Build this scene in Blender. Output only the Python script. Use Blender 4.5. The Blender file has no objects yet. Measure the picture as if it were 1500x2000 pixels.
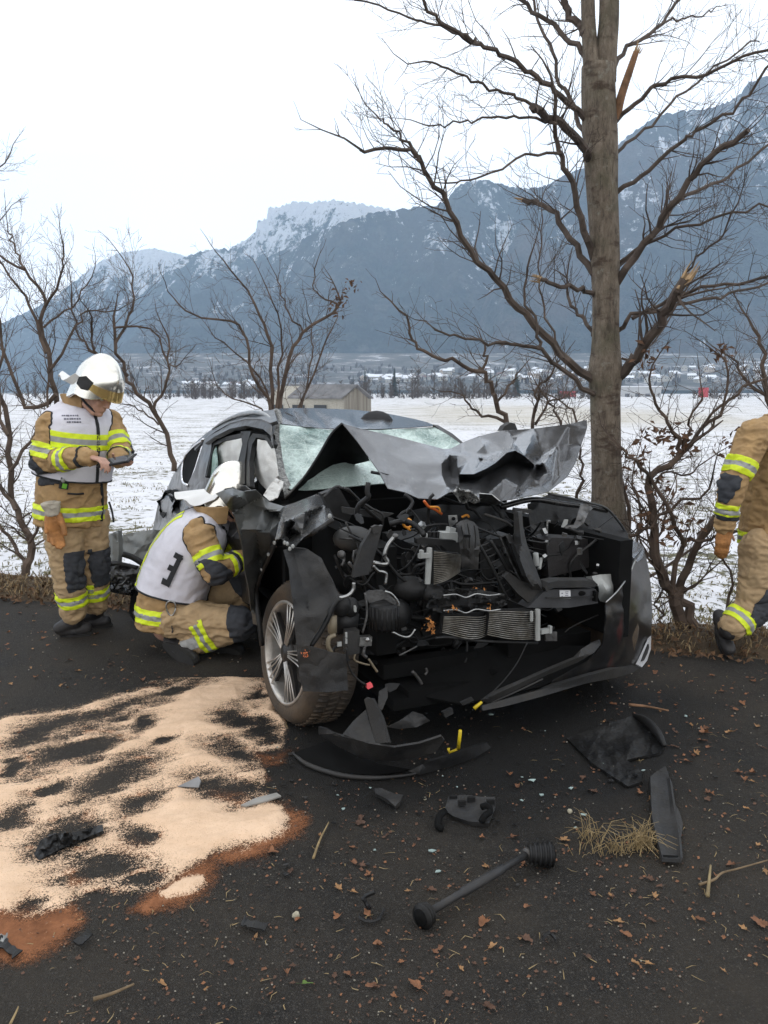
import bpy, bmesh, math, random
import numpy as np
from mathutils import Vector, Matrix, Euler, Quaternion
from mathutils.geometry import delaunay_2d_cdt
random.seed(7)
RNG = np.random.default_rng(7)
R = math.radians
scene = bpy.context.scene
COL = scene.collection

# ------------------------------------------------------------------ camera
PITCH = R(8.9); FPX = 1500.0; CAM = Vector((0, 0, 1.6))
cam_d = bpy.data.cameras.new('camera')
cam_d.sensor_fit = 'VERTICAL'; cam_d.sensor_height = 36.0; cam_d.lens = 27.0
cam_d.clip_start = 0.05; cam_d.clip_end = 30000
cam = bpy.data.objects.new('camera', cam_d); COL.objects.link(cam)
cam.location = CAM; cam.rotation_euler = (R(90) - PITCH, 0, 0)
scene.camera = cam

# ------------------------------------------------------------------ sky and sun
SUN_EL, SUN_ROT = R(48), R(-40)
world = bpy.data.worlds.new('World'); scene.world = world; world.use_nodes = True
nt = world.node_tree; nt.nodes.clear()
w_out = nt.nodes.new('ShaderNodeOutputWorld'); w_bg = nt.nodes.new('ShaderNodeBackground')
w_sky = nt.nodes.new('ShaderNodeTexSky'); w_sky.sky_type = 'NISHITA'; w_sky.sun_disc = False
w_sky.sun_elevation = SUN_EL; w_sky.sun_rotation = SUN_ROT
w_hs = nt.nodes.new('ShaderNodeHueSaturation'); w_hs.inputs['Saturation'].default_value = 0.35
w_mix = nt.nodes.new('ShaderNodeMixRGB'); w_mix.inputs['Fac'].default_value = 0.86
w_tc = nt.nodes.new('ShaderNodeTexCoord'); w_nz = nt.nodes.new('ShaderNodeTexNoise')
w_nz.inputs['Scale'].default_value = 1.6; w_nz.inputs['Detail'].default_value = 3
w_rmp = nt.nodes.new('ShaderNodeValToRGB')
w_rmp.color_ramp.elements[0].position = 0.3; w_rmp.color_ramp.elements[0].color = (1, 1, 1, 1)
w_rmp.color_ramp.elements[1].position = 0.7; w_rmp.color_ramp.elements[1].color = (1, 1, 1, 1)
SKY_L = 17.5
w_rmp.color_ramp.elements[0].color = (SKY_L * .95, SKY_L * .96, SKY_L * .98, 1)
w_rmp.color_ramp.elements[1].color = (SKY_L * 1.04, SKY_L * 1.04, SKY_L * 1.05, 1)
L = nt.links.new
L(w_tc.outputs['Generated'], w_nz.inputs['Vector']); L(w_nz.outputs['Fac'], w_rmp.inputs['Fac'])
L(w_sky.outputs['Color'], w_hs.inputs['Color']); L(w_hs.outputs['Color'], w_mix.inputs['Color1'])
L(w_rmp.outputs['Color'], w_mix.inputs['Color2']); L(w_mix.outputs['Color'], w_bg.inputs['Color'])
w_bg.inputs['Strength'].default_value = 0.1
L(w_bg.outputs['Background'], w_out.inputs['Surface'])
sun_d = bpy.data.lights.new('sun', 'SUN'); sun_d.energy = 0.4; sun_d.angle = R(14); sun_d.color = (1, .97, .93)
sun = bpy.data.objects.new('sun', sun_d); COL.objects.link(sun)
sun.location = (-20, 30, 40)
_sd = Vector((math.sin(SUN_ROT) * math.cos(SUN_EL), math.cos(SUN_ROT) * math.cos(SUN_EL), math.sin(SUN_EL)))
sun.rotation_euler = _sd.to_track_quat('Z', 'Y').to_euler()
vs = scene.view_settings
vs.view_transform = 'Standard'; vs.look = 'None'; vs.gamma = 1.0; vs.use_curve_mapping = False; vs.exposure = 0.0
scene.cycles.volume_bounces = 1
scene.cycles.max_bounces = 8

# ------------------------------------------------------------------ helpers
_F = Vector((0, math.cos(PITCH), -math.sin(PITCH))); _U = Vector((0, math.sin(PITCH), math.cos(PITCH)))
def ray(px, py):
    return _F + Vector((1, 0, 0)) * ((px - 750) / FPX) - _U * ((py - 1000) / FPX)
def at(px, py, Y):
    d = ray(px, py); return CAM + d * (Y / d.y)
def gnd(px, py, z=0.0):
    d = ray(px, py); return CAM + d * ((z - CAM.z) / d.z)
def proj(P):
    v = Vector(P) - CAM; f = v.dot(_F)
    return 750 + FPX * v.x / f, 1000 - FPX * v.dot(_U) / f

def _hash(ix, iy, iz, seed):
    h = (ix.astype(np.int64) * 374761393 + iy.astype(np.int64) * 668265263 + iz.astype(np.int64) * 2147483647 + seed * 974634777)
    h = (h ^ (h >> 13)) * 1274126177
    h = h & 0xFFFFFFFF
    h = (h ^ (h >> 16)) & 0xFFFF
    return h / 65535.0
def vnoise(x, y, z=None, seed=0):
    x = np.asarray(x, float); y = np.asarray(y, float); z = np.zeros_like(x) if z is None else np.asarray(z, float)
    x0, y0, z0 = np.floor(x), np.floor(y), np.floor(z); fx, fy, fz = x - x0, y - y0, z - z0
    fx = fx * fx * (3 - 2 * fx); fy = fy * fy * (3 - 2 * fy); fz = fz * fz * (3 - 2 * fz)
    def c(a, b, d): return _hash(x0 + a, y0 + b, z0 + d, seed)
    def pl(d):
        return (c(0, 0, d) * (1 - fx) + c(1, 0, d) * fx) * (1 - fy) + (c(0, 1, d) * (1 - fx) + c(1, 1, d) * fx) * fy
    p0 = pl(0)
    if not np.any(fz): return p0
    return p0 * (1 - fz) + pl(1) * fz
def fbm(x, y, z=None, oct=4, seed=0):
    s = 0; a = .5; f = 1.0; t = 0
    for i in range(oct):
        s = s + a * vnoise(x * f, y * f, None if z is None else z * f, seed + i * 17); t += a; a *= .5; f *= 2.03
    return s / t

def tag(o, label=None, cat=None, group=None, kind=None):
    if label: o['label'] = label
    if cat: o['category'] = cat
    if group: o['group'] = group
    if kind: o['kind'] = kind
    return o
def link(name, me, mat=None, parent=None):
    o = bpy.data.objects.new(name, me); COL.objects.link(o)
    if mat is not None:
        for m in (mat if isinstance(mat, (list, tuple)) else [mat]): me.materials.append(m)
    if parent is not None:
        o.parent = parent
        root = parent
        while root.parent is not None: root = root.parent
        if parent is root: o.matrix_parent_inverse = Matrix.Translation(-root.location)
    return o
def empty(name, loc, label, cat, group=None):
    o = bpy.data.objects.new(name, None); COL.objects.link(o); o.location = loc; o.empty_display_size = .1
    tag(o, label, cat, group); return o
def mk(name, verts, faces, mat=None, parent=None, smooth=False, kind=None, mi=None):
    me = bpy.data.meshes.new(name)
    me.from_pydata([tuple(v) for v in verts], [], [tuple(f) for f in faces])
    if smooth: me.polygons.foreach_set('use_smooth', [True] * len(me.polygons))
    if mi is not None: me.polygons.foreach_set('material_index', mi)
    me.update()
    o = link(name, me, mat, parent)
    if kind: o['kind'] = kind
    return o

class MB:
    """collects boxes, tubes and prisms for ONE mesh"""
    def __init__(s): s.v = []; s.f = []; s.mi = []
    def add(s, verts, faces, mi=0):
        b = len(s.v); s.v += [tuple(v) for v in verts]; s.f += [tuple(i + b for i in f) for f in faces]; s.mi += [mi] * len(faces); return s
    def box(s, c, size, rot=None, mi=0, taper=1.0):
        c = Vector(c); hx, hy, hz = [d / 2 for d in size]
        M = rot if rot is not None else Matrix.Identity(3)
        if isinstance(M, (tuple, list)): M = Euler(M).to_matrix()
        vs = []
        for z, k in ((-hz, 1), (hz, taper)):
            for x, y in ((-hx, -hy), (hx, -hy), (hx, hy), (-hx, hy)): vs.append(c + M @ Vector((x * k, y * k, z)))
        return s.add(vs, [(0, 3, 2, 1), (4, 5, 6, 7), (0, 1, 5, 4), (1, 2, 6, 5), (2, 3, 7, 6), (3, 0, 4, 7)], mi)
    def tube(s, pts, rad, sides=6, mi=0, cap=True):
        pts = [Vector(p) for p in pts]; n = len(pts)
        if not isinstance(rad, (list, tuple)): rad = [rad] * n
        t = (pts[1] - pts[0])
        ref = Vector((0, 0, 1)) if abs(t.normalized().z) < .9 else Vector((1, 0, 0))
        u = t.cross(ref).normalized(); vs = []
        for i, p in enumerate(pts):
            t = (pts[min(i + 1, n - 1)] - pts[max(i - 1, 0)])
            if t.length < 1e-9: t = Vector((0, 0, 1))
            t.normalize(); u = (u - t * u.dot(t))
            if u.length < 1e-6: u = t.orthogonal()
            u.normalize(); w = t.cross(u); r = rad[i]
            for k in range(sides):
                a = 2 * math.pi * k / sides; vs.append(p + (u * math.cos(a) + w * math.sin(a)) * r)
        fs = []
        for i in range(n - 1):
            for k in range(sides):
                k2 = (k + 1) % sides; fs.append((i * sides + k, i * sides + k2, (i + 1) * sides + k2, (i + 1) * sides + k))
        if cap:
            fs.append(tuple(range(sides))[::-1]); fs.append(tuple((n - 1) * sides + k for k in range(sides)))
        return s.add(vs, fs, mi)
    def prism(s, poly, depth, mi=0):
        """poly: 3D points of a face, depth: Vector to extrude along"""
        poly = [Vector(p) for p in poly]; d = Vector(depth); n = len(poly)
        vs = poly + [p + d for p in poly]
        fs = [tuple(range(n))[::-1], tuple(range(n, 2 * n))] + [(i, (i + 1) % n, n + (i + 1) % n, n + i) for i in range(n)]
        return s.add(vs, fs, mi)
    def ball(s, c, r, seg=8, rings=6, mi=0):
        c = Vector(c); r = r if isinstance(r, (tuple, list, Vector)) else (r, r, r)
        vs = [c + Vector((0, 0, -r[2]))]
        for i in range(1, rings):
            ph = -math.pi / 2 + math.pi * i / rings
            for k in range(seg):
                a = 2 * math.pi * k / seg
                vs.append(c + Vector((r[0] * math.cos(ph) * math.cos(a), r[1] * math.cos(ph) * math.sin(a), r[2] * math.sin(ph))))
        vs.append(c + Vector((0, 0, r[2]))); fs = []; top = len(vs) - 1
        for k in range(seg):
            k2 = (k + 1) % seg; fs.append((0, 1 + k2, 1 + k)); b = 1 + (rings - 2) * seg; fs.append((b + k, b + k2, top))
            for i in range(rings - 2):
                a = 1 + i * seg; fs.append((a + k, a + k2, a + seg + k2, a + seg + k))
        return s.add(vs, fs, mi)
    def build(s, name, mat=None, parent=None, smooth=False, kind=None):
        return mk(name, s.v, s.f, mat, parent, smooth, kind, s.mi)

def chaikin(pts, n=2):
    pts = [Vector(p) for p in pts]
    for _ in range(n):
        q = [pts[0]]
        for a, b in zip(pts[:-1], pts[1:]): q += [a * .75 + b * .25, a * .25 + b * .75]
        q.append(pts[-1]); pts = q
    return pts
def crom(pts, n):
    """n+1 points on a Catmull-Rom curve through pts"""
    P = [Vector(p) for p in pts]; P = [P[0] * 2 - P[1]] + P + [P[-1] * 2 - P[-2]]; m = len(P) - 3; out = []
    for i in range(n + 1):
        t = i / n * m; k = min(int(t), m - 1); t -= k; a, b, c, d = P[k:k + 4]
        out.append(.5 * ((2 * b) + (c - a) * t + (2 * a - 5 * b + 4 * c - d) * t * t + (3 * b - a - 3 * c + d) * t ** 3))
    return out

# ------------------------------------------------------------------ material helpers
class N:
    def __init__(s, name):
        s.m = bpy.data.materials.new(name); s.m.use_nodes = True; s.t = s.m.node_tree; s.b = s.t.nodes['Principled BSDF']; s.out = s.t.nodes['Material Output']
    def n(s, typ, **kw):
        o = s.t.nodes.new('ShaderNode' + typ)
        for k, v in kw.items():
            if k.startswith('i_'):
                key = k[2:].replace('_', ' '); key = int(key) if key.isdigit() else key
                o.inputs[key].default_value = v
            else: setattr(o, k, v)
        return o
    def l(s, a, b): s.t.links.new(a, b)
    def pos(s, obj=False, scale=(1, 1, 1)):
        tc = s.n('TexCoord') if obj else s.n('NewGeometry'); mp = s.n('Mapping'); mp.inputs['Scale'].default_value = scale
        s.l(tc.outputs['Object' if obj else 'Position'], mp.inputs['Vector']); return mp.outputs['Vector']
    def noise(s, vec, scale, detail=3, rough=.5, dist=0):
        o = s.n('TexNoise'); o.inputs['Scale'].default_value = scale; o.inputs['Detail'].default_value = detail
        o.inputs['Roughness'].default_value = rough; o.inputs['Distortion'].default_value = dist; s.l(vec, o.inputs['Vector']); return o.outputs['Fac']
    def ramp(s, fac, stops, interp='LINEAR'):
        o = s.n('ValToRGB'); cr = o.color_ramp; cr.interpolation = interp
        while len(cr.elements) < len(stops): cr.elements.new(.5)
        for e, (p, c) in zip(cr.elements, stops):
            e.position = p; e.color = (c, c, c, 1) if isinstance(c, (int, float)) else (*c, 1)
        s.l(fac, o.inputs['Fac']); return o.outputs['Color']
    def mix(s, fac, a, b, typ='MIX'):
        o = s.n('MixRGB', blend_type=typ)
        for sock, v in ((o.inputs['Fac'], fac), (o.inputs['Color1'], a), (o.inputs['Color2'], b)):
            if isinstance(v, (int, float)): sock.default_value = v if sock.name == 'Fac' else (v, v, v, 1)
            elif isinstance(v, tuple): sock.default_value = (*v, 1)
            else: s.l(v, sock)
        return o.outputs['Color']
    def math(s, op, a, b=0.0):
        o = s.n('Math', operation=op)
        for sock, v in ((o.inputs[0], a), (o.inputs[1], b)):
            if isinstance(v, (int, float)): sock.default_value = v
            else: s.l(v, sock)
        return o.outputs[0]
    def bump(s, h, strength=.3, dist=.01):
        o = s.n('Bump'); o.inputs['Strength'].default_value = strength; o.inputs['Distance'].default_value = dist
        s.l(h, o.inputs['Height']); s.l(o.outputs['Normal'], s.b.inputs['Normal'])
    def base(s, c):
        if isinstance(c, tuple): s.b.inputs['Base Color'].default_value = (*c, 1)
        else: s.l(c, s.b.inputs['Base Color'])
    def set(s, **kw):
        for k, v in kw.items():
            i = s.b.inputs[k.replace('_', ' ')]
            if isinstance(v, (int, float, tuple)): i.default_value = v
            else: s.l(v, i)
        return s
def simple(name, col, rough=.6, metal=0.0, var=.25, scale=12, bump=0.0, bscale=80, spec=None, dirt=None, dirt_amt=.5, obj=False):
    q = N(name); p = q.pos(obj); nz = q.noise(p, scale, 4)
    c1 = tuple(max(0, x * (1 - var)) for x in col); c2 = tuple(min(1, x * (1 + var)) for x in col)
    c = q.ramp(nz, [(.3, c1), (.7, c2)])
    if dirt:
        d = q.ramp(q.noise(p, scale * .45, 5, .65), [(.5 - .25 * dirt_amt, 0.0), (.75 - .1 * dirt_amt, dirt_amt)]); c = q.mix(d, c, dirt)
        rr = q.mix(d, rough, .85); q.set(Roughness=rr)
    else: q.set(Roughness=rough)
    q.base(c); q.set(Metallic=metal)
    if spec is not None: q.set(Specular_IOR_Level=spec)
    if bump: q.bump(q.noise(p, bscale, 3), bump, .01)
    return q.m
# ================================================================== SETTING
E0 = gnd(0, 1166); E1 = gnd(1500, 1286)
ED = (E1 - E0).normalized(); EN = Vector((-ED.y, ED.x, 0))      # EN points to the field
def edge(t, off=0.0, z=0.0):
    p = E0 + ED * t + EN * off; return Vector((p.x, p.y, z))

# ---- asphalt
q = N('asphalt'); p = q.pos()
v = q.n('TexVoronoi'); v.inputs['Scale'].default_value = 210; q.l(p, v.inputs['Vector'])
agg = q.ramp(v.outputs['Distance'], [(.0, (.062, .057, .050)), (.5, (.0170, .0156, .0140))])
pick = q.n('SeparateColor'); q.l(v.outputs['Color'], pick.inputs['Color'])
v3 = q.n('TexVoronoi'); v3.inputs['Scale'].default_value = 95; q.l(p, v3.inputs['Vector']); pk3 = q.n('SeparateColor'); q.l(v3.outputs['Color'], pk3.inputs['Color'])
agg = q.mix(q.math('MULTIPLY', q.ramp(pk3.outputs['Green'], [(.55, 0.0), (.95, 1.0)]), q.ramp(v3.outputs['Distance'], [(.25, .55), (.5, 0.0)])), agg, (.075, .070, .062))
agg = q.mix(q.ramp(q.noise(p, 38, 4, .7), [(.5, 0.0), (.66, .7)]), agg, (.009, .0085, .008))
light = q.ramp(pick.outputs['Red'], [(.965, 0.0), (.985, 1.0)])
c = q.mix(q.math('MULTIPLY', light, .5), agg, (.12, .108, .09))
dust = q.ramp(q.noise(p, 1.3, 6, .65), [(.38, 0.0), (.66, .7)])
c = q.mix(dust, c, (.046, .038, .029))
fine = q.ramp(q.noise(p, 60, 4, .7), [(.6, 0.0), (.72, .7)])
c = q.mix(q.math('MULTIPLY', fine, q.ramp(q.noise(p, 2.4, 4), [(.4, .1), (.65, .9)])), c, (.075, .048, .024))
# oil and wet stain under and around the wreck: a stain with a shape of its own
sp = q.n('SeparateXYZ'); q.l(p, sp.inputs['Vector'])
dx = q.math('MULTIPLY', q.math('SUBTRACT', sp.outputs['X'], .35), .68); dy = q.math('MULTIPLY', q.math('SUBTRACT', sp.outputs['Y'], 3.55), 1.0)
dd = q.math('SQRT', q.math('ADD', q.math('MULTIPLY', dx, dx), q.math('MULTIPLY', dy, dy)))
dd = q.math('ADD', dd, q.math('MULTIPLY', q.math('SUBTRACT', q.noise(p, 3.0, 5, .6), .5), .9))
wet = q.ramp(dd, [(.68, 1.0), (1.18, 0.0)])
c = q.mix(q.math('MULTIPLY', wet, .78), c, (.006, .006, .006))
q.base(c); q.set(Roughness=q.ramp(wet, [(0, .82), (1, .62)]), Specular_IOR_Level=.22)
q.bump(q.math('ADD', v.outputs['Distance'], q.noise(p, 260, 2)), .8, .006)
ASPHALT = q.m
far = [edge(-30), edge(40)]
rv, rf = [], []
nx, ny = 120, 10
for j in range(ny + 1):
    for i in range(nx + 1):
        t = -14 + 34 * i / nx; o = -9.5 * (1 - j / ny)
        w = float(vnoise(np.array([t * 2.1]), np.array([3.0]))[0] - .5) * .12 if j == ny else 0
        rv.append(edge(t, o + w, 0.0))
for j in range(ny):
    for i in range(nx):
        a = j * (nx + 1) + i; rf.append((a, a + 1, a + nx + 2, a + nx + 1))
tag(mk('road', rv, rf, ASPHALT), kind='structure')

# ---- verge
q = N('verge_soil'); p = q.pos()
c = q.ramp(q.noise(p, 14, 6, .65), [(.25, (.028, .018, .010)), (.5, (.075, .050, .026)), (.8, (.14, .10, .055))])
q.base(c); q.set(Roughness=.95); q.bump(q.noise(p, 60, 4, .7), .9, .02)
vv, vf = [], []; nx, ny = 200, 16
ts = np.array([[-14 + 34 * i / nx for i in range(nx + 1)] for j in range(ny + 1)]); os_ = np.array([[-.10 + 1.5 * j / ny for i in range(nx + 1)] for j in range(ny + 1)])
nz = fbm(ts * 3, os_ * 3, oct=4, seed=4)
for j in range(ny + 1):
    for i in range(nx + 1):
        o = os_[j, i]; k = max(0, min(1, o / .15)); prof = .05 * k - max(0, o - .35) * .27
        zz = (-.012 if j == 0 else .004) + prof + (nz[j, i] - .5) * .09 * k
        vv.append(edge(ts[j, i], o + (nz[j, i] - .5) * .12 * (1 if j == 0 else 0), zz))
for j in range(ny):
    for i in range(nx):
        a = j * (nx + 1) + i; vf.append((a, a + 1, a + nx + 2, a + nx + 1))
tag(mk('verge', vv, vf, q.m, smooth=True), kind='structure')

# ---- snow field
q = N('snow_field'); p = q.pos(); sp = q.n('SeparateXYZ'); q.l(p, sp.inputs['Vector'])
n1 = q.noise(q.pos(scale=(1, .72, 1)), 6.5, 5, .68); n2 = q.noise(p, .35, 3); n3 = q.noise(q.pos(scale=(.35, 1.4, 1)), .9, 3)
s = q.math('ADD', n1, q.math('MULTIPLY', q.math('SUBTRACT', n2, .5), .42))
s = q.math('ADD', s, q.math('MULTIPLY', q.math('SUBTRACT', n3, .5), .30))
bare = q.ramp(s, [(.55, 0.0), (.615, 1.0)])
gc = q.ramp(q.noise(p, 9, 4), [(.3, (.045, .042, .018)), (.55, (.11, .10, .042)), (.8, (.17, .14, .075))])
snow = q.ramp(q.noise(p, 2.0, 4), [(.3, (.58, .58, .605)), (.7, (.70, .70, .715))])
c = q.mix(bare, snow, gc)
# stubble showing through thin snow on the far strip
strip = q.math('MULTIPLY', q.ramp(q.math('DIVIDE', sp.outputs['Y'], 300.0), [(.14, 0.0), (.22, 1.0), (.40, 1.0), (.5, .2)]), q.ramp(q.math('ADD', q.math('DIVIDE', sp.outputs['X'], 100.0), .5), [(.45, 0.0), (.58, 1.0), (.78, 1.0), (.9, .2)]))
c = q.mix(q.math('MULTIPLY', strip, q.ramp(q.noise(q.pos(scale=(.05, 1, 1)), .6, 3), [(.3, .35), (.7, .75)])), c, (.42, .37, .27))
q.base(c); q.set(Roughness=.8); q.bump(q.math('SUBTRACT', n1, q.math('MULTIPLY', bare, .3)), .6, .06)
def field_z(x, y):
    d = (Vector((x, y, 0)) - E0).dot(EN); d = max(0, d)
    return -.13 - .20 * min(1, d / 2.0) - .55 * min(1, max(0, d - 2) / 60)
ys = np.concatenate([np.linspace(2, 14, 60), np.geomspace(14.4, 900, 50)]); fv, ff = [], []
xn = 60
for y in ys:
    wv = 14 + y * 1.3
    for i in range(xn + 1):
        x = -wv + 2 * wv * i / xn; fv.append((x, y, field_z(x, y) + float(vnoise(np.array([x * .6]), np.array([y * .6]), seed=3)[0] - .5) * .07))
for j in range(len(ys) - 1):
    for i in range(xn):
        a = j * (xn + 1) + i; ff.append((a, a + 1, a + xn + 2, a + xn + 1))
def _under(v):  # keep the field under road and verge
    d = (Vector((v[0], v[1], 0)) - E0).dot(EN)
    return (v[0], v[1], -.6) if d < .3 else v
tag(mk('snow_field', [_under(v) for v in fv], ff, q.m, smooth=True), kind='structure')
# valley floor beyond, out to the mountain feet
q = N('valley_floor'); p = q.pos()
q.base(q.ramp(q.noise(p, .012, 5, .6), [(.35, (.62, .62, .64)), (.5, (.25, .24, .2)), (.7, (.08, .08, .06))])); q.set(Roughness=.9)
tag(mk('valley_floor', [(-5200, -150, -2.5), (5200, -150, -2.5), (5200, 6900, -2.5), (-5200, 6900, -2.5)], [(0, 1, 2, 3)], q.m), kind='structure')

# ---- mountains
def mountain_mat(name, forest, rock, snow_bias, alt0, alt1, brown=.0, streak=.0):
    q = N(name); p = q.pos(); sp = q.n('SeparateXYZ'); q.l(p, sp.inputs['Vector'])
    f = q.ramp(q.noise(p, .03, 6, .75), [(.3, tuple(x * .3 for x in forest)), (.5, forest), (.68, tuple(min(1, x * 2.4) for x in forest))])
    if brown: f = q.mix(q.math('MULTIPLY', q.ramp(q.noise(p, .0035, 5, .65), [(.48, 0.0), (.6, 1.0)]), brown), f, (.10, .072, .055))
    rk = q.ramp(q.noise(p, .008, 6, .7), [(.56, 0.0), (.66, 1.0)]); f = q.mix(q.math('MULTIPLY', rk, .55), f, rock)
    h = q.math('DIVIDE', q.math('SUBTRACT', sp.outputs['Z'], alt0), alt1 - alt0)
    sn = q.noise(q.pos(scale=(1, .55, .5)), .011, 7, .75, .6); sn2 = q.noise(p, .04, 5, .8)
    k = q.math('ADD', q.math('ADD', q.math('MULTIPLY', sn, 1.0), q.math('MULTIPLY', q.math('SUBTRACT', sn2, .5), .55)), q.math('MULTIPLY', q.math('MINIMUM', q.math('MAXIMUM', h, 0.0), 1.0), snow_bias))
    if streak:
        st = q.ramp(q.noise(q.pos(scale=(1, .35, .16)), .017, 5, .7, .4), [(.60, 0.0), (.70, 1.0)]); k = q.math('ADD', k, q.math('MULTIPLY', st, streak))
    sm = q.ramp(k, [(.64, 0.0), (.72, 1.0)])
    q.base(q.mix(sm, f, (.78, .79, .82))); q.set(Roughness=.95, Specular_IOR_Level=.1)
    q.bump(q.noise(p, .045, 5, .8), 1.0, 22)
    return q.m
def mountain(name, prof, Yf, Yr, mat, rel=1.0, seed=1, nu=420, nv=110, jag=9, foot=-2.5):
    pr = np.array(prof, float); px = np.linspace(pr[0, 0], pr[-1, 0], nu); py = np.interp(px, pr[:, 0], pr[:, 1])
    t = np.concatenate([np.linspace(0, 1, nv), [1.06, 1.15, 1.3]]); PX, T = np.meshgrid(px, t); PY, _ = np.meshgrid(py, t)
    yr = Yr + (vnoise(px * .006, px * 0, seed=seed) - .5) * .18 * Yr
    Y = Yf + (yr[None, :] - Yf) * T
    dx = (px - 750) / FPX / (math.cos(PITCH) ); 
    zr = np.array([at(a, b, yy).z for a, b, yy in zip(px, py, yr)]); xr = np.array([at(a, b, yy).x / yy for a, b, yy in zip(px, py, yr)])
    X = xr[None, :] * Y
    Tc = np.minimum(T, 1); prof_z = (Tc ** 1.22)
    Z = foot + (zr[None, :] - foot) * prof_z
    w = np.clip(Tc * (1 - Tc) * 4, 0, 1) ** .7
    rd = 1 - np.abs(2 * fbm(X / 420, Y / 900, oct=5, seed=seed + 3) - 1)
    rd2 = 1 - np.abs(2 * fbm(X / 130, Y / 260, oct=4, seed=seed + 9) - 1)
    Z = Z + w * rel * ((rd - .75) * 190 + (rd2 - .75) * 60) * np.clip(zr[None, :] / 700, .25, 1.2)
    over = np.maximum(T - 1, 0); Z = Z - over * zr[None, :] * 1.3
    Z = Z + (vnoise(X / 9, Y / 9, seed=seed) - .5) * jag * np.clip(Tc * 3, 0, 1)
    vs = np.stack([X, Y, Z], -1).reshape(-1, 3); n = nu; fs = []
    for j in range(len(t) - 1):
        a = j * n; fs += [(a + i, a + i + 1, a + n + i + 1, a + n + i) for i in range(n - 1)]
    return tag(mk(name, vs, fs, mat, smooth=False), kind='structure')
M_A = mountain_mat('far_mountain', (.030, .036, .032), (.16, .15, .14), .60, 250, 1000)
M_B = mountain_mat('cliff_mountain', (.026, .034, .028), (.15, .14, .13), .50, 350, 1000)
M_C = mountain_mat('forest_mountain', (.020, .027, .021), (.15, .14, .125), .12, 200, 900, brown=.3, streak=.10)
M_D = mountain_mat('right_mountain', (.024, .030, .024), (.13, .12, .11), .12, 200, 1000, brown=.7, streak=.12)
mountain('far_mountain', [(-260, 690), (-100, 660), (0, 632), (60, 606), (110, 578), (150, 546), (190, 514), (232, 494), (270, 489), (300, 485), (340, 494), (372, 502), (420, 520), (520, 600), (700, 700)], 3000, 3800, M_A, seed=11, nu=420)
mountain('cliff_mountain', [(150, 700), (240, 610), (310, 545), (350, 508), (385, 493), (420, 487), (450, 486), (478, 470), (500, 455), (503, 432), (520, 428), (524, 406), (545, 404), (575, 394), (610, 395), (650, 391), (690, 396), (725, 402), (760, 409), (820, 440), (950, 560)], 2600, 3350, M_B, seed=21, nu=480, jag=16)
mountain('forest_mountain', [(60, 760), (160, 722), (260, 660), (350, 590), (440, 548), (520, 505), (600, 462), (660, 437), (720, 418), (765, 411), (810, 405), (850, 402), (875, 388), (890, 366), (915, 354), (945, 350), (985, 362), (1020, 368), (1060, 366), (1120, 380), (1300, 420), (1700, 560)], 2050, 2900, M_C, seed=31, nu=620, nv=130)
mountain('right_mountain', [(880, 740), (960, 560), (1020, 430), (1060, 366), (1095, 345), (1130, 332), (1165, 312), (1200, 290), (1230, 262), (1262, 240), (1300, 222), (1345, 216), (1390, 211), (1425, 197), (1448, 182), (1462, 160), (1490, 152), (1540, 140), (1640, 120), (1800, 100)], 1900, 2450, M_D, seed=41, nu=560, nv=130)

# ---- haze of the valley air
hm = bpy.data.materials.new('haze'); hm.use_nodes = True; t_ = hm.node_tree; t_.nodes.clear()
ho = t_.nodes.new('ShaderNodeOutputMaterial'); hv = t_.nodes.new('ShaderNodeVolumePrincipled')
hv.inputs['Color'].default_value = (.57, .77, 1.0, 1); hv.inputs['Density'].default_value = .00018; hv.inputs['Anisotropy'].default_value = .2
t_.links.new(hv.outputs['Volume'], ho.inputs['Volume'])
b = MB(); b.box((0, 2080, 620.0), (7600, 4560, 1247)); tag(b.build('haze', hm), kind='stuff')

# ---- village below the mountain
WALLS = [simple('render_wall', c, .85, var=.1, scale=.5) for c in [(.62, .60, .55), (.50, .46, .40), (.55, .44, .33), (.40, .38, .36)]]
ROOFS = [simple('snowy_roof', (.74, .75, .78), .8, var=.08, scale=.6), simple('tile_roof', (.16, .10, .085), .8, var=.2, scale=.8)]
DKGL = simple('dark_window', (.03, .035, .04), .2)
def house_mesh(L_, W_, H_, rh):
    w = MB(); w.box((0, 0, H_ / 2), (L_, W_, H_)); w.prism([(-L_ / 2, -W_ / 2, H_), (-L_ / 2, W_ / 2, H_), (-L_ / 2, 0, H_ + rh)], (L_, 0, 0))
    r = MB(); e = 1.0
    for s in (-1, 1):
        k = rh / (W_ / 2); a = [(-L_ / 2 - e, s * (W_ / 2 + e), H_ - e * k + .05), (-L_ / 2 - e, 0, H_ + rh + .05), (-L_ / 2 - e, 0, H_ + rh + .45), (-L_ / 2 - e, s * (W_ / 2 + e), H_ - e * k + .45)]
        r.prism(a, (L_ + 2 * e, 0, 0))
    g = MB()
    for s in (-1, 1):
        for k in range(4):
            for fl in range(2): g.box((-L_ / 2 + (k + .5) * L_ / 4, s * (W_ / 2 + .02), 1.7 + fl * 2.9), (1.3, .12, 1.4))
    for s in (-1, 1):
        for k in (-.25, .25): g.box((s * (L_ / 2 + .02), k * W_, 4.6), (.12, 1.2, 1.4))
    return w, r, g
HM = []
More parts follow.
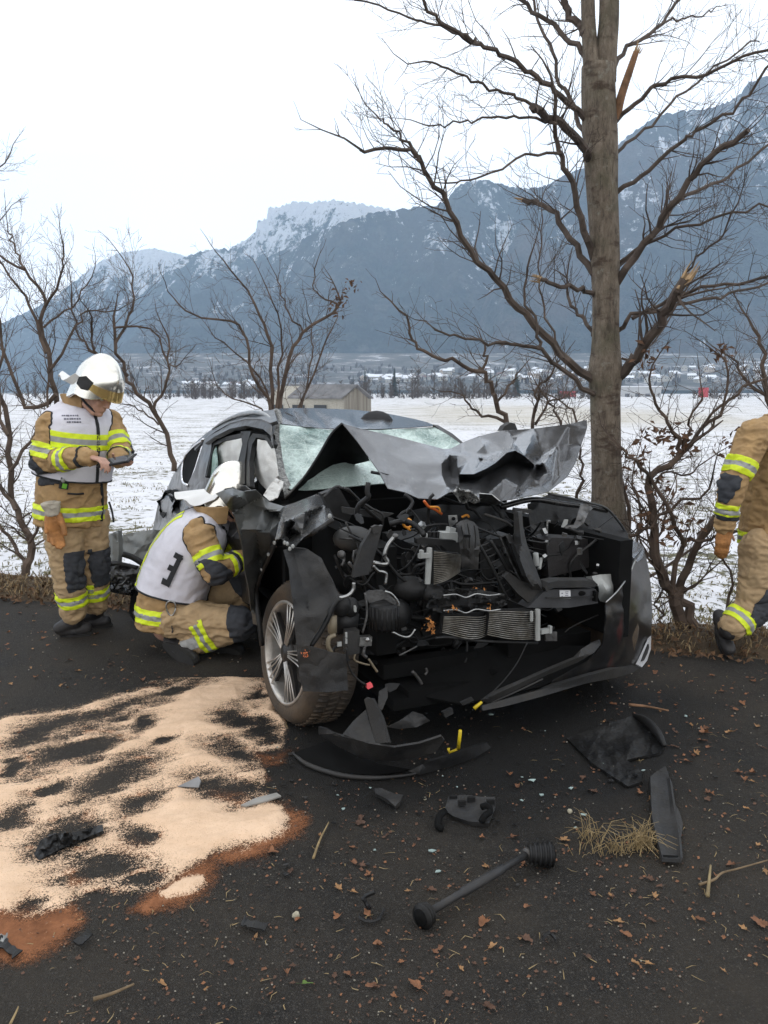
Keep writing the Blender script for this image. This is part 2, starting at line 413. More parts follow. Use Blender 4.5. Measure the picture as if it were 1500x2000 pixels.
for i in range(6):
    w, r, g = house_mesh(10 + 2 * (i % 3), 8 + (i % 2) * 2, 5.6 + (i % 3) * .8, 2.2 + .4 * (i % 2))
    o = []
    for nm, m_, mt in (('wall', w, WALLS[i % 4]), ('roof', r, ROOFS[1 if i == 4 else 0]), ('window', g, DKGL)):
        me = bpy.data.meshes.new(nm); me.from_pydata(m_.v, [], m_.f); me.materials.append(mt); o.append((nm, me))
    HM.append(o)
rh = random.Random(5)
n_h = 0
for k in range(150):
    px = rh.uniform(700, 1520) if k > 14 else rh.uniform(360, 520)
    lo = 744 if k > 14 else 757
    top = 736 if px < 860 else (722 if px < 1150 else 716)
    if k <= 14: top = 750
    py = rh.uniform(top, lo)
    Y = float(np.interp(py + 4, [690, 720, 738, 760], [1700, 1400, 1200, 1050]))
    P = at(px, py + 4, Y)
    e_ = empty('village_house', P, 'small far house with a snowy roof in the village under the mountain', 'house', 'houses of the village under the mountain')
    e_.rotation_euler = (0, 0, rh.uniform(-.6, .6) + (math.pi / 2 if rh.random() < .5 else 0)); sc_ = rh.uniform(.75, 1.15); e_.scale = (sc_, sc_, sc_)
    for nm, me in HM[rh.randrange(6)]:
        c = bpy.data.objects.new(nm, me); COL.objects.link(c); c.parent = e_
        if nm == 'window': c['kind'] = 'stuff'
    n_h += 1
# slope the village stands on
q = N('village_slope'); p = q.pos()
q.base(q.ramp(q.noise(p, .022, 5, .7), [(.42, (.035, .038, .032)), (.56, (.10, .09, .08)), (.68, (.5, .5, .52))])); q.set(Roughness=.9)
pv = []
for Y, dy in ((980, 10), (1050, 8), (1200, -14 ), (1400, -32), (1700, -62)):
    for px in range(200, 1900, 50): pv.append(at(px, 752 + dy, Y))
nn = len(range(200, 1900, 50)); pf = [(j * nn + i, j * nn + i + 1, (j + 1) * nn + i + 1, (j + 1) * nn + i) for j in range(4) for i in range(nn - 1)]
tag(mk('village_slope', pv, pf, q.m, smooth=True), kind='structure')

# ---- large pale halls at the far edge of the field
HALLW = simple('hall_wall', (.42, .43, .44), .7, var=.06, scale=.3); HALLD = simple('hall_dark_band', (.12, .13, .15), .6)
def hall(name, px0, px1, pyb, Y, h, label, wm):
    a = at(px0, pyb, Y); c = at(px1, pyb, Y); mid = (a + c) / 2; ln = abs(c.x - a.x)
    e_ = empty(name, (mid.x, Y, a.z - .5), label, 'hall'); z0 = a.z - .5
    b = MB(); b.box((mid.x, Y + 9, z0 + h / 2), (ln, 18, h)); b.build('wall', wm, e_)
    b = MB(); b.box((mid.x, Y + 9, z0 + h + .2), (ln + .8, 18.8, .5)); b.build('roof', ROOFS[0], e_)
    b = MB()
    for k in range(int(ln // 5)): b.box((mid.x - ln / 2 + 3 + k * 5, Y - .03, z0 + h * .55), (2.2, .12, h * .22))
    tag(b.build('window', HALLD, e_), kind='stuff')
hall('factory_hall', 1212, 1290, 792, 380, 9.5, 'long pale grey factory hall with flat snowy roof just right of the bare tree trunk', HALLW)
hall('factory_hall', 1392, 1510, 792, 420, 6.5, 'low wide grey hall behind the field at the right edge', HALLW)
hall('warehouse', 380, 455, 776, 520, 7, 'low white-roofed warehouse across the field between the bushes', simple('warehouse_wall', (.3, .3, .3), .8))
RED = simple('red_panel', (.42, .045, .06), .5, var=.1)
def pylon(px, py0, py1, w, Y, label):
    a = at(px, py1, Y); h = at(px, py0, Y).z - a.z; e_ = empty('advertising_pylon', a, label, 'sign')
    b = MB()
    for s in (-1, 1): b.box((a.x + s * w * .35, Y, a.z + h * .25), (.25, .25, h * .5))
    b.build('post', HALLD, e_); b = MB(); b.box((a.x, Y, a.z + h * .72), (w, .5, h * .56)); b.build('sign_board', RED, e_)
pylon(1372, 757, 797, 4.4, 350, 'red square advertising sign on posts across the field right of the trunk')
pylon(1108, 764, 795, 7.5, 350, 'wide red advertising sign across the field left of the tree trunk')

# ---- barn in the field
q = N('barn_boards'); p = q.pos(); q.base(q.ramp(q.noise(q.pos(scale=(3, 3, .08)), 1.2, 4, .6), [(.3, (.14, .125, .10)), (.7, (.29, .27, .235))])); q.set(Roughness=.9)
BARN_W = q.m; BARN_ROOF = simple('grey_barn_roof', (.15, .15, .155), .8, var=.3, scale=1.2); BARN_WALL = simple('barn_plaster', (.36, .34, .29), .9)
BY = 88.0; bp = at(672, 806, BY); bl = at(520, 806, BY + 3); BH = at(690, 768, BY).z - bp.z; BR = at(690, 745, BY).z - bp.z
e_ = empty('barn', bp, 'grey weathered wooden barn with low gable standing in the snowy field', 'barn')
gx0, gx1 = bp.x, at(725, 806, BY).x; Ld = Vector((bl.x - bp.x, 3.5, 0)); GW = gx1 - gx0; z0 = bp.z - .5
gd = Vector((GW, 1.0, 0)); O = Vector((gx0, BY, z0)); mid_ = O + gd * .5
n = 9
b = MB(); b.prism([O + Vector((.1, .12, 0)), O + gd + Vector((-.1, .12, 0)), O + gd + Vector((-.1, .12, BH)), mid_ + Vector((0, .12, BR)), O + Vector((.1, .12, BH))], Ld + Vector((.1, -.2, 0))); b.build('wall', BARN_WALL, e_)
for k in range(n):
    a0, a1 = k / n, (k + .93) / n
    def hh(a): return BH + (BR - BH) * (1 - abs(a - .5) * 2)
    A, B_ = O + gd * a0, O + gd * a1; b = MB()
    b.prism([A, B_, B_ + Vector((0, 0, hh(a1))), A + Vector((0, 0, hh(a0)))], (0, .08, 0)); b.build('board', BARN_W, e_)
b = MB(); o_ = .35
for s in (0, 1):
    ed = O + gd * s + Vector((-.25 if s == 0 else .25, -o_, BH - .12)); rg = mid_ + Vector((0, -o_, BR + .05))
    b.prism([ed, rg, rg + Vector((0, 0, .14)), ed + Vector((0, 0, .14))], Ld + Vector((0, 2 * o_, 0)))
b.build('roof', BARN_ROOF, e_)
b = MB()
for k in range(3): A = O + Ld * (.22 + .28 * k) + Vector((0, -.06, 0)); b.prism([A, A + Ld * .16, A + Ld * .16 + Vector((0, 0, BH * .62)), A + Vector((0, 0, BH * .62))], (0, .05, 0))
tag(b.build('opening', DKGL, e_), kind='stuff')

# ---- far tree line and conifers
BARKFAR = simple('far_bark', (.075, .062, .055), .95); NEED = simple('conifer_needles', (.018, .028, .018), .95, var=.5, scale=2)
def bare_far(b, base, h, rr):
    b.tube([base, base + Vector((rr.uniform(-.3, .3), 0, h * .55)), base + Vector((rr.uniform(-.5, .5), 0, h))], [.22, .12, .03], 3, cap=False)
    for k in range(26):
        t = rr.uniform(.18, .95); a = rr.uniform(0, 6.28); ln = h * rr.uniform(.16, .42) * (1.15 - t * .8); up = rr.uniform(.35, 1.3)
        s = base + Vector((0, 0, h * t)); d = Vector((math.cos(a), math.sin(a), up)).normalized() * ln
        b.tube([s, s + d * .5, s + d + Vector((0, 0, ln * .15))], [.10, .07, .03], 3, cap=False)
        for _ in range(3):
            m = s + d * rr.uniform(.3, .8); e = Vector((rr.uniform(-1, 1), rr.uniform(-1, 1), rr.uniform(.2, 1.2))) * ln * .3; b.tube([m, m + e], [.06, .025], 3, cap=False)
rr = random.Random(9); b = MB()
for k in range(420):
    px = rr.choice([rr.uniform(-60, 1560), rr.uniform(690, 1160), rr.uniform(330, 700)]); Y = rr.uniform(250, 460); yb = 782 + 10 * (px / 1500)
    bare_far(b, at(px, yb + 6, Y), rr.uniform(5, 13) * (1.2 if 800 < px < 960 else .85), rr)
for k in range(330):
    px = rr.uniform(250, 1560); py = rr.uniform(716, 756); Y = float(np.interp(py, [690, 720, 738, 760], [1700, 1400, 1200, 1050])) - 4; c0 = at(px, py, Y); hh = rr.uniform(5, 12)
    for j in range(5): a_ = rr.uniform(0, 6.28); b.tube([c0 + Vector((math.cos(a_) * 1.2, 0, hh * .2 * j * .5)), c0 + Vector((math.cos(a_) * hh * .28, math.sin(a_), hh * (.6 + .1 * j)))], [hh * .14, hh * .03], 4)
tag(b.build('far_woods', BARKFAR), 'bare brown tree belt along the far side of the field', None, None, 'stuff')
def conifer(px, pyb, pyt, Y, wd, label):
    base = at(px, pyb, Y); h = at(px, pyt, Y).z - base.z; e_ = empty('spruce_tree', base, label, 'tree'); rr = random.Random(int(px))
    b = MB(); b.tube([base, base + Vector((0, 0, h))], [.3, .04], 5); b.build('trunk', BARKFAR, e_)
    b = MB(); nl = int(h / .55)
    for k in range(nl):
        t = k / nl; z = h * (.10 + .9 * t); r = wd * (1 - t) ** .85 * rr.uniform(.75, 1.15) + .12
        for m in range(11):
            a = m * .571 + k * 1.3 + rr.uniform(-.2, .2); rl = r * rr.uniform(.7, 1.15); d = Vector((math.cos(a), math.sin(a), 0)); s = Vector((-d.y, d.x, 0))
            c0 = base + Vector((0, 0, z)); c1 = c0 + d * rl + Vector((0, 0, -rl * .45))
            b.add([c0 + Vector((0, 0, .3)), c0 + d * rl * .55 + s * rl * .28 + Vector((0, 0, -rl * .3)), c1, c0 + d * rl * .55 - s * rl * .28 + Vector((0, 0, -rl * .3))], [(0, 1, 2, 3)])
    b.build('crown', NEED, e_)
for a in [(770, 788, 717, 430, 4.2, 'tall dark spruce nearest the barn, broad and full, at the far field edge'), (713, 782, 715, 560, 2.8, 'slim dark spruce just above the barn gable'), (1008, 795, 724, 420, 4.4, 'broad dark spruce in the tree line left of the trunk'), (957, 790, 719, 500, 2.6, 'narrow spruce between the two broad spruces of the tree line'), (903, 792, 748, 420, 2.2, 'short spruce in the middle of the tree line'), (556, 792, 735, 330, 4.0, 'dark spruce behind the bare bush left of the barn'), (690, 780, 731, 600, 2.4, 'small spruce seen just over the barn roof')]:
    conifer(*a)
# ================================================================== BARE TREES AND BUSHES
q = N('tree_bark'); p = q.pos(scale=(1, 1, .35))
c = q.ramp(q.noise(p, 22, 6, .7), [(.28, (.075, .058, .043)), (.5, (.20, .160, .120)), (.75, (.34, .285, .22))])
lich = q.ramp(q.noise(q.pos(), 13, 5, .7), [(.58, 0.0), (.66, .7)]); c = q.mix(lich, c, (.30, .28, .23))
gr = q.ramp(q.noise(q.pos(), 5, 4), [(.5, 0.0), (.72, .6)]); c = q.mix(gr, c, (.085, .085, .045))
dk = q.ramp(q.noise(q.pos(scale=(1, 1, 2.2)), 7, 4, .6), [(.55, 0.0), (.68, .8)]); c = q.mix(dk, c, (.05, .026, .015))
fis = q.noise(q.pos(scale=(1, 1, .22)), 48, 5, .75); c = q.mix(q.ramp(fis, [(.32, .7), (.44, 0.0)]), c, (.045, .033, .024))
q.base(c); q.set(Roughness=.92); q.bump(q.math('ADD', fis, q.noise(p, 120, 4, .7)), 1.0, .018); BARK = q.m
TWIG = simple('twig_bark', (.080, .060, .048), .9, var=.45, scale=9)
BUSHB = simple('bush_bark', (.085, .060, .045), .92, var=.5, scale=7)
RAWWOOD = simple('splintered_wood', (.34, .23, .125), .8, var=.3, scale=30)
DEADBARK = simple('dead_bark', (.22, .12, .065), .9, var=.4, scale=18)
DRYLEAF = simple('dry_leaf', (.105, .055, .030), .85, var=.5, scale=30)

def twig(b, p, d, ln, r, lvl, rr, up=.35, sides=3, dens=1.0, crook=.21):
    """a crooked twig that carries smaller twigs"""
    n = max(3, min(7, int(ln / .09))); pts = [p.copy()]; rad = [r]; d = d.normalized()
    for i in range(n):
        d = (d + Vector((rr.gauss(0, crook), rr.gauss(0, crook), rr.gauss(0, crook) + up * .22))).normalized()
        pts.append(pts[-1] + d * (ln / n)); rad.append(max(.0011, r * (1 - .75 * (i + 1) / n)))
    b.tube(pts, rad, sides, cap=False)
    if lvl > 0:
        k = max(2, int(round(ln * 9 * dens * rr.uniform(.7, 1.3))))
        for _ in range(k):
            t = rr.uniform(.22, 1.0) * n; i = min(int(t), n - 1); q_ = pts[i].lerp(pts[i + 1], t - i); dd = (pts[i + 1] - pts[i]).normalized()
            sd = Vector((rr.gauss(0, 1), rr.gauss(0, 1), rr.gauss(0, 1))); sd = (sd - dd * sd.dot(dd)).normalized()
            ang = rr.uniform(.45, 1.05); nd = dd * math.cos(ang) + sd * math.sin(ang); nl = ln * rr.uniform(.25, .6) * (1.1 - .5 * t / n)
            if nl > .05: twig(b, q_, nd, nl, max(.0012, rad[i] * rr.uniform(.45, .7)), lvl - 1, rr, up, 3, dens, crook)
def limb(b, pts, r0, r1, rr, twigs=8, tl=.45, lvl=2, up=.35, sides=7, start=.25, dens=1.0):
    """a limb along given points, with twigs of its own"""
    c = crom(pts, max(10, len(pts) * 3)); n = len(c) - 1; sz = (c[0] - c[-1]).length
    c = [c[0]] + [p_ + Vector((rr.gauss(0, 1), rr.gauss(0, 1), rr.gauss(0, 1))) * .0095 for p_ in c[1:-1]] + [c[-1]]
    rad = [r0 + (r1 - r0) * (i / n) ** .6 for i in range(n + 1)]; b.tube(c, rad, sides)
    twigs = int(twigs * 2.3)
    for k in range(twigs):
        t = start + (1 - start) * (k + rr.random()) / twigs; i = min(int(t * n), n - 1); dd = (c[i + 1] - c[i]).normalized()
        sd = Vector((rr.gauss(0, 1), rr.gauss(0, .8), rr.gauss(0, 1))); sd = (sd - dd * sd.dot(dd)).normalized(); ang = rr.uniform(.5, 1.0)
        twig(b, c[i], dd * math.cos(ang) + sd * math.sin(ang), tl * rr.uniform(.45, 1.25), max(.0020, rad[i] * rr.uniform(.2, .36)), lvl, rr, up, 3 if rad[i] < .01 else 4, dens)
    if r1 < 3.2 * PXR: twig(b, c[-1], c[-1] - c[-2], tl * .9, r1, lvl, rr, up, 3, dens)

# ---- the big tree
TY = 5.2; rr = random.Random(21)
tbase = gnd(1192, 1072); TY = edge(0).y; 
TB = at(1190, 1058, 5.15); TB.z = -.02
tree = empty('bare_tree', TB, 'tall bare tree with grey-brown trunk standing on the verge behind the crumpled bonnet', 'tree')
def tpt(px, py, dy=0.0): return at(px, py, 5.15 + dy)
b = MB()
def loft(b, ring, rads, sides=20, seed=0, lump=.07, ell=1.0):
    c = crom(ring, len(ring) * 7); n = len(c) - 1; m = len(rads) - 1; rad = []
    for i in range(n + 1):
        t = i / n * m; k = min(int(t), m - 1); rad.append(rads[k] + (rads[k + 1] - rads[k]) * (t - k))
    vs = []; fs = []
    for i, p_ in enumerate(c):
        for k in range(sides):
            a = 2 * math.pi * k / sides
            w = 1 + lump * 2 * (float(vnoise(np.array([math.cos(a) * 1.5 + 5]), np.array([math.sin(a) * 1.5 + 5]), np.array([p_.z * 3.5]), seed)[0]) - .5)
            vs.append(p_ + Vector((math.cos(a) * rad[i] * w, math.sin(a) * rad[i] * w * ell, 0)))
    for i in range(n):
        for k in range(sides): fs.append((i * sides + k, i * sides + (k + 1) % sides, (i + 1) * sides + (k + 1) % sides, (i + 1) * sides + k))
    fs.append(tuple(range(n * sides, n * sides + sides))); b.add(vs, fs)
PXR = 5.15 / FPX
ring = [(1200, 1160), (1190, 1020), (1187, 960), (1185, 900), (1183, 830), (1182, 770), (1182, 728), (1183, 690), (1183, 640), (1183, 573), (1181, 500), (1179, 440), (1175, 344), (1172, 260), (1170, 190), (1168, 130)]
rads = [58, 36, 31, 29, 27.5, 28, 33, 28, 25, 25, 27.5, 28, 30, 31, 30, 29]
loft(b, [tpt(*a) for a in ring], [r * PXR for r in rads], seed=3)
loft(b, [tpt(1158, 160, -.01), tpt(1152, 90), tpt(1149, 40), tpt(1147, -20), tpt(1140, -140)], [17 * PXR, 14 * PXR, 12.5 * PXR, 12 * PXR, 10 * PXR], seed=4, sides=14)
loft(b, [tpt(1180, 160, .01), tpt(1185, 90), tpt(1189, 40), tpt(1190, -20), tpt(1192, -160)], [21 * PXR, 19 * PXR, 18 * PXR, 17.5 * PXR, 14 * PXR], seed=5, sides=14)
b.build('trunk', BARK, tree, smooth=True)
LB = MB()
def br(pts, r0, r1, bend=0.0, twigs=9, tl=.42, lvl=2, up=.35, d0=0.0, start=.25, dens=1.0):
    P = []; n = len(pts) - 1
    for i, (x, y) in enumerate(pts): P.append(tpt(x, y, d0 + bend * (i / n)))
    limb(LB, P, r0 * PXR * .87, r1 * PXR * .87, rr, twigs, tl, lvl, up, 7, start, dens)
br([(1156, 243), (1116, 206), (1076, 172), (1036, 143), (984, 109), (938, 86), (892, 60), (852, 34), (806, -11)], 7.5, 3, -.5, 10)
br([(938, 86), (915, 75), (869, 57), (829, 43), (772, 23), (692, 0)], 3.5, 1.6, .2, 8, .3, d0=-.4)
br([(1150, 290), (1128, 235), (1108, 180), (1093, 155), (1076, 103), (1053, 46), (1030, -10)], 6, 3, .6, 8, .35)
br([(1160, 318), (1139, 287), (1099, 247), (1064, 221), (1040, 208)], 9.5, 7.5, -.5, 3, .3)
br([(1064, 221), (1036, 203), (1000, 188), (950, 172), (915, 150), (870, 135), (830, 120)], 4, 1.8, -.2, 8, .32, d0=-.4)
br([(1087, 243), (1041, 232), (984, 231), (927, 233), (881, 244), (829, 244)], 3.5, 1.5, .3, 8, .3, d0=-.35)
br([(1160, 505), (1139, 436), (1116, 350), (1093, 298), (1084, 241), (1084, 183)], 9, 3.5, -.4, 10, .34)
br([(1093, 300), (1041, 301), (984, 324), (927, 350), (869, 358)], 3.4, 1.5, -.4, 7, .3, d0=-.25)
br([(1170, 752), (1105, 703), (1052, 644), (999, 585), (961, 537), (929, 500), (881, 418), (852, 367), (818, 315), (795, 298), (755, 287), (703, 292)], 11, 2.6, -1.0, 16, .38, start=.3)
br([(818, 315), (790, 270), (760, 245), (735, 225)], 3, 1.4, -.1, 5, .25, d0=-.95)
br([(1168, 775), (1143, 761), (1095, 719), (1052, 681), (999, 673), (951, 671), (897, 660), (849, 644)], 7.5, 2, -.5, 12, .3)
br([(1052, 681), (1049, 633), (1025, 585), (1036, 500)], 4, 2, -.1, 6, .28, d0=-.3)
br([(1162, 577), (1127, 561), (1084, 553), (1056, 546)], 5.5, 4.2, -.3, 3, .3)
br([(1160, 535), (1116, 470), (1081, 413), (1053, 398), (1022, 391)], 8, 5, .4, 6, .3)
br([(1200, 130), (1236, 86), (1294, 43), (1330, -4)], 5.5, 3, .4, 7, .35)
br([(1294, 43), (1330, 36), (1372, 30), (1400, 12)], 2.6, 1.3, .3, 5, .25, d0=.3)
br([(1200, 240), (1248, 195), (1299, 161), (1374, 146), (1443, 115), (1510, 94)], 5.5, 2.4, -.5, 10, .36)
br([(1203, 300), (1248, 258), (1316, 201), (1380, 143), (1466, 80)], 4, 2, .4, 9, .33)
br([(1205, 375), (1259, 338), (1328, 281), (1357, 261), (1414, 229), (1460, 189), (1510, 120)], 5.5, 2.4, -.4, 10, .36)
br([(1198, 745), (1239, 703), (1281, 644), (1303, 596), (1338, 546)], 12.5, 9.5, -.6, 5, .4)
br([(1200, 560), (1248, 487), (1299, 424), (1351, 344), (1408, 292), (1462, 254)], 9.5, 5, -.7, 11, .36)
br([(1205, 520), (1259, 482), (1316, 401), (1374, 367), (1431, 338), (1510, 276)], 6.5, 3, .5, 10, .36)
br([(1204, 515), (1271, 470), (1357, 436), (1443, 410), (1520, 392)], 4.5, 2, -.5, 10, .33)
br([(1200, 650), (1244, 612), (1292, 591), (1367, 564), (1447, 553), (1520, 534)], 5.5, 2.6, -.6, 10, .34)
br([(1235, 622), (1313, 599), (1383, 585), (1447, 567), (1520, 542)], 5, 2.4, .1, 9, .3, d0=.05)
br([(1165, 660), (1148, 633), (1121, 607), (1108, 568)], 5.5, 3.2, .3, 5, .35)
br([(1150, 117), (1104, 69), (1053, 29), (1000, -10)], 6.5, 4, .2, 6, .3)
br([(1146, 70), (1133, 57), (1110, 17), (1094, -20)], 9, 7, .1, 3, .3)
br([(1303, 600), (1350, 520), (1400, 470), (1440, 400)], 3, 1.4, -.3, 9, .36, d0=-.5)
br([(1215, 700), (1250, 690), (1300, 640), (1330, 560)], 3, 1.4, .4, 8, .4)
br([(1100, 700), (1060, 600), (1055, 520), (1060, 430)], 3, 1.4, .3, 8, .4, d0=-.3)
LB.build('crown', TWIG, tree)
b = MB(); P = [tpt(1203, 232), tpt(1213, 189, -.05), tpt(1230, 138, -.1), tpt(1243, 100, -.14)]
b.tube(crom(P, 12), [9 * PXR - i * .0011 for i in range(13)], 8); b.build('dead_snag', DEADBARK, tree)
def splinter(b, p, d, r, rr_):
    for k in range(9):
        s = Vector((rr_.gauss(0, 1), rr_.gauss(0, 1), rr_.gauss(0, 1))) * r * .55; b.tube([p + s - d * r, p + s * 1.5 + d * r * rr_.uniform(1.2, 3.6)], [r * .34, r * .05], 4)
for (x, y, dy, dx_, dz_, r) in ((1339, 543, -.6, .5, .85, .030), (1053, 545, -.3, -1, .25, .016), (1244, 97, -.14, .3, 1, .014), (1018, 390, .4, -1, .2, .014)):
    b = MB(); splinter(b, tpt(x, y, dy), Vector((dx_, 0, dz_)).normalized(), r, rr); tag(b.build('splintered_end', RAWWOOD, tree), kind='stuff')

# ---- bushes and small trees along the verge
def leaf_clump(b, c, n, spread, rr, size=.03):
    for _ in range(n):
        p_ = c + Vector((rr.gauss(0, spread), rr.gauss(0, spread), rr.gauss(0, spread))); u = Vector((rr.gauss(0, 1), rr.gauss(0, 1), rr.gauss(0, 1))).normalized(); w = u.orthogonal().normalized(); n_ = u.cross(w); s = size * rr.uniform(.6, 1.3)
        b.add([p_ - u * s, p_ + w * s * .5 + n_ * s * .25, p_ + u * s, p_ - w * s * .5 + n_ * s * .3], [(0, 1, 2), (0, 2, 3)])
def bush(name, Y, stems, label, seed, cat='bush', fill=0, clumps=(), mat=None, slim=1.0, short=1.0):
    """stems: (list of photo points, r0, r1, twig count, twig length, depth bend)"""
    rr = random.Random(seed); K = Y / FPX; p0 = stems[0][0][0]; B_ = at(p0[0], p0[1], Y)
    e_ = empty(name, B_, label, cat)
    tr = MB(); cr = MB()
    for (pts, r0, r1, tw, tl, bend) in stems:
        big = r0 >= 5; r0 *= slim; r1 *= slim; tl *= short
        n = len(pts) - 1; P = [at(x, y, Y + bend * i / n) for i, (x, y) in enumerate(pts)]
        c = crom(P, max(8, n * 3)); m = len(c) - 1
        c = [c[0]] + [v_ + Vector((rr.gauss(0, 1), rr.gauss(0, 1), rr.gauss(0, 1))) * .012 for v_ in c[1:-1]] + [c[-1]]
        rad = [(r0 + (r1 - r0) * (i / m) ** .8) * K for i in range(m + 1)]
        (tr if big else cr).tube(c, rad, 7 if big else 5)
        tw = int(tw * 1.9)
        for k in range(tw):
            t = .2 + .8 * (k + rr.random()) / tw; i = min(int(t * m), m - 1); dd = (c[i + 1] - c[i]).normalized()
            sd = Vector((rr.gauss(0, 1), rr.gauss(0, .9), rr.gauss(0, 1))); sd = (sd - dd * sd.dot(dd)).normalized(); an = rr.uniform(.4, 1.05)
            twig(cr, c[i], dd * math.cos(an) + sd * math.sin(an), tl * rr.uniform(.4, 1.3), max(.0024, rad[i] * rr.uniform(.2, .38)), 2, rr, .4, 3, 1.2, .22)
        twig(cr, c[-1], c[-1] - c[-2], tl, rad[-1], 2, rr, .4, 3)
    if tr.v: tr.build('trunk', mat or BUSHB, e_)
    cr.build('crown', mat or BUSHB, e_)
    if clumps:
        lf = MB()
        for (x, y, dy, n, sp) in clumps: leaf_clump(lf, at(x, y, Y + dy), n, sp, rr)
        tag(lf.build('dry_leaves', DRYLEAF, e_), kind='stuff')
    return e_
bush('hedge_tree', 6.35, [([(50, 1124), (58, 1090), (56, 1048), (30, 996), (19, 921), (15, 828), (-10, 740)], 13, 7, 14, .55, .3), ([(50, 1110), (20, 1050), (-30, 980)], 7, 4, 8, .45, .2), ([(56, 1060), (90, 1000), (110, 930), (100, 880)], 5, 2, 9, .4, -.2), ([(30, 996), (-10, 930), (-40, 860)], 6, 3, 8, .5, .1), ([(19, 921), (60, 860), (90, 800), (95, 750)], 6, 3, 12, .5, .3), ([(15, 850), (-8, 760), (5, 660), (-20, 560)], 6, 3, 12, .6, .2)],
     'crooked bare hedge tree at the left edge, dark trunk rising beside the standing firefighter', 101, 'tree', slim=.66, short=.75)
bush('hedge_tree', 7.0, [([(130, 1060), (118, 900), (107, 771), (91, 680), (80, 627), (88, 573), (48, 525), (0, 499)], 12, 3.5, 16, .7, .3), ([(91, 690), (60, 600), (20, 540), (-30, 470)], 6, 2.5, 14, .7, .2), ([(88, 600), (115, 550), (125, 510), (122, 470)], 5, 2, 12, .5, -.3), ([(100, 720), (150, 640), (170, 610), (230, 606)], 5, 2, 12, .55, .2), ([(110, 770), (53, 797), (27, 733), (0, 675), (-40, 640)], 8, 4, 14, .6, .4), ([(48, 525), (25, 480), (15, 440)], 4, 2, 10, .5, .2), ([(85, 640), (140, 600), (180, 540)], 4, 2, 12, .5, .2)],
     'bare many-branched hedge tree behind the standing firefighter', 102, 'tree', slim=.58, short=.62)
bush('hedge_tree', 7.4, [([(340, 921), (332, 869), (299, 802), (270, 765), (246, 730), (225, 670), (222, 620)], 8.5, 4, 14, .5, .2), ([(299, 802), (322, 760), (330, 700), (325, 650)], 5, 2.5, 12, .45, .1), ([(250, 735), (185, 680), (180, 620)], 5, 2.5, 14, .5, -.2), ([(225, 670), (260, 600), (250, 520)], 4.5, 2, 14, .55, .2), ([(222, 640), (290, 640), (330, 710), (350, 712)], 3.5, 1.6, 12, .4, -.2), ([(185, 690), (150, 640), (140, 570)], 4, 2, 12, .5, .1), ([(310, 830), (270, 800), (250, 790)], 3, 1.5, 6, .35, 0)],
     'slender leaning hedge tree right of the standing firefighter', 103, 'tree', slim=.66, short=.75)
bush('bare_bush', 7.6, [([(528, 815), (528, 797), (496, 733), (480, 664), (453, 627), (373, 616), (341, 584)], 8, 2.5, 14, .5, -.2), ([(530, 815), (528, 680), (507, 616), (480, 563), (437, 509)], 8, 2.5, 13, .5, .2), ([(545, 815), (565, 701), (592, 648), (651, 605), (663, 582)], 8.5, 4, 10, .45, .1), ([(660, 595), (625, 575), (608, 557), (619, 512)], 3.5, 2, 9, .35, .1), ([(575, 815), (592, 787), (625, 700), (650, 640)], 6, 2.5, 12, .45, .3), ([(592, 650), (565, 611), (549, 573), (540, 540)], 4, 2, 10, .4, .1), ([(535, 815), (510, 740), (465, 690), (420, 660)], 5, 2, 12, .5, .3), ([(538, 815), (545, 720), (550, 640), (520, 560)], 6, 2, 12, .5, -.3), ([(525, 815), (500, 790), (440, 770), (420, 745)], 4, 1.8, 9, .4, 0), ([(585, 815), (600, 740), (610, 680), (600, 610)], 4, 1.8, 10, .45, .2), ([(545, 815), (555, 740), (585, 690)], 5, 2, 10, .45, .4)],
     'spreading bare bush fanning up behind the car roof', 104, 'bush', slim=.52, short=.72, clumps=((663, 583, .1, 26, .05), (690, 556, .1, 16, .035), (655, 605, .1, 10, .04)))
bush('bare_bush', 6.0, [([(1000, 850), (991, 825), (967, 788), (961, 756), (935, 724), (887, 705), (844, 697), (812, 671), (801, 639), (780, 607)], 6, 2, 14, .3, -.2), ([(935, 724), (950, 700), (945, 670)], 3.5, 2, 4, .2, .1), ([(967, 788), (1000, 750), (1010, 730)], 3, 1.6, 4, .2, .1), ([(988, 825), (940, 805), (915, 790), (900, 770)], 3.5, 1.6, 6, .25, 0)],
     'thin crooked bare sapling sticking up over the top edge of the crumpled bonnet', 105, 'bush')
bush('bare_bush', 6.4, [([(1040, 850), (1042, 800), (1050, 760), (1075, 735)], 4, 2, 9, .35, 0), ([(1045, 830), (1070, 790), (1110, 770)], 3, 1.5, 9, .35, .1), ([(1100, 850), (1085, 800), (1060, 770)], 3, 1.5, 9, .35, .1), ([(1130, 860), (1120, 810), (1090, 780)], 3, 1.5, 9, .35, .2)],
     'low fine-twigged bush between the bonnet and the big trunk', 106, 'bush')
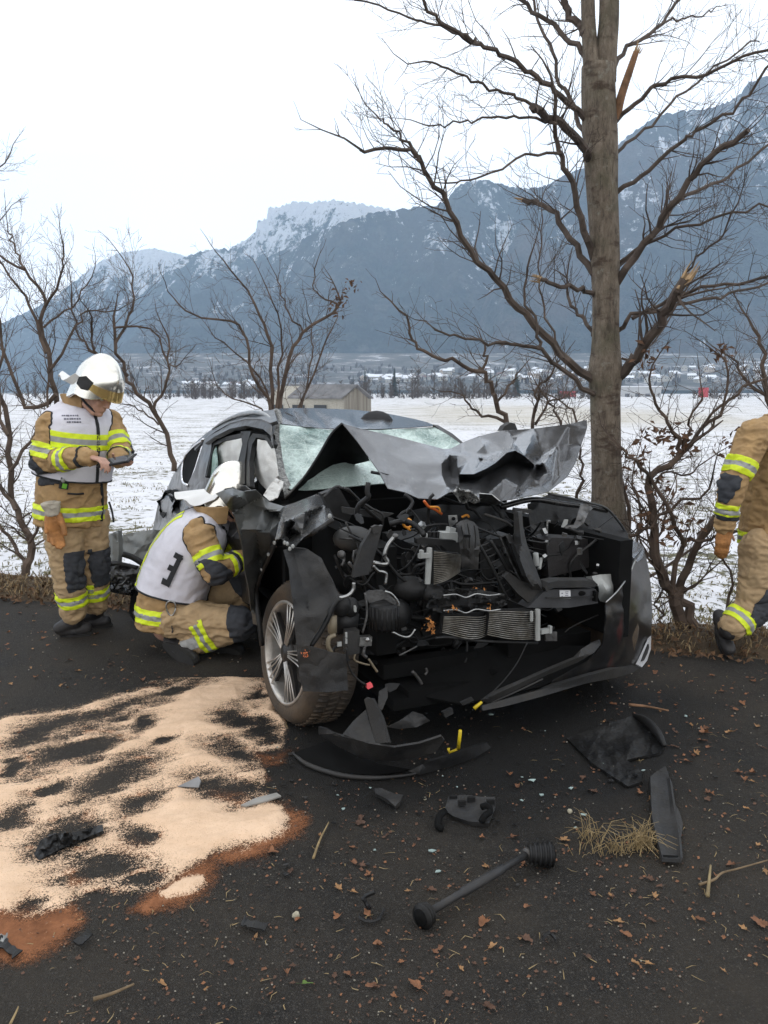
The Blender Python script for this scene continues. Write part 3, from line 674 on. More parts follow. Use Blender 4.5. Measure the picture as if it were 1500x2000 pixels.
bush('hedge_tree', 4.98, [([(1334, 1228), (1310, 1158), (1282, 1099), (1277, 1050), (1274, 996), (1272, 937), (1331, 885)], 15, 6.5, 14, .32, 0), ([(1331, 885), (1323, 853), (1303, 831), (1281, 788), (1268, 740)], 5.5, 2.5, 9, .3, -.1), ([(1331, 885), (1353, 856), (1404, 810), (1436, 770), (1495, 740)], 5.5, 2.5, 10, .3, .1), ([(1335, 870), (1350, 820), (1372, 770)], 3.4, 1.8, 8, .28, -.1), ([(1360, 850), (1412, 790), (1420, 720), (1400, 690)], 3.5, 1.8, 9, .28, 0), ([(1358, 1226), (1334, 1171), (1326, 1150), (1355, 1085), (1385, 1031), (1410, 985)], 13, 6, 10, .34, .1), ([(1312, 1160), (1331, 1077), (1334, 1061), (1312, 1004), (1274, 939), (1240, 900), (1215, 875)], 6.5, 3, 12, .3, -.1), ([(1230, 1047), (1270, 1020), (1310, 995), (1347, 972), (1376, 970), (1392, 930)], 4.5, 2.2, 9, .28, -.15), ([(1334, 1061), (1400, 1050), (1450, 1040)], 4.5, 2.5, 8, .3, 0), ([(1274, 960), (1300, 920), (1340, 930), (1380, 900)], 3, 1.6, 9, .28, .1), ([(1420, 1210), (1430, 1130), (1400, 1080)], 4, 2, 9, .3, .1), ([(1300, 1225), (1285, 1180), (1290, 1120)], 3.4, 1.8, 9, .3, .1)],
     'two-stemmed crooked hedge tree at the road edge right of the wreck, hung with dead leaves', 107, 'tree', slim=.9, clumps=((1335, 870, 0, 45, .045), (1293, 842, 0, 26, .045), (1272, 700, -.1, 24, .04), (1412, 690, 0, 20, .035), (1258, 1012, 0, 22, .05), (1300, 1035, 0, 22, .06), (1240, 905, 0, 18, .04), (1255, 870, 0, 16, .04), (1420, 870, .2, 18, .05), (1300, 960, 0, 22, .06), (1345, 1020, 0, 18, .06)))
bush('bare_bush', 5.6, [([(1230, 1130), (1225, 1050), (1218, 960), (1205, 860)], 6, 3, 14, .35, 0), ([(1235, 1130), (1250, 1020), (1235, 930)], 3.5, 1.8, 12, .33, .2), ([(1238, 1130), (1290, 1040), (1320, 960)], 3.5, 1.8, 12, .33, .3), ([(1120, 990), (1135, 930), (1128, 860)], 4, 2, 10, .3, 0), ([(1260, 1130), (1370, 1060), (1410, 960)], 3.5, 1.8, 12, .35, .3)],
     'tangle of thin bare shoots around the foot of the big tree', 108, 'bush', clumps=((1225, 960, 0, 14, .05), (1285, 1000, .2, 18, .08)))
bush('hedge_tree', 6.6, [([(1560, 1100), (1540, 900), (1500, 780), (1490, 690), (1470, 640)], 7, 3, 14, .4, 0), ([(1500, 780), (1455, 740), (1430, 700)], 4, 2, 9, .3, 0)],
     'bare branch of a hedge tree reaching in at the right edge above the walking firefighter', 109, 'tree')
bush('hedge_tree', 8.5, [([(-170, 1000), (-140, 700), (-115, 480), (-80, 380), (-40, 300)], 12, 5, 16, .9, 0), ([(-100, 450), (-40, 370), (20, 300)], 5, 2.5, 14, .6, 0), ([(-120, 600), (-60, 500), (0, 430)], 6, 3, 14, .8, 0)],
     'bare tree mostly outside the left edge whose fine twigs hang into the sky', 110, 'tree', slim=.42, short=.5)

# ---- grass
def blades(name, pts, n_per, h, mats, seed, lean=.5, wid=.0035, sprd=.05):
    rr = random.Random(seed); b = MB()
    for p_ in pts:
        for _ in range(n_per):
            q_ = p_ + Vector((rr.gauss(0, sprd), rr.gauss(0, sprd), 0)); a = rr.uniform(0, 6.28); d = Vector((math.cos(a), math.sin(a), 0)); hh = h * rr.uniform(.4, 1.3); l_ = lean * rr.uniform(.3, 1.8)
            s = Vector((-d.y, d.x, 0)) * wid * rr.uniform(.7, 1.4); m = q_ + d * hh * l_ * .35 + Vector((0, 0, hh * .62)); e = q_ + d * hh * l_ + Vector((0, 0, hh * (1 - .35 * l_)))
            b.add([q_ - s, q_ + s, m + s * .7, m - s * .7, e], [(0, 1, 2, 3), (3, 2, 4)], rr.randrange(len(mats)))
    o = b.build(name, mats, None); return tag(o, kind='stuff')
DRY = [simple('dry_grass', c, .9, var=.25, scale=20) for c in ((.19, .125, .06), (.10, .062, .03), (.26, .19, .10))]
GRN = [simple('field_grass', c, .9, var=.25, scale=20) for c in ((.095, .095, .03), (.14, .12, .05), (.20, .16, .08))]
rg = random.Random(3); pts = []
for k in range(1500):
    t = rg.uniform(-2.5, 9.5); o = abs(rg.gauss(0, .28)) + .0 + rg.uniform(-.05, .15)
    pts.append(edge(t, o, .015 + .05 * min(1, max(0, o / .15)) - max(0, o - .35) * .27))
blades('dry_verge_grass', pts, 6, .055, DRY, 31, 1.1, .0035, .04)
pts = []
for k in range(5200):
    y = 6.2 + 26 * rg.random() ** 1.7; x = rg.uniform(-.62, .62) * y; d = (Vector((x, y, 0)) - E0).dot(EN)
    if d < .9 or float(fbm(np.array([x * .8]), np.array([y * .8]), seed=8)[0]) < .45: continue
    pts.append(Vector((x, y, field_z(x, y) - .01)))
blades('field_grass', pts, 7, .06, GRN, 32, .9, .006, .06)

rg = random.Random(41); lb = MB()
for k in range(2600):
    t = rg.uniform(-2.5, 9.5); o = abs(rg.gauss(.05, .25)) - .15; c = edge(t, o, .02 + .05 * min(1, max(0, o / .15)) - max(0, o - .35) * .27)
    leaf_clump(lb, c, 1, .004, rg, .022)
tag(lb.build('verge_leaf_litter', [simple('verge_leaf', (.115, .062, .030), .85, var=.6, scale=14)]), kind='stuff')
# ================================================================== THE WRECKED CAR
TH = R(24); CO = gnd(585, 1436); EB = Vector((-math.sin(TH), math.cos(TH), 0)); EL = Vector((math.cos(TH), math.sin(TH), 0)); EZ = Vector((0, 0, 1))
def W(a, s, z): return CO + EB * a + EL * s + EZ * z          # car frame: a back along the car, s across from its right side, z up
def _pl(px, py, n, k):
    d = ray(px, py); t = (k - (CAM - CO).dot(n)) / d.dot(n); return CAM + d * t
def pa(px, py, a): return _pl(px, py, EB, a)
def ps(px, py, s): return _pl(px, py, EL, s)
def pz(px, py, z): return _pl(px, py, EZ, z)
def A_(px, py, a): return (px, py, pa(px, py, a).y)
def S_(px, py, s): return (px, py, ps(px, py, s).y)
def Z_(px, py, z): return (px, py, pz(px, py, z).y)

def in_poly(P, poly):
    x, y = P[:, 0], P[:, 1]; ins = np.zeros(len(P), bool); n = len(poly)
    for i in range(n):
        x0, y0 = poly[i]; x1, y1 = poly[(i + 1) % n]
        c = ((y0 > y) != (y1 > y)); ins ^= c & (x < (x1 - x0) * (y - y0) / ((y1 - y0) if y1 != y0 else 1e-9) + x0)
    return ins
def sheet_pts(outline, inner=(), creases=(), sp=5.0, smooth=.35, wr=0.0, wscale=40, seed=1, cells=None):
    ctl = list(outline) + list(inner); edges = [(i, (i + 1) % len(outline)) for i in range(len(outline))]
    for cr in creases:
        b = len(ctl); ctl += list(cr); edges += [(b + i, b + i + 1) for i in range(len(cr) - 1)]
    ctl = [tuple(map(float, c)) for c in ctl]; C2 = np.array([(c[0], c[1]) for c in ctl]); CY = np.array([c[2] for c in ctl])
    rv, _, rf, ov, _, _ = delaunay_2d_cdt([Vector(c) for c in C2], edges, [list(range(len(outline)))], 1, 1e-4)
    V2 = np.array([(v.x, v.y) for v in rv]); VY = np.array([np.mean(CY[o]) if o else np.nan for o in ov])
    if np.isnan(VY).any():
        for i in np.where(np.isnan(VY))[0]:
            d = ((C2 - V2[i]) ** 2).sum(1) + 1e-6; VY[i] = (CY / d).sum() / (1 / d).sum()
    poly = C2[:len(outline)]
    fine, fe = [], []
    def samp(a, c):
        n = max(1, int(round(np.hypot(*(c - a)) / sp))); return [a + (c - a) * k / n for k in range(n)]
    start = 0
    for i in range(len(poly)): fine += samp(poly[i], poly[(i + 1) % len(poly)])
    nb = len(fine); fe = [(i, (i + 1) % nb) for i in range(nb)]
    for cr in creases:
        b = len(fine); pts = []
        for a, c in zip(cr[:-1], cr[1:]): pts += samp(np.array(a[:2], float), np.array(c[:2], float))
        pts.append(np.array(cr[-1][:2], float)); fine += pts; fe += [(b + i, b + i + 1) for i in range(len(pts) - 1)]
    F = np.array(fine); lo, hi = poly.min(0), poly.max(0)
    gx, gy = np.meshgrid(np.arange(lo[0], hi[0], sp), np.arange(lo[1], hi[1], sp * .87)); gx = gx + (np.arange(gx.shape[0]) % 2)[:, None] * sp * .5
    G = np.stack([gx.ravel(), gy.ravel()], 1); G = G[in_poly(G, poly)]
    if len(G):
        keep = np.ones(len(G), bool)
        for k in range(0, len(F), 200): keep &= ((G[:, None, :] - F[None, k:k + 200, :]) ** 2).sum(2).min(1) > (sp * .55) ** 2
        G = G[keep]; ALL = np.concatenate([F, G])
    else: ALL = F
    r2, _, f2, _, _, _ = delaunay_2d_cdt([Vector(p) for p in ALL], fe, [list(range(nb))], 1, 1e-4)
    P = np.array([(v.x, v.y) for v in r2])
    yl = np.full(len(P), np.nan)
    for t in rf:
        for k in range(1, len(t) - 1):
            a, b_, c = V2[t[0]], V2[t[k]], V2[t[k + 1]]; den = (b_[1] - c[1]) * (a[0] - c[0]) + (c[0] - b_[0]) * (a[1] - c[1])
            if abs(den) < 1e-9: continue
            w0 = ((b_[1] - c[1]) * (P[:, 0] - c[0]) + (c[0] - b_[0]) * (P[:, 1] - c[1])) / den; w1 = ((c[1] - a[1]) * (P[:, 0] - c[0]) + (a[0] - c[0]) * (P[:, 1] - c[1])) / den; w2 = 1 - w0 - w1
            m = (w0 > -.02) & (w1 > -.02) & (w2 > -.02); yl[m] = w0[m] * VY[t[0]] + w1[m] * VY[t[k]] + w2[m] * VY[t[k + 1]]
    bad = np.isnan(yl)
    if bad.any():
        d = ((P[bad][:, None] - C2[None]) ** 2).sum(2) + 1e-6; yl[bad] = (CY / d).sum(1) / (1 / d).sum(1)
    if smooth > 0:
        n = len(C2); D = ((C2[:, None] - C2[None]) ** 2).sum(2); K = np.where(D > 0, D * np.log(D + 1e-12), 0) + np.eye(n) * 60
        M = np.zeros((n + 3, n + 3)); M[:n, :n] = K; M[:n, n] = 1; M[:n, n + 1:] = C2; M[n, :n] = 1; M[n + 1:, :n] = C2.T
        sol = np.linalg.lstsq(M, np.concatenate([CY, np.zeros(3)]), rcond=None)[0]; D = ((P[:, None] - C2[None]) ** 2).sum(2)
        yt = np.where(D > 0, D * np.log(D + 1e-12), 0) @ sol[:n] + sol[n] + P @ sol[n + 1:]
        yt = np.clip(yt, CY.min() - .08, CY.max() + .08); yl = yl * (1 - smooth) + yt * smooth
    if wr:
        r = 1 - np.abs(2 * fbm(P[:, 0] / wscale + seed * 3.7, P[:, 1] / wscale, oct=3, seed=seed) - 1); yl = yl + (r - .7) * wr
    return P, yl, [tuple(f) for f in f2]
def solid(name, V, F, mat, parent, th, smooth=True):
    me = bpy.data.meshes.new(name); me.from_pydata([tuple(v) for v in V], [], F); bm = bmesh.new(); bm.from_mesh(me)
    bmesh.ops.recalc_face_normals(bm, faces=bm.faces); bm.normal_update()
    # face the camera side outwards
    s = sum(f.normal.dot(CAM - f.calc_center_median()) * f.calc_area() for f in bm.faces)
    if s < 0: bmesh.ops.reverse_faces(bm, faces=bm.faces)
    if th: bmesh.ops.solidify(bm, geom=bm.faces[:] + bm.edges[:] + bm.verts[:], thickness=th)
    bm.to_mesh(me); bm.free()
    if smooth: me.polygons.foreach_set('use_smooth', [True] * len(me.polygons))
    me.update(); o = link(name, me, mat, parent)
    if smooth:
        me.set_sharp_from_angle(angle=R(28))
    return o
def sheet(name, outline, mat, parent, inner=(), creases=(), sp=5.0, th=.003, smooth=.35, wr=0.0, wscale=40, seed=1, shade=True):
    P, Y, F = sheet_pts(outline, inner, creases, sp, smooth, wr, wscale, seed)
    return solid(name, [at(p[0], p[1], y) for p, y in zip(P, Y)], F, mat, parent, th, shade)

# ---- car materials
q = N('car_paint'); p = q.pos()
d = q.ramp(q.noise(p, 5, 5, .7), [(.48, 0.0), (.72, .75)]); sc = q.ramp(q.noise(q.pos(scale=(1, 6, 1.5)), 14, 4, .7), [(.62, 0.0), (.68, .5)])
c = q.mix(d, (.045, .046, .048), (.065, .058, .047)); c = q.mix(sc, c, (.17, .16, .14))
q.base(c); q.set(Metallic=.35, Roughness=q.ramp(d, [(0, .30), (1, .62)]), Coat_Weight=.12, Coat_Roughness=.2, Specular_IOR_Level=.4); q.bump(q.noise(p, 9, 3), .25, .02); PAINT = q.m
q = N('sky_lit_paint'); p = q.pos()  # same car paint made lighter: the sky reflection is put into the base colour
d = q.ramp(q.noise(p, 4, 5, .7), [(.56, 0.0), (.8, .35)]); c = q.mix(d, (.135, .136, .140), (.13, .12, .105))
sc = q.ramp(q.noise(q.pos(scale=(4, 1, 1)), 22, 4, .7), [(.62, 0.0), (.67, .5)]); c = q.mix(sc, c, (.30, .29, .27))
q.base(c); q.set(Metallic=.75, Roughness=q.ramp(d, [(0, .20), (1, .36)]), Coat_Weight=.25, Coat_Roughness=.1); q.bump(q.noise(p, 7, 2), .12, .02); SKY_LIT = q.m
q = N('lit_wing_paint'); p = q.pos()  # car paint again, lightened so the reflections on the wing are in the colour
d = q.ramp(q.noise(p, 6, 5, .7), [(.52, 0.0), (.75, .6)]); sc = q.ramp(q.noise(q.pos(scale=(2, 2, 1)), 30, 5, .75), [(.60, 0.0), (.66, .5)])
c = q.mix(d, (.105, .107, .110), (.11, .098, .075)); c = q.mix(sc, c, (.25, .22, .15)); q.base(c); q.set(Metallic=.5, Roughness=q.ramp(d, [(0, .24), (1, .5)])); WING_LIT = q.m
q = N('brightened_door_paint'); p = q.pos()  # car paint brightened in its base colour to offset the dark road reflections
d = q.ramp(q.noise(p, 5, 5, .7), [(.45, 0.0), (.75, .8)]); sc = q.ramp(q.noise(q.pos(scale=(1, 1, 9)), 10, 4, .7), [(.62, 0.0), (.68, .5)])
c = q.mix(d, (.062, .064, .062), (.085, .080, .062)); c = q.mix(sc, c, (.17, .165, .15)); q.base(c); q.set(Metallic=.15, Roughness=q.ramp(d, [(0, .32), (1, .6)])); DOOR_BRIGHT = q.m
BLKPL = simple('black_plastic', (.009, .009, .0094), .5, var=.35, scale=20, bump=.15, dirt=(.03, .027, .022), dirt_amt=.3, spec=.35)
GRYPL = simple('dark_grey_plastic', (.021, .021, .0215), .55, var=.3, scale=14, bump=.2, dirt=(.06, .053, .043), dirt_amt=.4, spec=.35)
LINER = simple('arch_liner_plastic', (.021, .021, .0215), .72, var=.25, scale=9, bump=.5, bscale=220, dirt=(.06, .054, .046), dirt_amt=.5, spec=.3)
GLOSSB = simple('gloss_black_skin', (.012, .012, .0125), .14, var=.3, scale=10, dirt=(.05, .046, .04), dirt_amt=.35)
ALU = simple('bare_aluminium', (.36, .36, .35), .36, 1.0, .25, 18, .2)
STEEL = simple('greased_steel', (.13, .13, .13), .45, .8, .4, 22, .3, dirt=(.05, .04, .03), dirt_amt=.6)
WHITEP = simple('milky_plastic', (.31, .32, .31), .5, var=.15, scale=14, dirt=(.25, .23, .2), dirt_amt=.4)
ORANGE = simple('orange_plastic', (.62, .24, .02), .45); YELLOW = simple('yellow_plastic', (.62, .45, .015), .45); REDPK = simple('red_connector', (.65, .09, .10), .45); TAN = simple('tan_plastic', (.16, .13, .085), .6)
RUBBER = simple('tyre_rubber', (.020, .019, .018), .85, var=.3, scale=12, bump=.4, bscale=90, dirt=(.095, .064, .038), dirt_amt=.9)
SEATB = simple('black_interior', (.0045, .0045, .0045), .85, spec=.15)
AIRBAG = simple('airbag_cloth', (.74, .74, .72), .85, var=.08, scale=8, bump=.3, bscale=120, dirt=(.45, .43, .38), dirt_amt=.4)
CHROME = simple('chrome_trim', (.75, .75, .76), .15, 1.0, .1)
def glass_mat(name, milk, milkcol=(.55, .68, .63), dark=(.10, .17, .16)):
    q = N(name); p = q.pos()
    v = q.n('TexVoronoi', feature='DISTANCE_TO_EDGE'); v.inputs['Scale'].default_value = 60; q.l(p, v.inputs['Vector']); crk = q.ramp(v.outputs['Distance'], [(.0, 1.0), (.06, 0.0)])
    v2 = q.n('TexVoronoi', feature='DISTANCE_TO_EDGE'); v2.inputs['Scale'].default_value = 13; q.l(p, v2.inputs['Vector']); crk2 = q.ramp(v2.outputs['Distance'], [(.0, 1.0), (.035, 0.0)])
    m = q.ramp(q.noise(p, 3.2, 6, .7), [(.46 - milk * .22, 0.0), (.62 - milk * .1, 1.0)])
    c = q.mix(m, dark, milkcol); c = q.mix(q.math('MULTIPLY', crk, .5), c, (.75, .86, .82)); c = q.mix(q.math('MULTIPLY', crk2, .6), c, (.8, .9, .86))
    q.base(c); q.set(Roughness=.22); q.bump(q.math('ADD', v.outputs['Distance'], v2.outputs['Distance']), .6, .01)
    tr = q.n('BsdfTransparent'); tr.inputs['Color'].default_value = (.75, .88, .84, 1); mx = q.n('MixShader')
    f = q.math('MULTIPLY', q.math('SUBTRACT', 1.0, m), .5); q.l(f, mx.inputs['Fac']); q.l(q.b.outputs[0], mx.inputs[1]); q.l(tr.outputs[0], mx.inputs[2]); q.l(mx.outputs[0], q.out.inputs['Surface']); return q.m
GLASS = glass_mat('shattered_windscreen_glass', .75); GLASS2 = glass_mat('shattered_side_glass', .15, (.32, .5, .42), (.05, .10, .085))

car = empty('wrecked_car', CO, 'dark grey estate car wreck with its whole front torn open and bonnet crumpled upwards', 'car')
def plate(name, pts, mat, th=.004, sp=9, wr=0.0, smooth=0.0, creases=(), parent=None, seed=1, inner=()): return sheet(name, pts, mat, parent or car, inner, creases, sp, th, smooth, wr, 30, seed)

# ---- shell: floor, bulkhead, sills, cabin
b = MB(); ROT = Matrix((EL, EB, EZ)).transposed()
def cb(b, a, s, z, size, mi=0): b.box(W(a, s, z), (size[1], size[0], size[2]), ROT, mi)     # size = (along, across, up)
cb(b, 2.0, .92, .30, (3.1, 1.5, .12)); cb(b, .80, .90, .62, (.06, 1.45, .72)); cb(b, 3.45, .92, .70, (.06, 1.4, .7)); cb(b, 2.3, 1.72, .62, (2.4, .05, .62)); cb(b, 1.2, .9, 1.0, (.7, 1.35, .12))
cb(b, .2, 1.6, .62, (1.1, .08, .5)); cb(b, .25, .36, .66, (.9, .10, .5)); cb(b, .25, .95, .20, (1.1, 1.2, .05))
b.build('body_shell', SEATB, car)
b = MB()
for s in (.55, 1.3):
    cb(b, 1.75, s, .62, (.5, .5, .22)); b.box(W(2.0, s, .98), (.48, .16, .62), ROT @ Euler((-.18, 0, 0)).to_matrix()); b.ball(W(2.08, s, 1.36), (.13, .07, .10), 10, 8)
b.build('seat', simple('seat_cloth', (.03, .03, .032), .9), car, True)

# ---- roof, pillars, rails
sheet('roof', [A_(541, 826, 1.35), A_(590, 833, 1.36), A_(640, 837, 1.36), A_(740, 838, 1.37), A_(800, 835, 1.36), A_(851, 831, 1.35), A_(832, 824, 1.7), A_(813, 819, 2.2), A_(754, 807, 2.7), A_(690, 800, 2.9), A_(613, 797, 2.9), A_(566, 797, 2.7), A_(545, 798, 1.9), A_(536, 806, 1.6)], SKY_LIT, car,
      [A_(600, 812, 1.9), A_(680, 820, 1.8), A_(750, 824, 1.75)], [[A_(545, 798, 1.9), A_(548, 812, 1.6), A_(560, 829, 1.36)], [A_(610, 798, 2.8), A_(650, 815, 1.9), A_(700, 836, 1.38)], [A_(754, 807, 2.7), A_(745, 822, 1.8), A_(760, 837, 1.38)]], 4, .004, .15, .05, 30, 3)
q = N('grainy_pillar'); p = q.pos(); q.base(q.ramp(q.noise(p, 55, 5, .8), [(.38, (.06, .06, .058)), (.52, (.22, .22, .21)), (.68, (.50, .50, .48))])); q.set(Roughness=.6); GRAIN = q.m
plate('a_pillar', [A_(532, 800, 1.55), A_(541, 797, 1.5), A_(546, 822, 1.36), A_(546, 850, 1.27), A_(551, 890, 1.1), A_(558, 925, .95), A_(572, 955, .85), A_(560, 972, .83), A_(549, 950, .85), A_(541, 905, 1.02), A_(534, 868, 1.2), A_(529, 835, 1.35)], GRAIN, .03, 4, .02)
plate('a_pillar', [A_(846, 829, 1.37), A_(855, 830, 1.36), A_(884, 847, 1.2), A_(908, 867, 1.05), A_(903, 870, 1.05), A_(876, 851, 1.2)], PAINT, .04, 4)
plate('cant_rail', [S_(541, 822, .22), S_(528, 826, .2), S_(510, 818, .2), S_(480, 818, .18), S_(450, 826, .16), S_(420, 843, .12), S_(398, 860, .1), S_(380, 880, .08), S_(378, 868, .12), S_(400, 848, .2), S_(420, 834, .25), S_(450, 819, .3), S_(480, 810, .32), S_(510, 803, .34), S_(535, 800, .34)], PAINT, .02, 4, .02)
plate('roof_frame', [S_(534, 868, .16), S_(528, 850, .17), S_(514, 838, .18), S_(480, 831, .16), S_(450, 837, .14), S_(420, 852, .1), S_(400, 866, .08), S_(398, 859, .1), S_(420, 842, .13), S_(450, 825, .17), S_(480, 817, .19), S_(510, 817, .21), S_(530, 826, .21)], PAINT, .03, 3, .01)
b = MB(); b.tube(crom([ps(532, 822, .25), ps(520, 811, .26), ps(500, 806, .27), ps(470, 810, .26), ps(440, 822, .24), ps(415, 838, .2)], 24), [.006 + .012 * math.sin(math.pi * i / 24) for i in range(25)], 8); b.build('roof_rail', ALU, car, True)
plate('b_pillar', [S_(470, 842, .17), S_(490, 842, .17), S_(484, 862, .15), S_(478, 900, .1), S_(478, 945, .06), S_(456, 945, .05), S_(464, 905, .08), S_(473, 868, .13)], BLKPL, .05, 4)
plate('door_frame', [S_(533, 868, .17), S_(520, 850, .18), S_(494, 846, .17), S_(482, 862, .15), S_(479, 900, .11), S_(482, 950, .06), S_(488, 950, .06), S_(487, 900, .11), S_(492, 868, .15), S_(500, 855, .17), S_(518, 858, .18), S_(530, 876, .17)], BLKPL, .03, 3)
plate('c_pillar', [S_(398, 862, .1), S_(414, 856, .12), S_(412, 880, .1), S_(404, 915, .06), S_(398, 945, .04), S_(372, 962, .02), S_(364, 950, .02), S_(380, 918, .05), S_(391, 885, .08)], PAINT, .06, 4, .02)
plate('door_frame', [S_(412, 866, .12), S_(440, 853, .15), S_(472, 846, .16), S_(473, 854, .16), S_(440, 861, .15), S_(418, 870, .12), S_(410, 900, .08), S_(404, 930, .05), S_(398, 930, .05), S_(404, 895, .08)], BLKPL, .03, 3)
plate('quarter_window', [S_(396, 860, .12), S_(388, 884, .1), S_(379, 914, .07), S_(367, 946, .04), S_(358, 942, .04), S_(356, 914, .06), S_(365, 889, .09), S_(380, 872, .11)], SEATB, .004, 4)
b = MB(); b.tube(crom([ps(398, 858, .10), ps(380, 870, .09), ps(364, 888, .07), ps(356, 914, .04), ps(357, 940, .02), ps(367, 948, .02)], 20), .011, 6); b.build('window_trim', CHROME, car, True)
sheet('quarter_panel', [S_(378, 867, .2), S_(358, 896, .18), S_(338, 928, .15), S_(324, 960, .12), S_(310, 978, .1), S_(304, 1006, .08), S_(298, 1034, .06), S_(330, 1040, .02), S_(352, 1046, 0), S_(385, 1010, 0), S_(400, 960, .02), S_(370, 955, .02), S_(356, 942, .05), S_(353, 914, .08), S_(362, 888, .12)], PAINT, car, [S_(340, 980, .0), S_(360, 1000, -.06), S_(320, 1010, .1)], [[S_(324, 960, .12), S_(345, 985, .10), S_(360, 1020, -.05)], [S_(310, 990, .1), S_(335, 1000, -.02), S_(350, 1040, .06)]], 4, .004, .1, .05, 26, 5)
sheet('tail_light_recess_shade', [S_(322, 960, .08), S_(332, 957, .06), S_(344, 962, .03), (*S_(342, 980, .03),), S_(334, 990, .03), S_(326, 1000, .04), S_(318, 1012, .05), S_(312, 1004, .07), S_(314, 990, .08), S_(309, 980, .08), S_(318, 972, .08)], SEATB, car, [S_(330, 972, .18), S_(320, 990, .18)], (), 4, .01, .1, .08, 9, 4)  # black sheet painted in for the shade of the empty lamp recess
# side of the body behind the kneeling firefighter
sheet('rear_door', [S_(398, 932, .03), S_(478, 948, .03), S_(500, 965, .04), S_(500, 1060, .02), S_(500, 1185, .05), S_(360, 1130, .05), S_(345, 1050, .02), S_(372, 962, .02)], PAINT, car, [S_(420, 1040, -.03)], [[S_(380, 985, -.02), S_(440, 1000, .06), S_(498, 1010, -.02)]], 6, .004, .3, .03, 50, 6)

plate('headliner', [S_(402, 876, .20), S_(420, 850, .2), S_(445, 834, .21), S_(480, 826, .21), S_(512, 834, .21), S_(534, 850, .21), S_(535, 872, .21), S_(515, 856, .21), S_(480, 850, .2), S_(445, 858, .2), S_(415, 874, .2), S_(408, 890, .2)], SEATB, .01, 5)
# ---- glass and airbags
sheet('windscreen', [A_(546, 829, 1.345), A_(640, 839, 1.36), A_(740, 840, 1.36), A_(849, 834, 1.35), A_(878, 851, 1.18), A_(903, 869, 1.05), A_(870, 935, .85), A_(735, 945, .80), A_(600, 957, .82), A_(566, 955, .84), A_(556, 930, .95), A_(546, 880, 1.15)], GLASS, car, [A_(660, 890, 1.05), A_(620, 880, 1.12), A_(760, 890, 1.1), A_(740, 920, .93)], [], 6, .005, .5, .03, 60, 8)
sheet('side_window', [S_(404, 929, .08), S_(410, 890, .1), S_(422, 872, .12), S_(425, 905, .09), S_(424, 930, .07)], GLASS2, car, (), (), 4, .004, 0, .01, 20, 3)
def airbag(pts, mid, bulge, seed, s):
    return sheet('curtain_airbag', [S_(x, y, s) for x, y in pts], AIRBAG, car, [S_(x, y, s - bulge * .3) for x, y in mid], (), 4, .012, .2, .045, 22, seed)
airbag([(416, 872), (440, 862), (470, 857), (473, 866), (466, 900), (461, 935), (432, 935), (420, 915), (414, 895)], [(440, 895), (455, 880), (440, 915)], .05, 2, .155)
airbag([(503, 858), (520, 862), (532, 872), (537, 900), (541, 930), (536, 945), (522, 958), (508, 944), (498, 924), (496, 905), (501, 885)], [(518, 890), (520, 920), (526, 910)], .07, 4, .175)
sheet('trim_shard', [S_(540, 934, .1), S_(528, 945, .08), S_(514, 967, .06), S_(526, 978, .06), S_(540, 972, .08), S_(550, 952, .1), S_(552, 940, .11)], AIRBAG, car, (), (), 3, .006, 0, .05, 14, 6)

# ---- bonnet
BO = [A_(669, 827, .64), A_(700, 836, .66), A_(754, 848, .68), A_(817, 864, .68), A_(867, 877, .60), A_(881, 876, .58), A_(908, 862, .60), A_(935, 852, .60), A_(980, 841, .62), A_(1044, 837, .62), A_(1112, 828, .62), A_(1146, 820, .62),
      A_(1147, 835, .58), A_(1135, 871, .42), A_(1124, 905, .28), A_(1108, 932, .18), A_(1071, 961, .05), A_(1012, 973, -.15), A_(976, 979, -.2), A_(945, 972, -.2), A_(917, 979, -.2), A_(900, 968, -.16), A_(886, 960, -.12), A_(876, 962, -.05), A_(854, 975, -.02), A_(817, 973, .02), A_(790, 961, .06), A_(758, 954, .12), A_(740, 921, .25), A_(718, 890, .42), A_(695, 858, .56)]
BI = [A_(760, 885, .48), A_(800, 905, .38), A_(700, 845, .62), A_(830, 940, .18), A_(1000, 855, .56), A_(960, 862, .52), A_(1090, 870, .45), A_(1060, 890, .36), A_(1080, 930, .17), A_(800, 945, .16), A_(930, 945, -.02), A_(985, 935, .0), A_(1010, 950, -.08), A_(940, 895, .30), A_(915, 900, .24)]
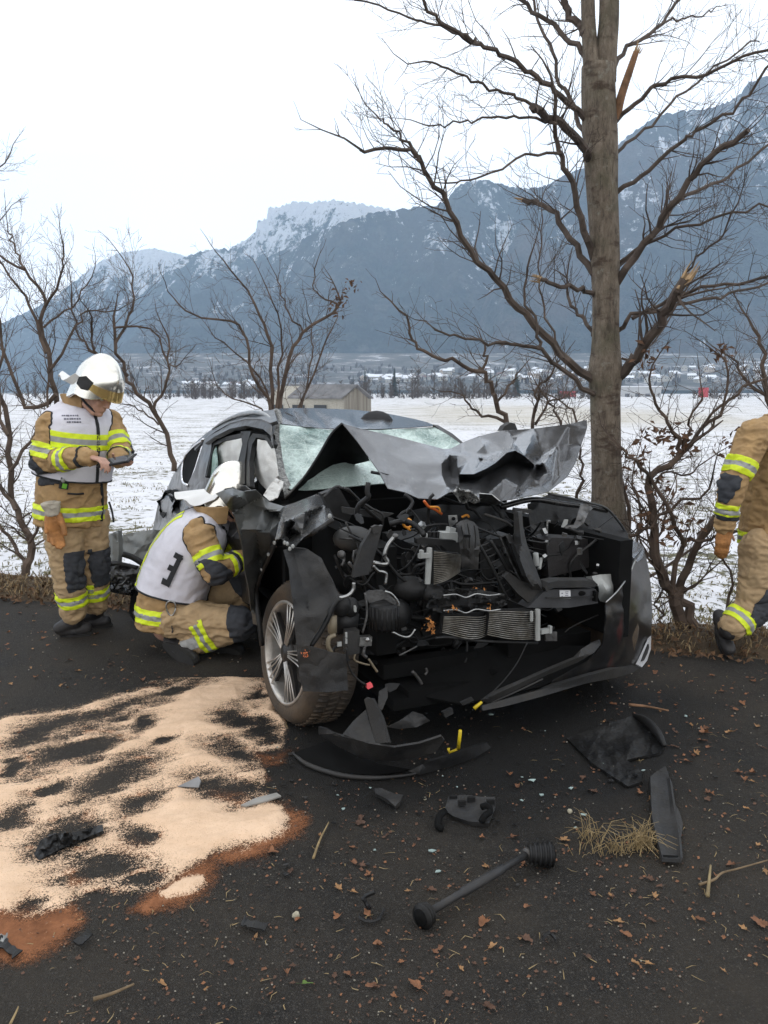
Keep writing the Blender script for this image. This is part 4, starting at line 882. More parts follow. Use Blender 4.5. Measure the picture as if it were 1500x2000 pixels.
BC = [[A_(700, 838, .655), A_(735, 880, .47), A_(758, 925, .26), A_(775, 956, .10)],
      [A_(866, 886, .50), A_(862, 905, .34), A_(863, 928, .22), A_(872, 950, .04)], [A_(895, 890, .36), A_(894, 915, .27), A_(897, 946, .05)], [A_(879, 888, .42), A_(877, 915, .42), A_(883, 945, .2)],
      [A_(898, 926, .08), A_(925, 926, -.03), A_(950, 915, .0), A_(968, 904, .06), A_(990, 884, .16), A_(1006, 880, .20), A_(1024, 890, .16), A_(1043, 907, .10)],
      [A_(899, 936, .26), A_(925, 936, .22), A_(952, 924, .26), A_(975, 912, .32), A_(1000, 901, .34), A_(1018, 906, .32), A_(1040, 913, .24)],
      [A_(1046, 898, .30), A_(1062, 905, .18), A_(1070, 925, .10), A_(1056, 950, .04)], [A_(1044, 912, .08), A_(1034, 930, -.02), A_(1015, 955, -.14)], [A_(1050, 915, .26), A_(1044, 935, .12), A_(1030, 955, -.02)],
      [A_(935, 853, .60), A_(945, 870, .42), A_(930, 885, .36), A_(912, 882, .44)], [A_(990, 842, .62), A_(1003, 862, .47), A_(985, 880, .40), A_(950, 890, .33)],
      [A_(1115, 829, .615), A_(1112, 870, .40), A_(1092, 935, .15)], [A_(905, 888, .36), A_(920, 893, .3), A_(935, 893, .28), A_(960, 900, .16)]]
sheet('bonnet', BO, SKY_LIT, car, BI, BC, 4.0, .004, .03, .007, 30, 11)
sheet('bonnet_fold', [A_(669, 827, .645), A_(648, 846, .68), A_(625, 885, .72), A_(595, 930, .76), A_(556, 972, .78), A_(552, 955, .80), A_(542, 968, .80), A_(551, 978, .79), A_(566, 976, .79), A_(605, 948, .98), A_(640, 928, 1.02), A_(680, 910, 1.0), A_(722, 900, .9), A_(706, 872, .6), A_(690, 846, .62)], SEATB, car, [A_(660, 880, .92), A_(690, 885, .86)], [[A_(669, 828, .645), A_(640, 880, .8), A_(600, 935, .86)]], 5, .004, .2, .03, 40, 12)
b = MB(); b.tube(crom([pa(668, 826, .635), pa(646, 848, .67), pa(622, 889, .71), pa(592, 934, .75), pa(556, 974, .77)], 16), .006, 5); b.build('bonnet_edge', PAINT, car, True)
sheet('bonnet_lip', [A_(884, 962, -.2), A_(892, 950, -.22), A_(900, 958, -.24), A_(915, 956, -.24), A_(930, 966, -.25), A_(938, 980, -.22), A_(925, 984, -.16), A_(915, 978, -.2), A_(903, 985, -.16), A_(893, 972, -.2)], GRAIN, car, (), [[A_(892, 952, -.24), A_(905, 975, -.12), A_(912, 958, -.26)]], 3, .003, 0, .08, 10, 3)
plate('bonnet_lip', [A_(936, 964, -.22), A_(960, 966, -.24), A_(976, 979, -.25), A_(985, 984, -.18), A_(965, 986, -.16), A_(936, 980, -.18)], ALU, .004, 4, .03)
b = MB(); b.prism([pa(980, 842, .66), pa(986, 832, .66), pa(998, 825, .66), pa(1006, 827, .66), pa(1011, 840, .66)], EB * .05); b.build('hinge_bracket', GRYPL, car)

# ---- right front wing, door skin and arch
sheet('front_wing', [S_(550, 990, .10), S_(575, 982, .16), S_(600, 972, .22), S_(626, 962, .30), S_(640, 985, .26), S_(652, 1010, .20), S_(635, 1022, .12), S_(612, 1036, .07), S_(592, 1048, .02), S_(574, 1070, -.02), S_(562, 1067, -.03), S_(556, 1058, -.05), S_(548, 1052, -.05), S_(540, 1054, -.05), S_(534, 1064, -.04), S_(526, 1080, -.03), S_(515, 1050, -.02), S_(520, 1010, .0)], WING_LIT, car,
      [S_(600, 1010, .12), S_(570, 1030, .0), S_(548, 1020, .02)], [[S_(585, 980, .18), S_(575, 1010, .03), S_(566, 1040, .05), S_(566, 1064, -.02)], [S_(560, 990, .12), S_(556, 1020, -.04), S_(552, 1050, -.05)], [S_(622, 965, .29), S_(596, 1000, .08), S_(590, 1044, .06)]], 4, .004, .08, .015, 24, 21)
b = MB(); b.tube(crom([pz(592, 1050, .80), pa(612, 1040, -.05), pa(634, 1026, -.08), pa(650, 1014, -.10)], 10), .012, 6); b.build('wing_edge', GRYPL, car, True)
sheet('front_door', [S_(421, 964, -.30), S_(438, 957, -.30), S_(454, 953, -.26), S_(476, 960, -.2), S_(500, 957, -.12), S_(514, 970, -.07), S_(528, 981, -.03), S_(556, 989, .02), S_(545, 1020, -.03), S_(538, 1050, -.05), S_(534, 1066, -.05), S_(520, 1096, -.05), S_(508, 1122, -.06), S_(499, 1150, -.06), S_(500, 1180, -.06), S_(506, 1210, -.06), S_(503, 1222, -.06), S_(494, 1218, -.08), S_(490, 1190, -.1), S_(486, 1152, -.14), S_(478, 1112, -.17), S_(474, 1072, -.2), S_(466, 1034, -.24), S_(456, 1002, -.28), S_(440, 985, -.31), S_(430, 972, -.31)], DOOR_BRIGHT, car,
      [S_(500, 1040, -.14), S_(495, 1090, -.13), S_(470, 975, -.27)], [[S_(452, 999, -.22), S_(480, 1003, -.17), S_(515, 1000, -.09), S_(546, 998, -.03)], [S_(470, 1034, -.22), S_(500, 1034, -.15), S_(518, 1036, -.1)], [S_(456, 968, -.33), S_(485, 984, -.14), S_(520, 992, -.08)], [S_(540, 1000, -.01), S_(526, 1040, -.12), S_(508, 1090, -.06), S_(494, 1150, -.11)]], 4, .004, .15, .014, 30, 23)
b = MB(); b.tube(crom([ps(536, 1062, -.06), ps(522, 1094, -.06), ps(509, 1122, -.07), ps(500, 1152, -.07), ps(503, 1190, -.07), ps(507, 1220, -.07), ps(512, 1260, -.06)], 20), .014, 6); b.build('arch_moulding', BLKPL, car, True)
b = MB()
for x, y in ((536, 1060), (524, 1083), (511, 1112), (498, 1155), (503, 1207), (572, 1067), (556, 1060), (566, 1072), (561, 1062), (644, 1008)): b.ball(ps(x, y, -.075 if x < 550 else -.05), (.008, .008, .01), 6, 5)
tag(b.build('torn_clip', WHITEP, car), kind='stuff')
sheet('inner_arch', [S_(534, 1070, .18), S_(562, 1066, .16), S_(580, 1090, .2), S_(580, 1200, .3), S_(520, 1250, .3), S_(500, 1160, .22)], SEATB, car, (), (), 8, .004)
sheet('arch_liner', [A_(553, 1074, -.02), A_(574, 1070, -.06), A_(600, 1072, -.12), A_(628, 1090, -.22), A_(642, 1120, -.30), A_(656, 1150, -.36), A_(666, 1164, -.40), A_(646, 1190, -.42), A_(618, 1232, -.44), A_(604, 1262, -.46), A_(640, 1272, -.48), A_(676, 1280, -.50), A_(680, 1348, -.5), A_(640, 1352, -.49), A_(592, 1350, -.44), A_(585, 1320, -.43), A_(581, 1285, -.42), A_(575, 1220, -.40), A_(570, 1160, -.34), A_(565, 1110, -.2)], LINER, car,
      [A_(610, 1130, -.26), A_(600, 1190, -.36)], [[A_(574, 1080, -.05), A_(590, 1140, -.25), A_(600, 1200, -.42), A_(594, 1262, -.46)], [A_(628, 1100, -.26), A_(632, 1150, -.3), A_(618, 1200, -.42)]], 5, .006, .4, .03, 40, 25)

# ---- front wheel
wheel = bpy.data.objects.new('front_wheel', None); COL.objects.link(wheel); wheel.parent = car; wheel.matrix_parent_inverse = Matrix.Translation(-car.location)
WC = ps(558, 1284, .0); WR = .345; WN = (Matrix.Rotation(R(6), 3, 'Z') @ -EL); WN = (WN + EZ * .10).normalized()     # outward axis, leaning
WX = WN.cross(EZ).normalized(); WZ = WX.cross(WN).normalized()
WC.z = .345 * WZ.z - .002
def wp(r, an, d): return WC + (WX * math.cos(an) + WZ * math.sin(an)) * r + WN * d
def revolve(b, prof, seg=64):
    n = len(prof); vs = [wp(r, 2 * math.pi * k / seg, d) for k in range(seg) for r, d in prof]
    b.add(vs, [(k * n + i, k * n + i + 1, ((k + 1) % seg) * n + i + 1, ((k + 1) % seg) * n + i) for k in range(seg) for i in range(n - 1)])
b = MB(); revolve(b, [(.245, -.02), (.250, -.002), (.262, .006), (.290, .012), (.315, .006), (.332, -.012), (.341, -.03), (.345, -.06), (.346, -.12), (.345, -.18), (.340, -.21), (.32, -.232), (.28, -.24), (.24, -.22)])
for k in range(64):
    a = 2 * math.pi * k / 64
    for d0, d1, sk in ((-.035, -.085, .03), (-.095, -.14, -.03), (-.15, -.2, .03)): b.tube([wp(.347, a, d0), wp(.347, a + sk, d1)], .007, 4)
b.build('tyre', RUBBER, wheel, True)
RIMM = simple('rim_machined', (.55, .53, .50), .35, .8, .2, 16, .1, dirt=(.30, .23, .16), dirt_amt=.5); RIMD = simple('rim_dark_face', (.014, .014, .015), .4, .2, .3, 10, dirt=(.05, .042, .034), dirt_amt=.5)
rim = MB(); revolve(rim, [(.252, -.004), (.256, .004), (.247, .010), (.238, .004), (.236, -.03), (.226, -.07), (.224, -.17), (.235, -.2)]); ro = rim.build('rim', RIMM, wheel, True)
sp_ = MB(); dk = MB()
for k in range(5):
    base = math.pi / 2 + .20 + k * 2 * math.pi / 5
    for j, off in enumerate((-.24, -.09, .09, .24)):
        sp_.tube([wp(.045, base + off * 1.2, .006), wp(.14, base + off * .95, .0), wp(.240, base + off * 1.0, .003)], [.0046, .0038, .0052], 5)
    dk.prism([wp(.05, base - .3, -.018), wp(.238, base - .21, -.014), wp(.238, base + .21, -.014), wp(.05, base + .3, -.018)], -WN * .02)
for k in range(5):
    base = math.pi / 2 + .20 + k * 2 * math.pi / 5
    pass
tag(sp_.build('spoke', RIMM, wheel, True), kind='stuff'); dk.build('rim_face', RIMD, wheel)
b = MB(); revolve(b, [(.0, .012), (.028, .012), (.034, .004), (.060, -.002), (.062, -.02)], 24); b.build('hub_cap', RIMD, wheel, True)
b = MB(); revolve(b, [(.0, -.09), (.16, -.09), (.165, -.10), (.165, -.115), (.0, -.115)], 40); b.build('brake_disc', STEEL, wheel, True)
# rear and far wheels (mostly hidden)
for (a, s) in ((2.72, .02), (2.72, 1.62), (.1, 1.62)):
    b = MB(); c0 = W(a, s, .345); b.tube([c0, c0 + EL * .05, c0 + EL * .18, c0 + EL * .22], [.31, .345, .345, .31], 36); b.build('wheel', RUBBER, car, True)
# ---- engine bay
def poly(name, pts, a, mat, depth=.02, parent=None):
    """a plate of the bay: outline seen from the front, on the cross plane a (or per-point planes)"""
    b = MB(); b.prism([pa(p[0], p[1], p[2] if len(p) > 2 else a) for p in pts], EB * depth); o = b.build(name, mat, parent or car)
    return o
def pipe(name, pts, a, r, mat, n=14, sides=7, parent=None):
    b = MB(); b.tube(crom([pa(p[0], p[1], p[2] if len(p) > 2 else a) for p in pts], n), r, sides); return b.build(name, mat, parent or car, True)
def cyl(name, p0, p1, r, mat, ribs=0, sides=14, parent=None):
    b = MB()
    if ribs:
        pts = [Vector(p0).lerp(Vector(p1), i / (ribs * 2)) for i in range(ribs * 2 + 1)]; b.tube(pts, [r * (1 if i % 2 else .82) for i in range(ribs * 2 + 1)], sides)
    else: b.tube([p0, Vector(p0).lerp(Vector(p1), .06), Vector(p0).lerp(Vector(p1), .94), p1], [r * .86, r, r, r * .86], sides)
    return b.build(name, mat, parent or car, True)
# engine block with covers, belts and runners
b = MB(); cb(b, .35, 1.0, .52, (.5, .75, .46)); cb(b, .30, .95, .80, (.42, .6, .08))
for k in range(6): cb(b, .085, .70 + k * .11, .60, (.03, .035, .34))
cb(b, .15, .62, .42, (.12, .22, .2)); cb(b, .12, 1.28, .40, (.12, .2, .22)); b.build('engine_block', BLKPL, car)
sheet('engine_cover', [A_(790, 1000, .3), A_(860, 985, .35), A_(980, 990, .3), A_(1000, 1020, .15), A_(940, 1050, .1), A_(830, 1050, .1)], BLKPL, car, (), (), 8, .01, .2, .05)
rk = random.Random(77)
hb = MB()
for k in range(64):
    x, y = rk.uniform(655, 1060), rk.uniform(1010, 1330); a = rk.uniform(-.2, .3); P = [pa(x, y, a)]
    d = Vector((rk.gauss(0, 1), rk.gauss(0, .4), rk.gauss(0, 1))).normalized()
    for i in range(5): d = (d + Vector((rk.gauss(0, .6), rk.gauss(0, .3), rk.gauss(0, .6)))).normalized(); P.append(P[-1] + d * rk.uniform(.02, .06))
    hb.tube(crom(P, 12), rk.choice([.004, .006, .009, .013]), 6)
tag(hb.build('torn_hoses', BLKPL, car, True), kind='stuff')
wb = MB()
for k in range(46):
    x, y = rk.choice([(rk.uniform(655, 790), rk.uniform(1080, 1320)), (rk.uniform(800, 1090), rk.uniform(1010, 1200)), (rk.uniform(1060, 1180), rk.uniform(1020, 1120))]); a = rk.uniform(-.30, .0); c0 = pa(x, y, a); s = rk.uniform(.006, .022)
    wb.box(c0, (s * rk.uniform(.8, 2), s, s * rk.uniform(.8, 2.2)), (rk.uniform(-1, 1), rk.uniform(-1, 1), rk.uniform(-1, 1)), rk.choice([0, 0, 0, 0, 1, 2]))
tag(wb.build('broken_fittings', [GRYPL, STEEL, ALU], car), kind='stuff')
loom = MB()
for k in range(34):
    x0, x1 = rk.choice([(660, 860), (700, 960), (780, 1060), (900, 1180), (680, 800), (1000, 1200)]); y0, y1 = rk.uniform(1000, 1230), rk.uniform(1000, 1240); a0, a1 = rk.uniform(-.28, .1), rk.uniform(-.28, .1); P = []
    for i in range(7):
        t = i / 6; P.append(pa(x0 + (x1 - x0) * t + rk.gauss(0, 9), y0 + (y1 - y0) * t + 34 * math.sin(math.pi * t) + rk.gauss(0, 9), a0 + (a1 - a0) * t))
    loom.tube(crom(P, 26), rk.choice([.0028, .0035, .005, .0075]), 5, rk.choice([0, 0, 0, 1]))
tag(loom.build('wiring_loom', [BLKPL, GRYPL], car, True), kind='stuff')
shd = MB()
for k in range(90):
    x, y = rk.uniform(650, 1180), rk.uniform(1005, 1345); c0 = pa(x, y, rk.uniform(-.3, .12)); u = Vector((rk.gauss(0, 1), rk.gauss(0, .6), rk.gauss(0, 1))).normalized(); v = u.orthogonal().normalized(); s_ = rk.uniform(.012, .05)
    pts = [c0 + u * s_ * math.cos(a) * rk.uniform(.5, 1.4) + v * s_ * math.sin(a) * rk.uniform(.3, .9) for a in (0, 1.2, 2.3, 3.4, 4.6, 5.5)]; shd.prism(pts, u.cross(v) * .004, rk.choice([0, 0, 0, 1, 2]))
tag(shd.build('torn_plastic', [BLKPL, GRYPL, SEATB], car), kind='stuff')
# left side of the picture
poly('mounting_bracket', [(726, 1034), (748, 1026), (728, 1100), (720, 1122), (690, 1128), (693, 1110), (707, 1066)], -.34, GRYPL, .025)
poly('mounting_bracket', [(727, 1030), (735, 1026), (746, 1028), (742, 1040), (730, 1042)], -.36, GRYPL, .02)
b = MB(); b.ball(pa(690, 1052, -.03), (.095, .05, .06), 20, 12); b.tube([pa(664, 1052, -.06), pa(690, 1053, -.115), pa(716, 1052, -.06)], .006, 5); b.build('expansion_tank', simple('smoky_tank', (.030, .030, .029), .5), car, True)
pipe('coolant_pipe', [(772, 1047), (762, 1058), (755, 1070), (751, 1086), (757, 1096), (752, 1102), (729, 1099)], -.30, .0095, ALU, 24)
b = MB(); b.ball(pa(772, 1047, -.30), (.015, .015, .012), 8, 6); b.build('pipe_flange', STEEL, car, True)
pipe('coolant_pipe', [(729, 1105), (739, 1115), (748, 1117), (755, 1122), (753, 1142)], -.28, .007, ALU, 20)
pipe('coolant_pipe', [(691, 1138), (690, 1152), (680, 1163), (663, 1168)], -.40, .008, ALU, 16)
pipe('radiator_hose', [(663, 1168), (650, 1185), (642, 1204), (625, 1235), (606, 1262)], -.42, .012, BLKPL, 20)
pipe('wire', [(661, 1078), (672, 1090), (668, 1105)], -.28, .006, STEEL); pipe('wire', [(681, 1098), (690, 1108), (700, 1112)], -.30, .007, STEEL); pipe('wire', [(692, 1075), (690, 1090), (694, 1100)], -.28, .006, STEEL)
b = MB(); b.ball(pa(667, 1083, -.28), .018, 10, 8); b.build('bolt_head', STEEL, car, True)
# filter canister with its cap
b = MB(); c0 = pa(751, 1178, -.36); c1 = pa(751, 1226, -.36)
b.tube([c1, c1 + Vector((0, 0, .01)), c0 + Vector((0, 0, -.02)), c0], [.055, .062, .064, .058], 18)
for k in range(18): an = k * .349; b.box(c1.lerp(c0, .45) + Vector((math.cos(an) * .063, math.sin(an) * .063, 0)), (.006, .006, .10), (0, 0, an))
b.build('filter_canister', BLKPL, car, True)
poly('canister_bracket', [(712, 1160), (722, 1154), (748, 1153), (760, 1160), (776, 1176), (772, 1182), (750, 1170), (722, 1178)], -.40, STEEL, .012)
pipe('wire', [(713, 1158), (716, 1180), (716, 1205), (708, 1236)], -.42, .005, STEEL); pipe('wire', [(752, 1155), (765, 1160), (777, 1175), (779, 1184)], -.43, .005, ALU)
pipe('wire', [(766, 1234), (785, 1243), (800, 1243), (811, 1229)], -.40, .005, ALU)
b = MB(); b.box(pa(712, 1251, -.42), (.055, .03, .04), (0, .1, .4)); b.ball(pa(718, 1249, -.44), .011, 8, 6); b.build('sensor_block', ALU, car)
pipe('wire', [(697, 1255), (696, 1270), (692, 1288), (706, 1295), (722, 1299)], -.42, .004, TAN); pipe('wire', [(712, 1262), (710, 1278), (716, 1284)], -.42, .008, STEEL)
pipe('wire', [(720, 1287), (730, 1302), (737, 1312)], -.42, .005, TAN)
b = MB(); b.tube([pa(649, 1203, -.40), pa(649, 1236, -.40)], .020, 10); b.build('dryer_tube', TAN, car, True)
b = MB(); b.tube(crom([pa(655, 1240, -.42), pa(643, 1246, -.42), (pa(641, 1262, -.42)), pa(648, 1276, -.42)], 10), .010, 6); b.build('bracket_clip', TAN, car, True)
b = MB(); b.ball(pa(664, 1183, -.36), (.05, .03, .05), 12, 9); b.ball(pa(684, 1186, -.36), (.04, .03, .045), 12, 9); b.box(pa(676, 1215, -.34), (.09, .06, .09), (0, .1, .3)); b.build('pump_housing', BLKPL, car, True)
b = MB(); b.box(pa(686, 1252, -.40), (.055, .05, .10), (0, 0, .4)); b.build('control_box', GRYPL, car)
b = MB(); b.box(pa(663, 1258, -.44), (.018, .006, .018), (0, 0, .4)); b.build('sticker', WHITEP, car)
b = MB()
for (x, y) in ((693, 1188), (676, 1240), (676, 1252), (694, 1190)): b.box(pa(x, y, -.43), (.008, .008, .022), (0, 0, .4))
tag(b.build('clip', WHITEP, car), kind='stuff')
pipe('cable', [(677, 1265), (678, 1290), (686, 1312), (700, 1328), (715, 1338)], -.46, .0045, BLKPL, 20)
b = MB(); b.box(pa(721, 1339, -.46), (.024, .02, .018), (0, -.3, .4)); b.build('plug', REDPK, car)
b = MB(); leaf_clump(b, pa(598, 1278, -.48), 12, .010, rk, .007); tag(b.build('orange_shards', simple('amber_shard', (.42, .10, .02), .35), car), kind='stuff')
# centre: radiator, caps and slotted duct
b = MB(); b.tube(crom([pa(796 + 8 * math.cos(k * .5236), 1022 + 8.5 * math.sin(k * .5236), -.15) for k in range(13)], 24), .006, 6); b.tube([pa(797, 1031, -.15), pa(801, 1036, -.15)], [.008, .005], 6); b.build('dipstick_ring', ORANGE, car, True)
pipe('high_voltage_cable', [(828, 978), (838, 990), (850, 995), (863, 1004)], -.05, .007, simple('orange_cable', (.5, .10, .015), .5)); pipe('high_voltage_cable', [(840, 990), (856, 991), (860, 1000)], -.06, .005, ORANGE); pipe('high_voltage_cable', [(902, 1010), (912, 1006), (916, 1010)], -.06, .006, ORANGE)
def finned(name, quad, a, nf, th, mat, bend=0.0):
    """a cooler core: a dark slab with real horizontal fins"""
    P = [pa(x, y, a) for x, y in quad]; n_ = MB(); n_.prism([p_ + EB * .008 for p_ in P], EB * th); n_.build(name, BLKPL, car)
    f_ = MB()
    for k in range(nf):
        t = (k + .5) / nf; A, B_ = P[0].lerp(P[3], t), P[1].lerp(P[2], t); pts = []
        for i in range(13):
            u = i / 12; pts.append(A.lerp(B_, u) - EB * (.006 + bend * math.sin(math.pi * u) * .03) + EZ * (bend * math.sin(u * 5 + k * .2) * .004))
        f_.tube(pts, .0026, 4)
    tag(f_.build('cooler_fins', mat, car), kind='stuff')
FIN = simple('cooler_fin_alu', (.22, .21, .19), .4, .9, .35, 40, dirt=(.12, .1, .07), dirt_amt=.7)
finned('radiator_core', [(846, 1076), (900, 1082), (897, 1118), (846, 1142)], -.30, 18, .03, FIN, .5)
b = MB(); b.tube([pa(839, 1070, -.33), pa(838, 1090, -.33), pa(835, 1140, -.33)], [.012, .014, .013], 8); b.box(pa(829, 1085, -.34), (.055, .02, .02), (0, 0, .4)); b.box(pa(823, 1082, -.345), (.014, .02, .035), (0, 0, .4)); b.build('radiator_end_tank', WHITEP, car)
poly('radiator_frame', [(814, 1052), (822, 1050), (890, 1056), (892, 1063), (885, 1066), (815, 1062)], -.28, BLKPL, .03)
cyl('filler_cap', pa(828, 1056, -.22), pa(828, 1042, -.22), .017, WHITEP); b = MB(); b.box(pa(874, 1048, -.22), (.075, .06, .045), (0, .05, .4)); b.box(pa(880, 1037, -.22), (.03, .04, .035), (0, .2, .4)); b.build('fluid_reservoir', WHITEP, car)
for k in range(3): cyl('bellows_hose', pa(838 + k * 8, 1057, -.20), pa(840 + k * 8, 1038, -.2), .012, BLKPL, 6)
poly('lifting_eye', [(876, 1007), (893, 1006), (894, 1018), (888, 1024), (880, 1030), (877, 1020)], -.24, ALU, .006)
b = MB(); b.ball(pa(886, 1013, -.245), (.009, .004, .009), 8, 6); b.build('bolt_hole', SEATB, car)
sheet('air_duct', [A_(890, 1024, -.32), A_(900, 1017, -.32), A_(912, 1014, -.31), A_(926, 1020, -.31), A_(933, 1028, -.32), A_(938, 1060, -.36), A_(936, 1074, -.37), A_(934, 1112, -.36), A_(902, 1110, -.36), A_(899, 1074, -.37), A_(896, 1055, -.36)], GRYPL, car, [A_(914, 1045, -.40), A_(917, 1090, -.40)], [[A_(897, 1072, -.39), A_(916, 1075, -.42), A_(936, 1073, -.39)], [A_(906, 1020, -.34), A_(910, 1045, -.42), A_(912, 1072, -.43)]], 5, .006, .2, .03, 20, 3)
for k in range(3): pipe('duct_rib', [(900 + k * 13, 1026 - (k == 1) * 4), (905 + k * 12, 1048), (906 + k * 11, 1070)], -.425, .003, BLKPL)
b = MB(); b.box(pa(912, 1047, -.428), (.03, .012, .012), (0, .1, .4)); b.build('slot', SEATB, car)
# upper cross parts under the bonnet
poly('cowl_panel', [(668, 990), (745, 1000), (770, 1003), (745, 1014), (670, 1002)], .1, GRYPL, .02)
for k in range(4): pipe('bonnet_seal', [(664 + k * 5, 951 + k), (690 + k * 4, 965 + 4 * k), (712 + k * 3, 992 + 2 * k), (742 + 2 * k, 1020)], .12 - .02 * k, .006, BLKPL if k % 2 else GRYPL, 18)
pipe('bonnet_stay', [(632, 972), (652, 953), (664, 950)], .15, .007, GRYPL); poly('strut_tower', [(628, 965), (662, 952), (690, 1000), (680, 1020), (650, 1008)], .22, BLKPL, .05)
pipe('wiper_arm', [(725, 922), (760, 930), (830, 960), (900, 985)], .25, .008, BLKPL); pipe('wire', [(800, 1036), (850, 1025), (880, 1025)], -.1, .006, BLKPL)
# right: upper panel, struts, crash beam
pipe('upper_panel_rail', [(978, 990), (1040, 976), (1100, 984), (1150, 990), (1185, 997)], .18, .016, GLOSSB, 24)
sheet('left_wing_inner', [A_(1030, 985, .35), A_(1071, 966, .4), A_(1120, 972, .4), A_(1180, 990, .35), A_(1208, 1017, .25), A_(1226, 1044, .12), A_(1240, 1090, .0), A_(1228, 1122, -.1), A_(1205, 1150, -.1), A_(1195, 1120, .0), A_(1150, 1110, .1), A_(1070, 1125, .1), A_(1040, 1060, .2)], BLKPL, car, (), [[A_(1080, 1000, .3), A_(1150, 1030, .15), A_(1210, 1070, .05)], [A_(1100, 1060, .2), A_(1160, 1070, -.02), A_(1200, 1100, .05)]], 7, .005, .1, .06, 40, 7)
pipe('wing_lip', [(1071, 964), (1110, 972), (1150, 982), (1183, 992), (1207, 1017), (1225, 1044)], .16, .007, PAINT, 20)
sheet('front_panel_strut', [A_(1003, 1000, -.22), A_(1020, 997, -.22), A_(1022, 1030, -.26), A_(1029, 1062, -.30), A_(1045, 1105, -.36), A_(1058, 1140, -.40), A_(1060, 1152, -.40), A_(1040, 1152, -.40), A_(1018, 1135, -.38), A_(998, 1095, -.33), A_(979, 1050, -.28), A_(996, 1042, -.28), A_(1004, 1058, -.28)], GRYPL, car, (), [[A_(990, 1050, -.30), A_(1012, 1100, -.42), A_(1040, 1145, -.43)], [A_(1012, 1000, -.27), A_(1018, 1060, -.36), A_(1050, 1140, -.43)], [A_(985, 1050, -.25), A_(1006, 1100, -.32), A_(1032, 1146, -.36)]], 5, .006, 0, .02, 20, 9)
b = MB(); b.prism([pa(997, 1062, -.41), pa(1003, 1060, -.41), pa(1028, 1125, -.45), pa(1020, 1125, -.45)], EB * .01); b.build('slot', SEATB, car)
poly('strut_foot', [(1018, 1135), (1060, 1143), (1062, 1158), (1034, 1178), (1012, 1160), (985, 1128), (995, 1118)], -.38, GRYPL, .03)
poly('panel_head', [(1004, 1000), (1006, 992), (1040, 996), (1040, 1003)], -.2, GRYPL, .02)
for k in range(9):
    x = 938 + k * 6.2; y = 1062 + k * 11
    pipe('lattice_rib', [(x, y + 6), (x + 22, y - 4)], -.33, .0045, BLKPL, 4)
pipe('lattice_rail', [(936, 1064), (962, 1110), (990, 1168)], -.35, .008, BLKPL); pipe('lattice_rail', [(958, 1056), (984, 1100), (1015, 1160)], -.34, .008, BLKPL); pipe('lattice_rail', [(946, 1004), (985, 1018), (1000, 1028)], -.2, .007, GRYPL)
pipe('lattice_rail', [(930, 1030), (960, 1042), (982, 1050)], -.26, .006, BLKPL)
cyl('sensor_can', pa(1046, 1080, -.22), pa(1048, 1105, -.22), .014, WHITEP); cyl('sensor_can', pa(1057, 1090, -.20), pa(1053, 1112, -.22), .009, WHITEP)
pipe('coolant_pipe', [(1072, 1017), (1069, 1022), (1068, 1050)], -.05, .006, ALU); b = MB(); b.box(pa(1071, 1018, -.05), (.02, .02, .008)); b.build('pipe_clamp', ALU, car)
b = MB(); b.prism([pa(1066, 1056, -.12), pa(1080, 1050, -.12), pa(1148, 1053, -.12), pa(1152, 1108, -.12), pa(1072, 1128, -.12)], EB * .12); b.build('fuse_box', simple('fuse_box_black', (.017, .015, .015), .5, bump=.2), car)
pipe('wire', [(1030, 1055), (1060, 1060), (1075, 1054)], -.15, .005, BLKPL); pipe('wire', [(1105, 1030), (1130, 1040), (1135, 1045)], -.1, .008, GRYPL)
sheet('bent_bracket', [A_(1135, 984, -.12), A_(1152, 985, -.12), A_(1158, 993, -.12), A_(1150, 1000, -.13), A_(1140, 1022, -.16), A_(1126, 1032, -.18), A_(1100, 1032, -.18), A_(1104, 1027, -.18), A_(1122, 1025, -.17), A_(1128, 1005, -.14)], STEEL, car, (), (), 4, .004, 0, .03, 14, 3)
poly('bracket_tip', [(1098, 1030), (1104, 1015), (1110, 1015), (1108, 1024), (1101, 1030)], -.19, WHITEP, .01)
# crash beam stub with its label
b = MB(); b.prism([pa(1064, 1148, -.42), pa(1072, 1138, -.42), pa(1090, 1134, -.42), pa(1160, 1134, -.42), pa(1168, 1142, -.42), pa(1160, 1147, -.42), pa(1080, 1148, -.42), pa(1068, 1156, -.42)], EB * .07); b.build('crash_beam_flange', GRYPL, car)
beam = MB(); beam.prism([pa(1062, 1156, -.40), pa(1080, 1151, -.40), pa(1164, 1151, -.40), pa(1168, 1178, -.40), pa(1111, 1187, -.40), pa(1030, 1187, -.40)], EB * .08); bo = beam.build('crash_beam', simple('beam_grey', (.055, .056, .060), .45, .3, .25, 14, .1, dirt=(.03, .03, .03)), car)
b = MB(); b.prism([pa(1066, 1166, -.405), pa(1166, 1164, -.405), pa(1166, 1167, -.405), pa(1066, 1169, -.405)], EB * -.006); b.build('beam_rib', GRYPL, car)
b = MB(); b.prism([pa(1093, 1153, -.404), pa(1114, 1153, -.404), pa(1115, 1169, -.404), pa(1094, 1169, -.404)], EB * .003); b.build('paper_label', simple('label_paper', (.62, .62, .64), .6, var=.05), bo)
b = MB()
for k in range(4): b.box(pa(1107, 1156 + k * 3.4, -.4055), (.018 - .004 * (k % 2), .001, .0028), ROT)
for k in range(2): b.box(pa(1098, 1159 + k * 6, -.4055), (.008, .001, .004), ROT)
tag(b.build('label_print', simple('print_ink', (.12, .12, .16), .6), bo), kind='stuff')
b = MB(); c0 = pa(1136, 1159, -.404); b.ball(c0, (.020, .006, .012), 12, 8); b.build('slot', SEATB, bo)
b = MB(); b.box(pa(1162, 1164, -.41), (.014, .03, .05), ROT); b.build('beam_end_plate', SEATB, bo)
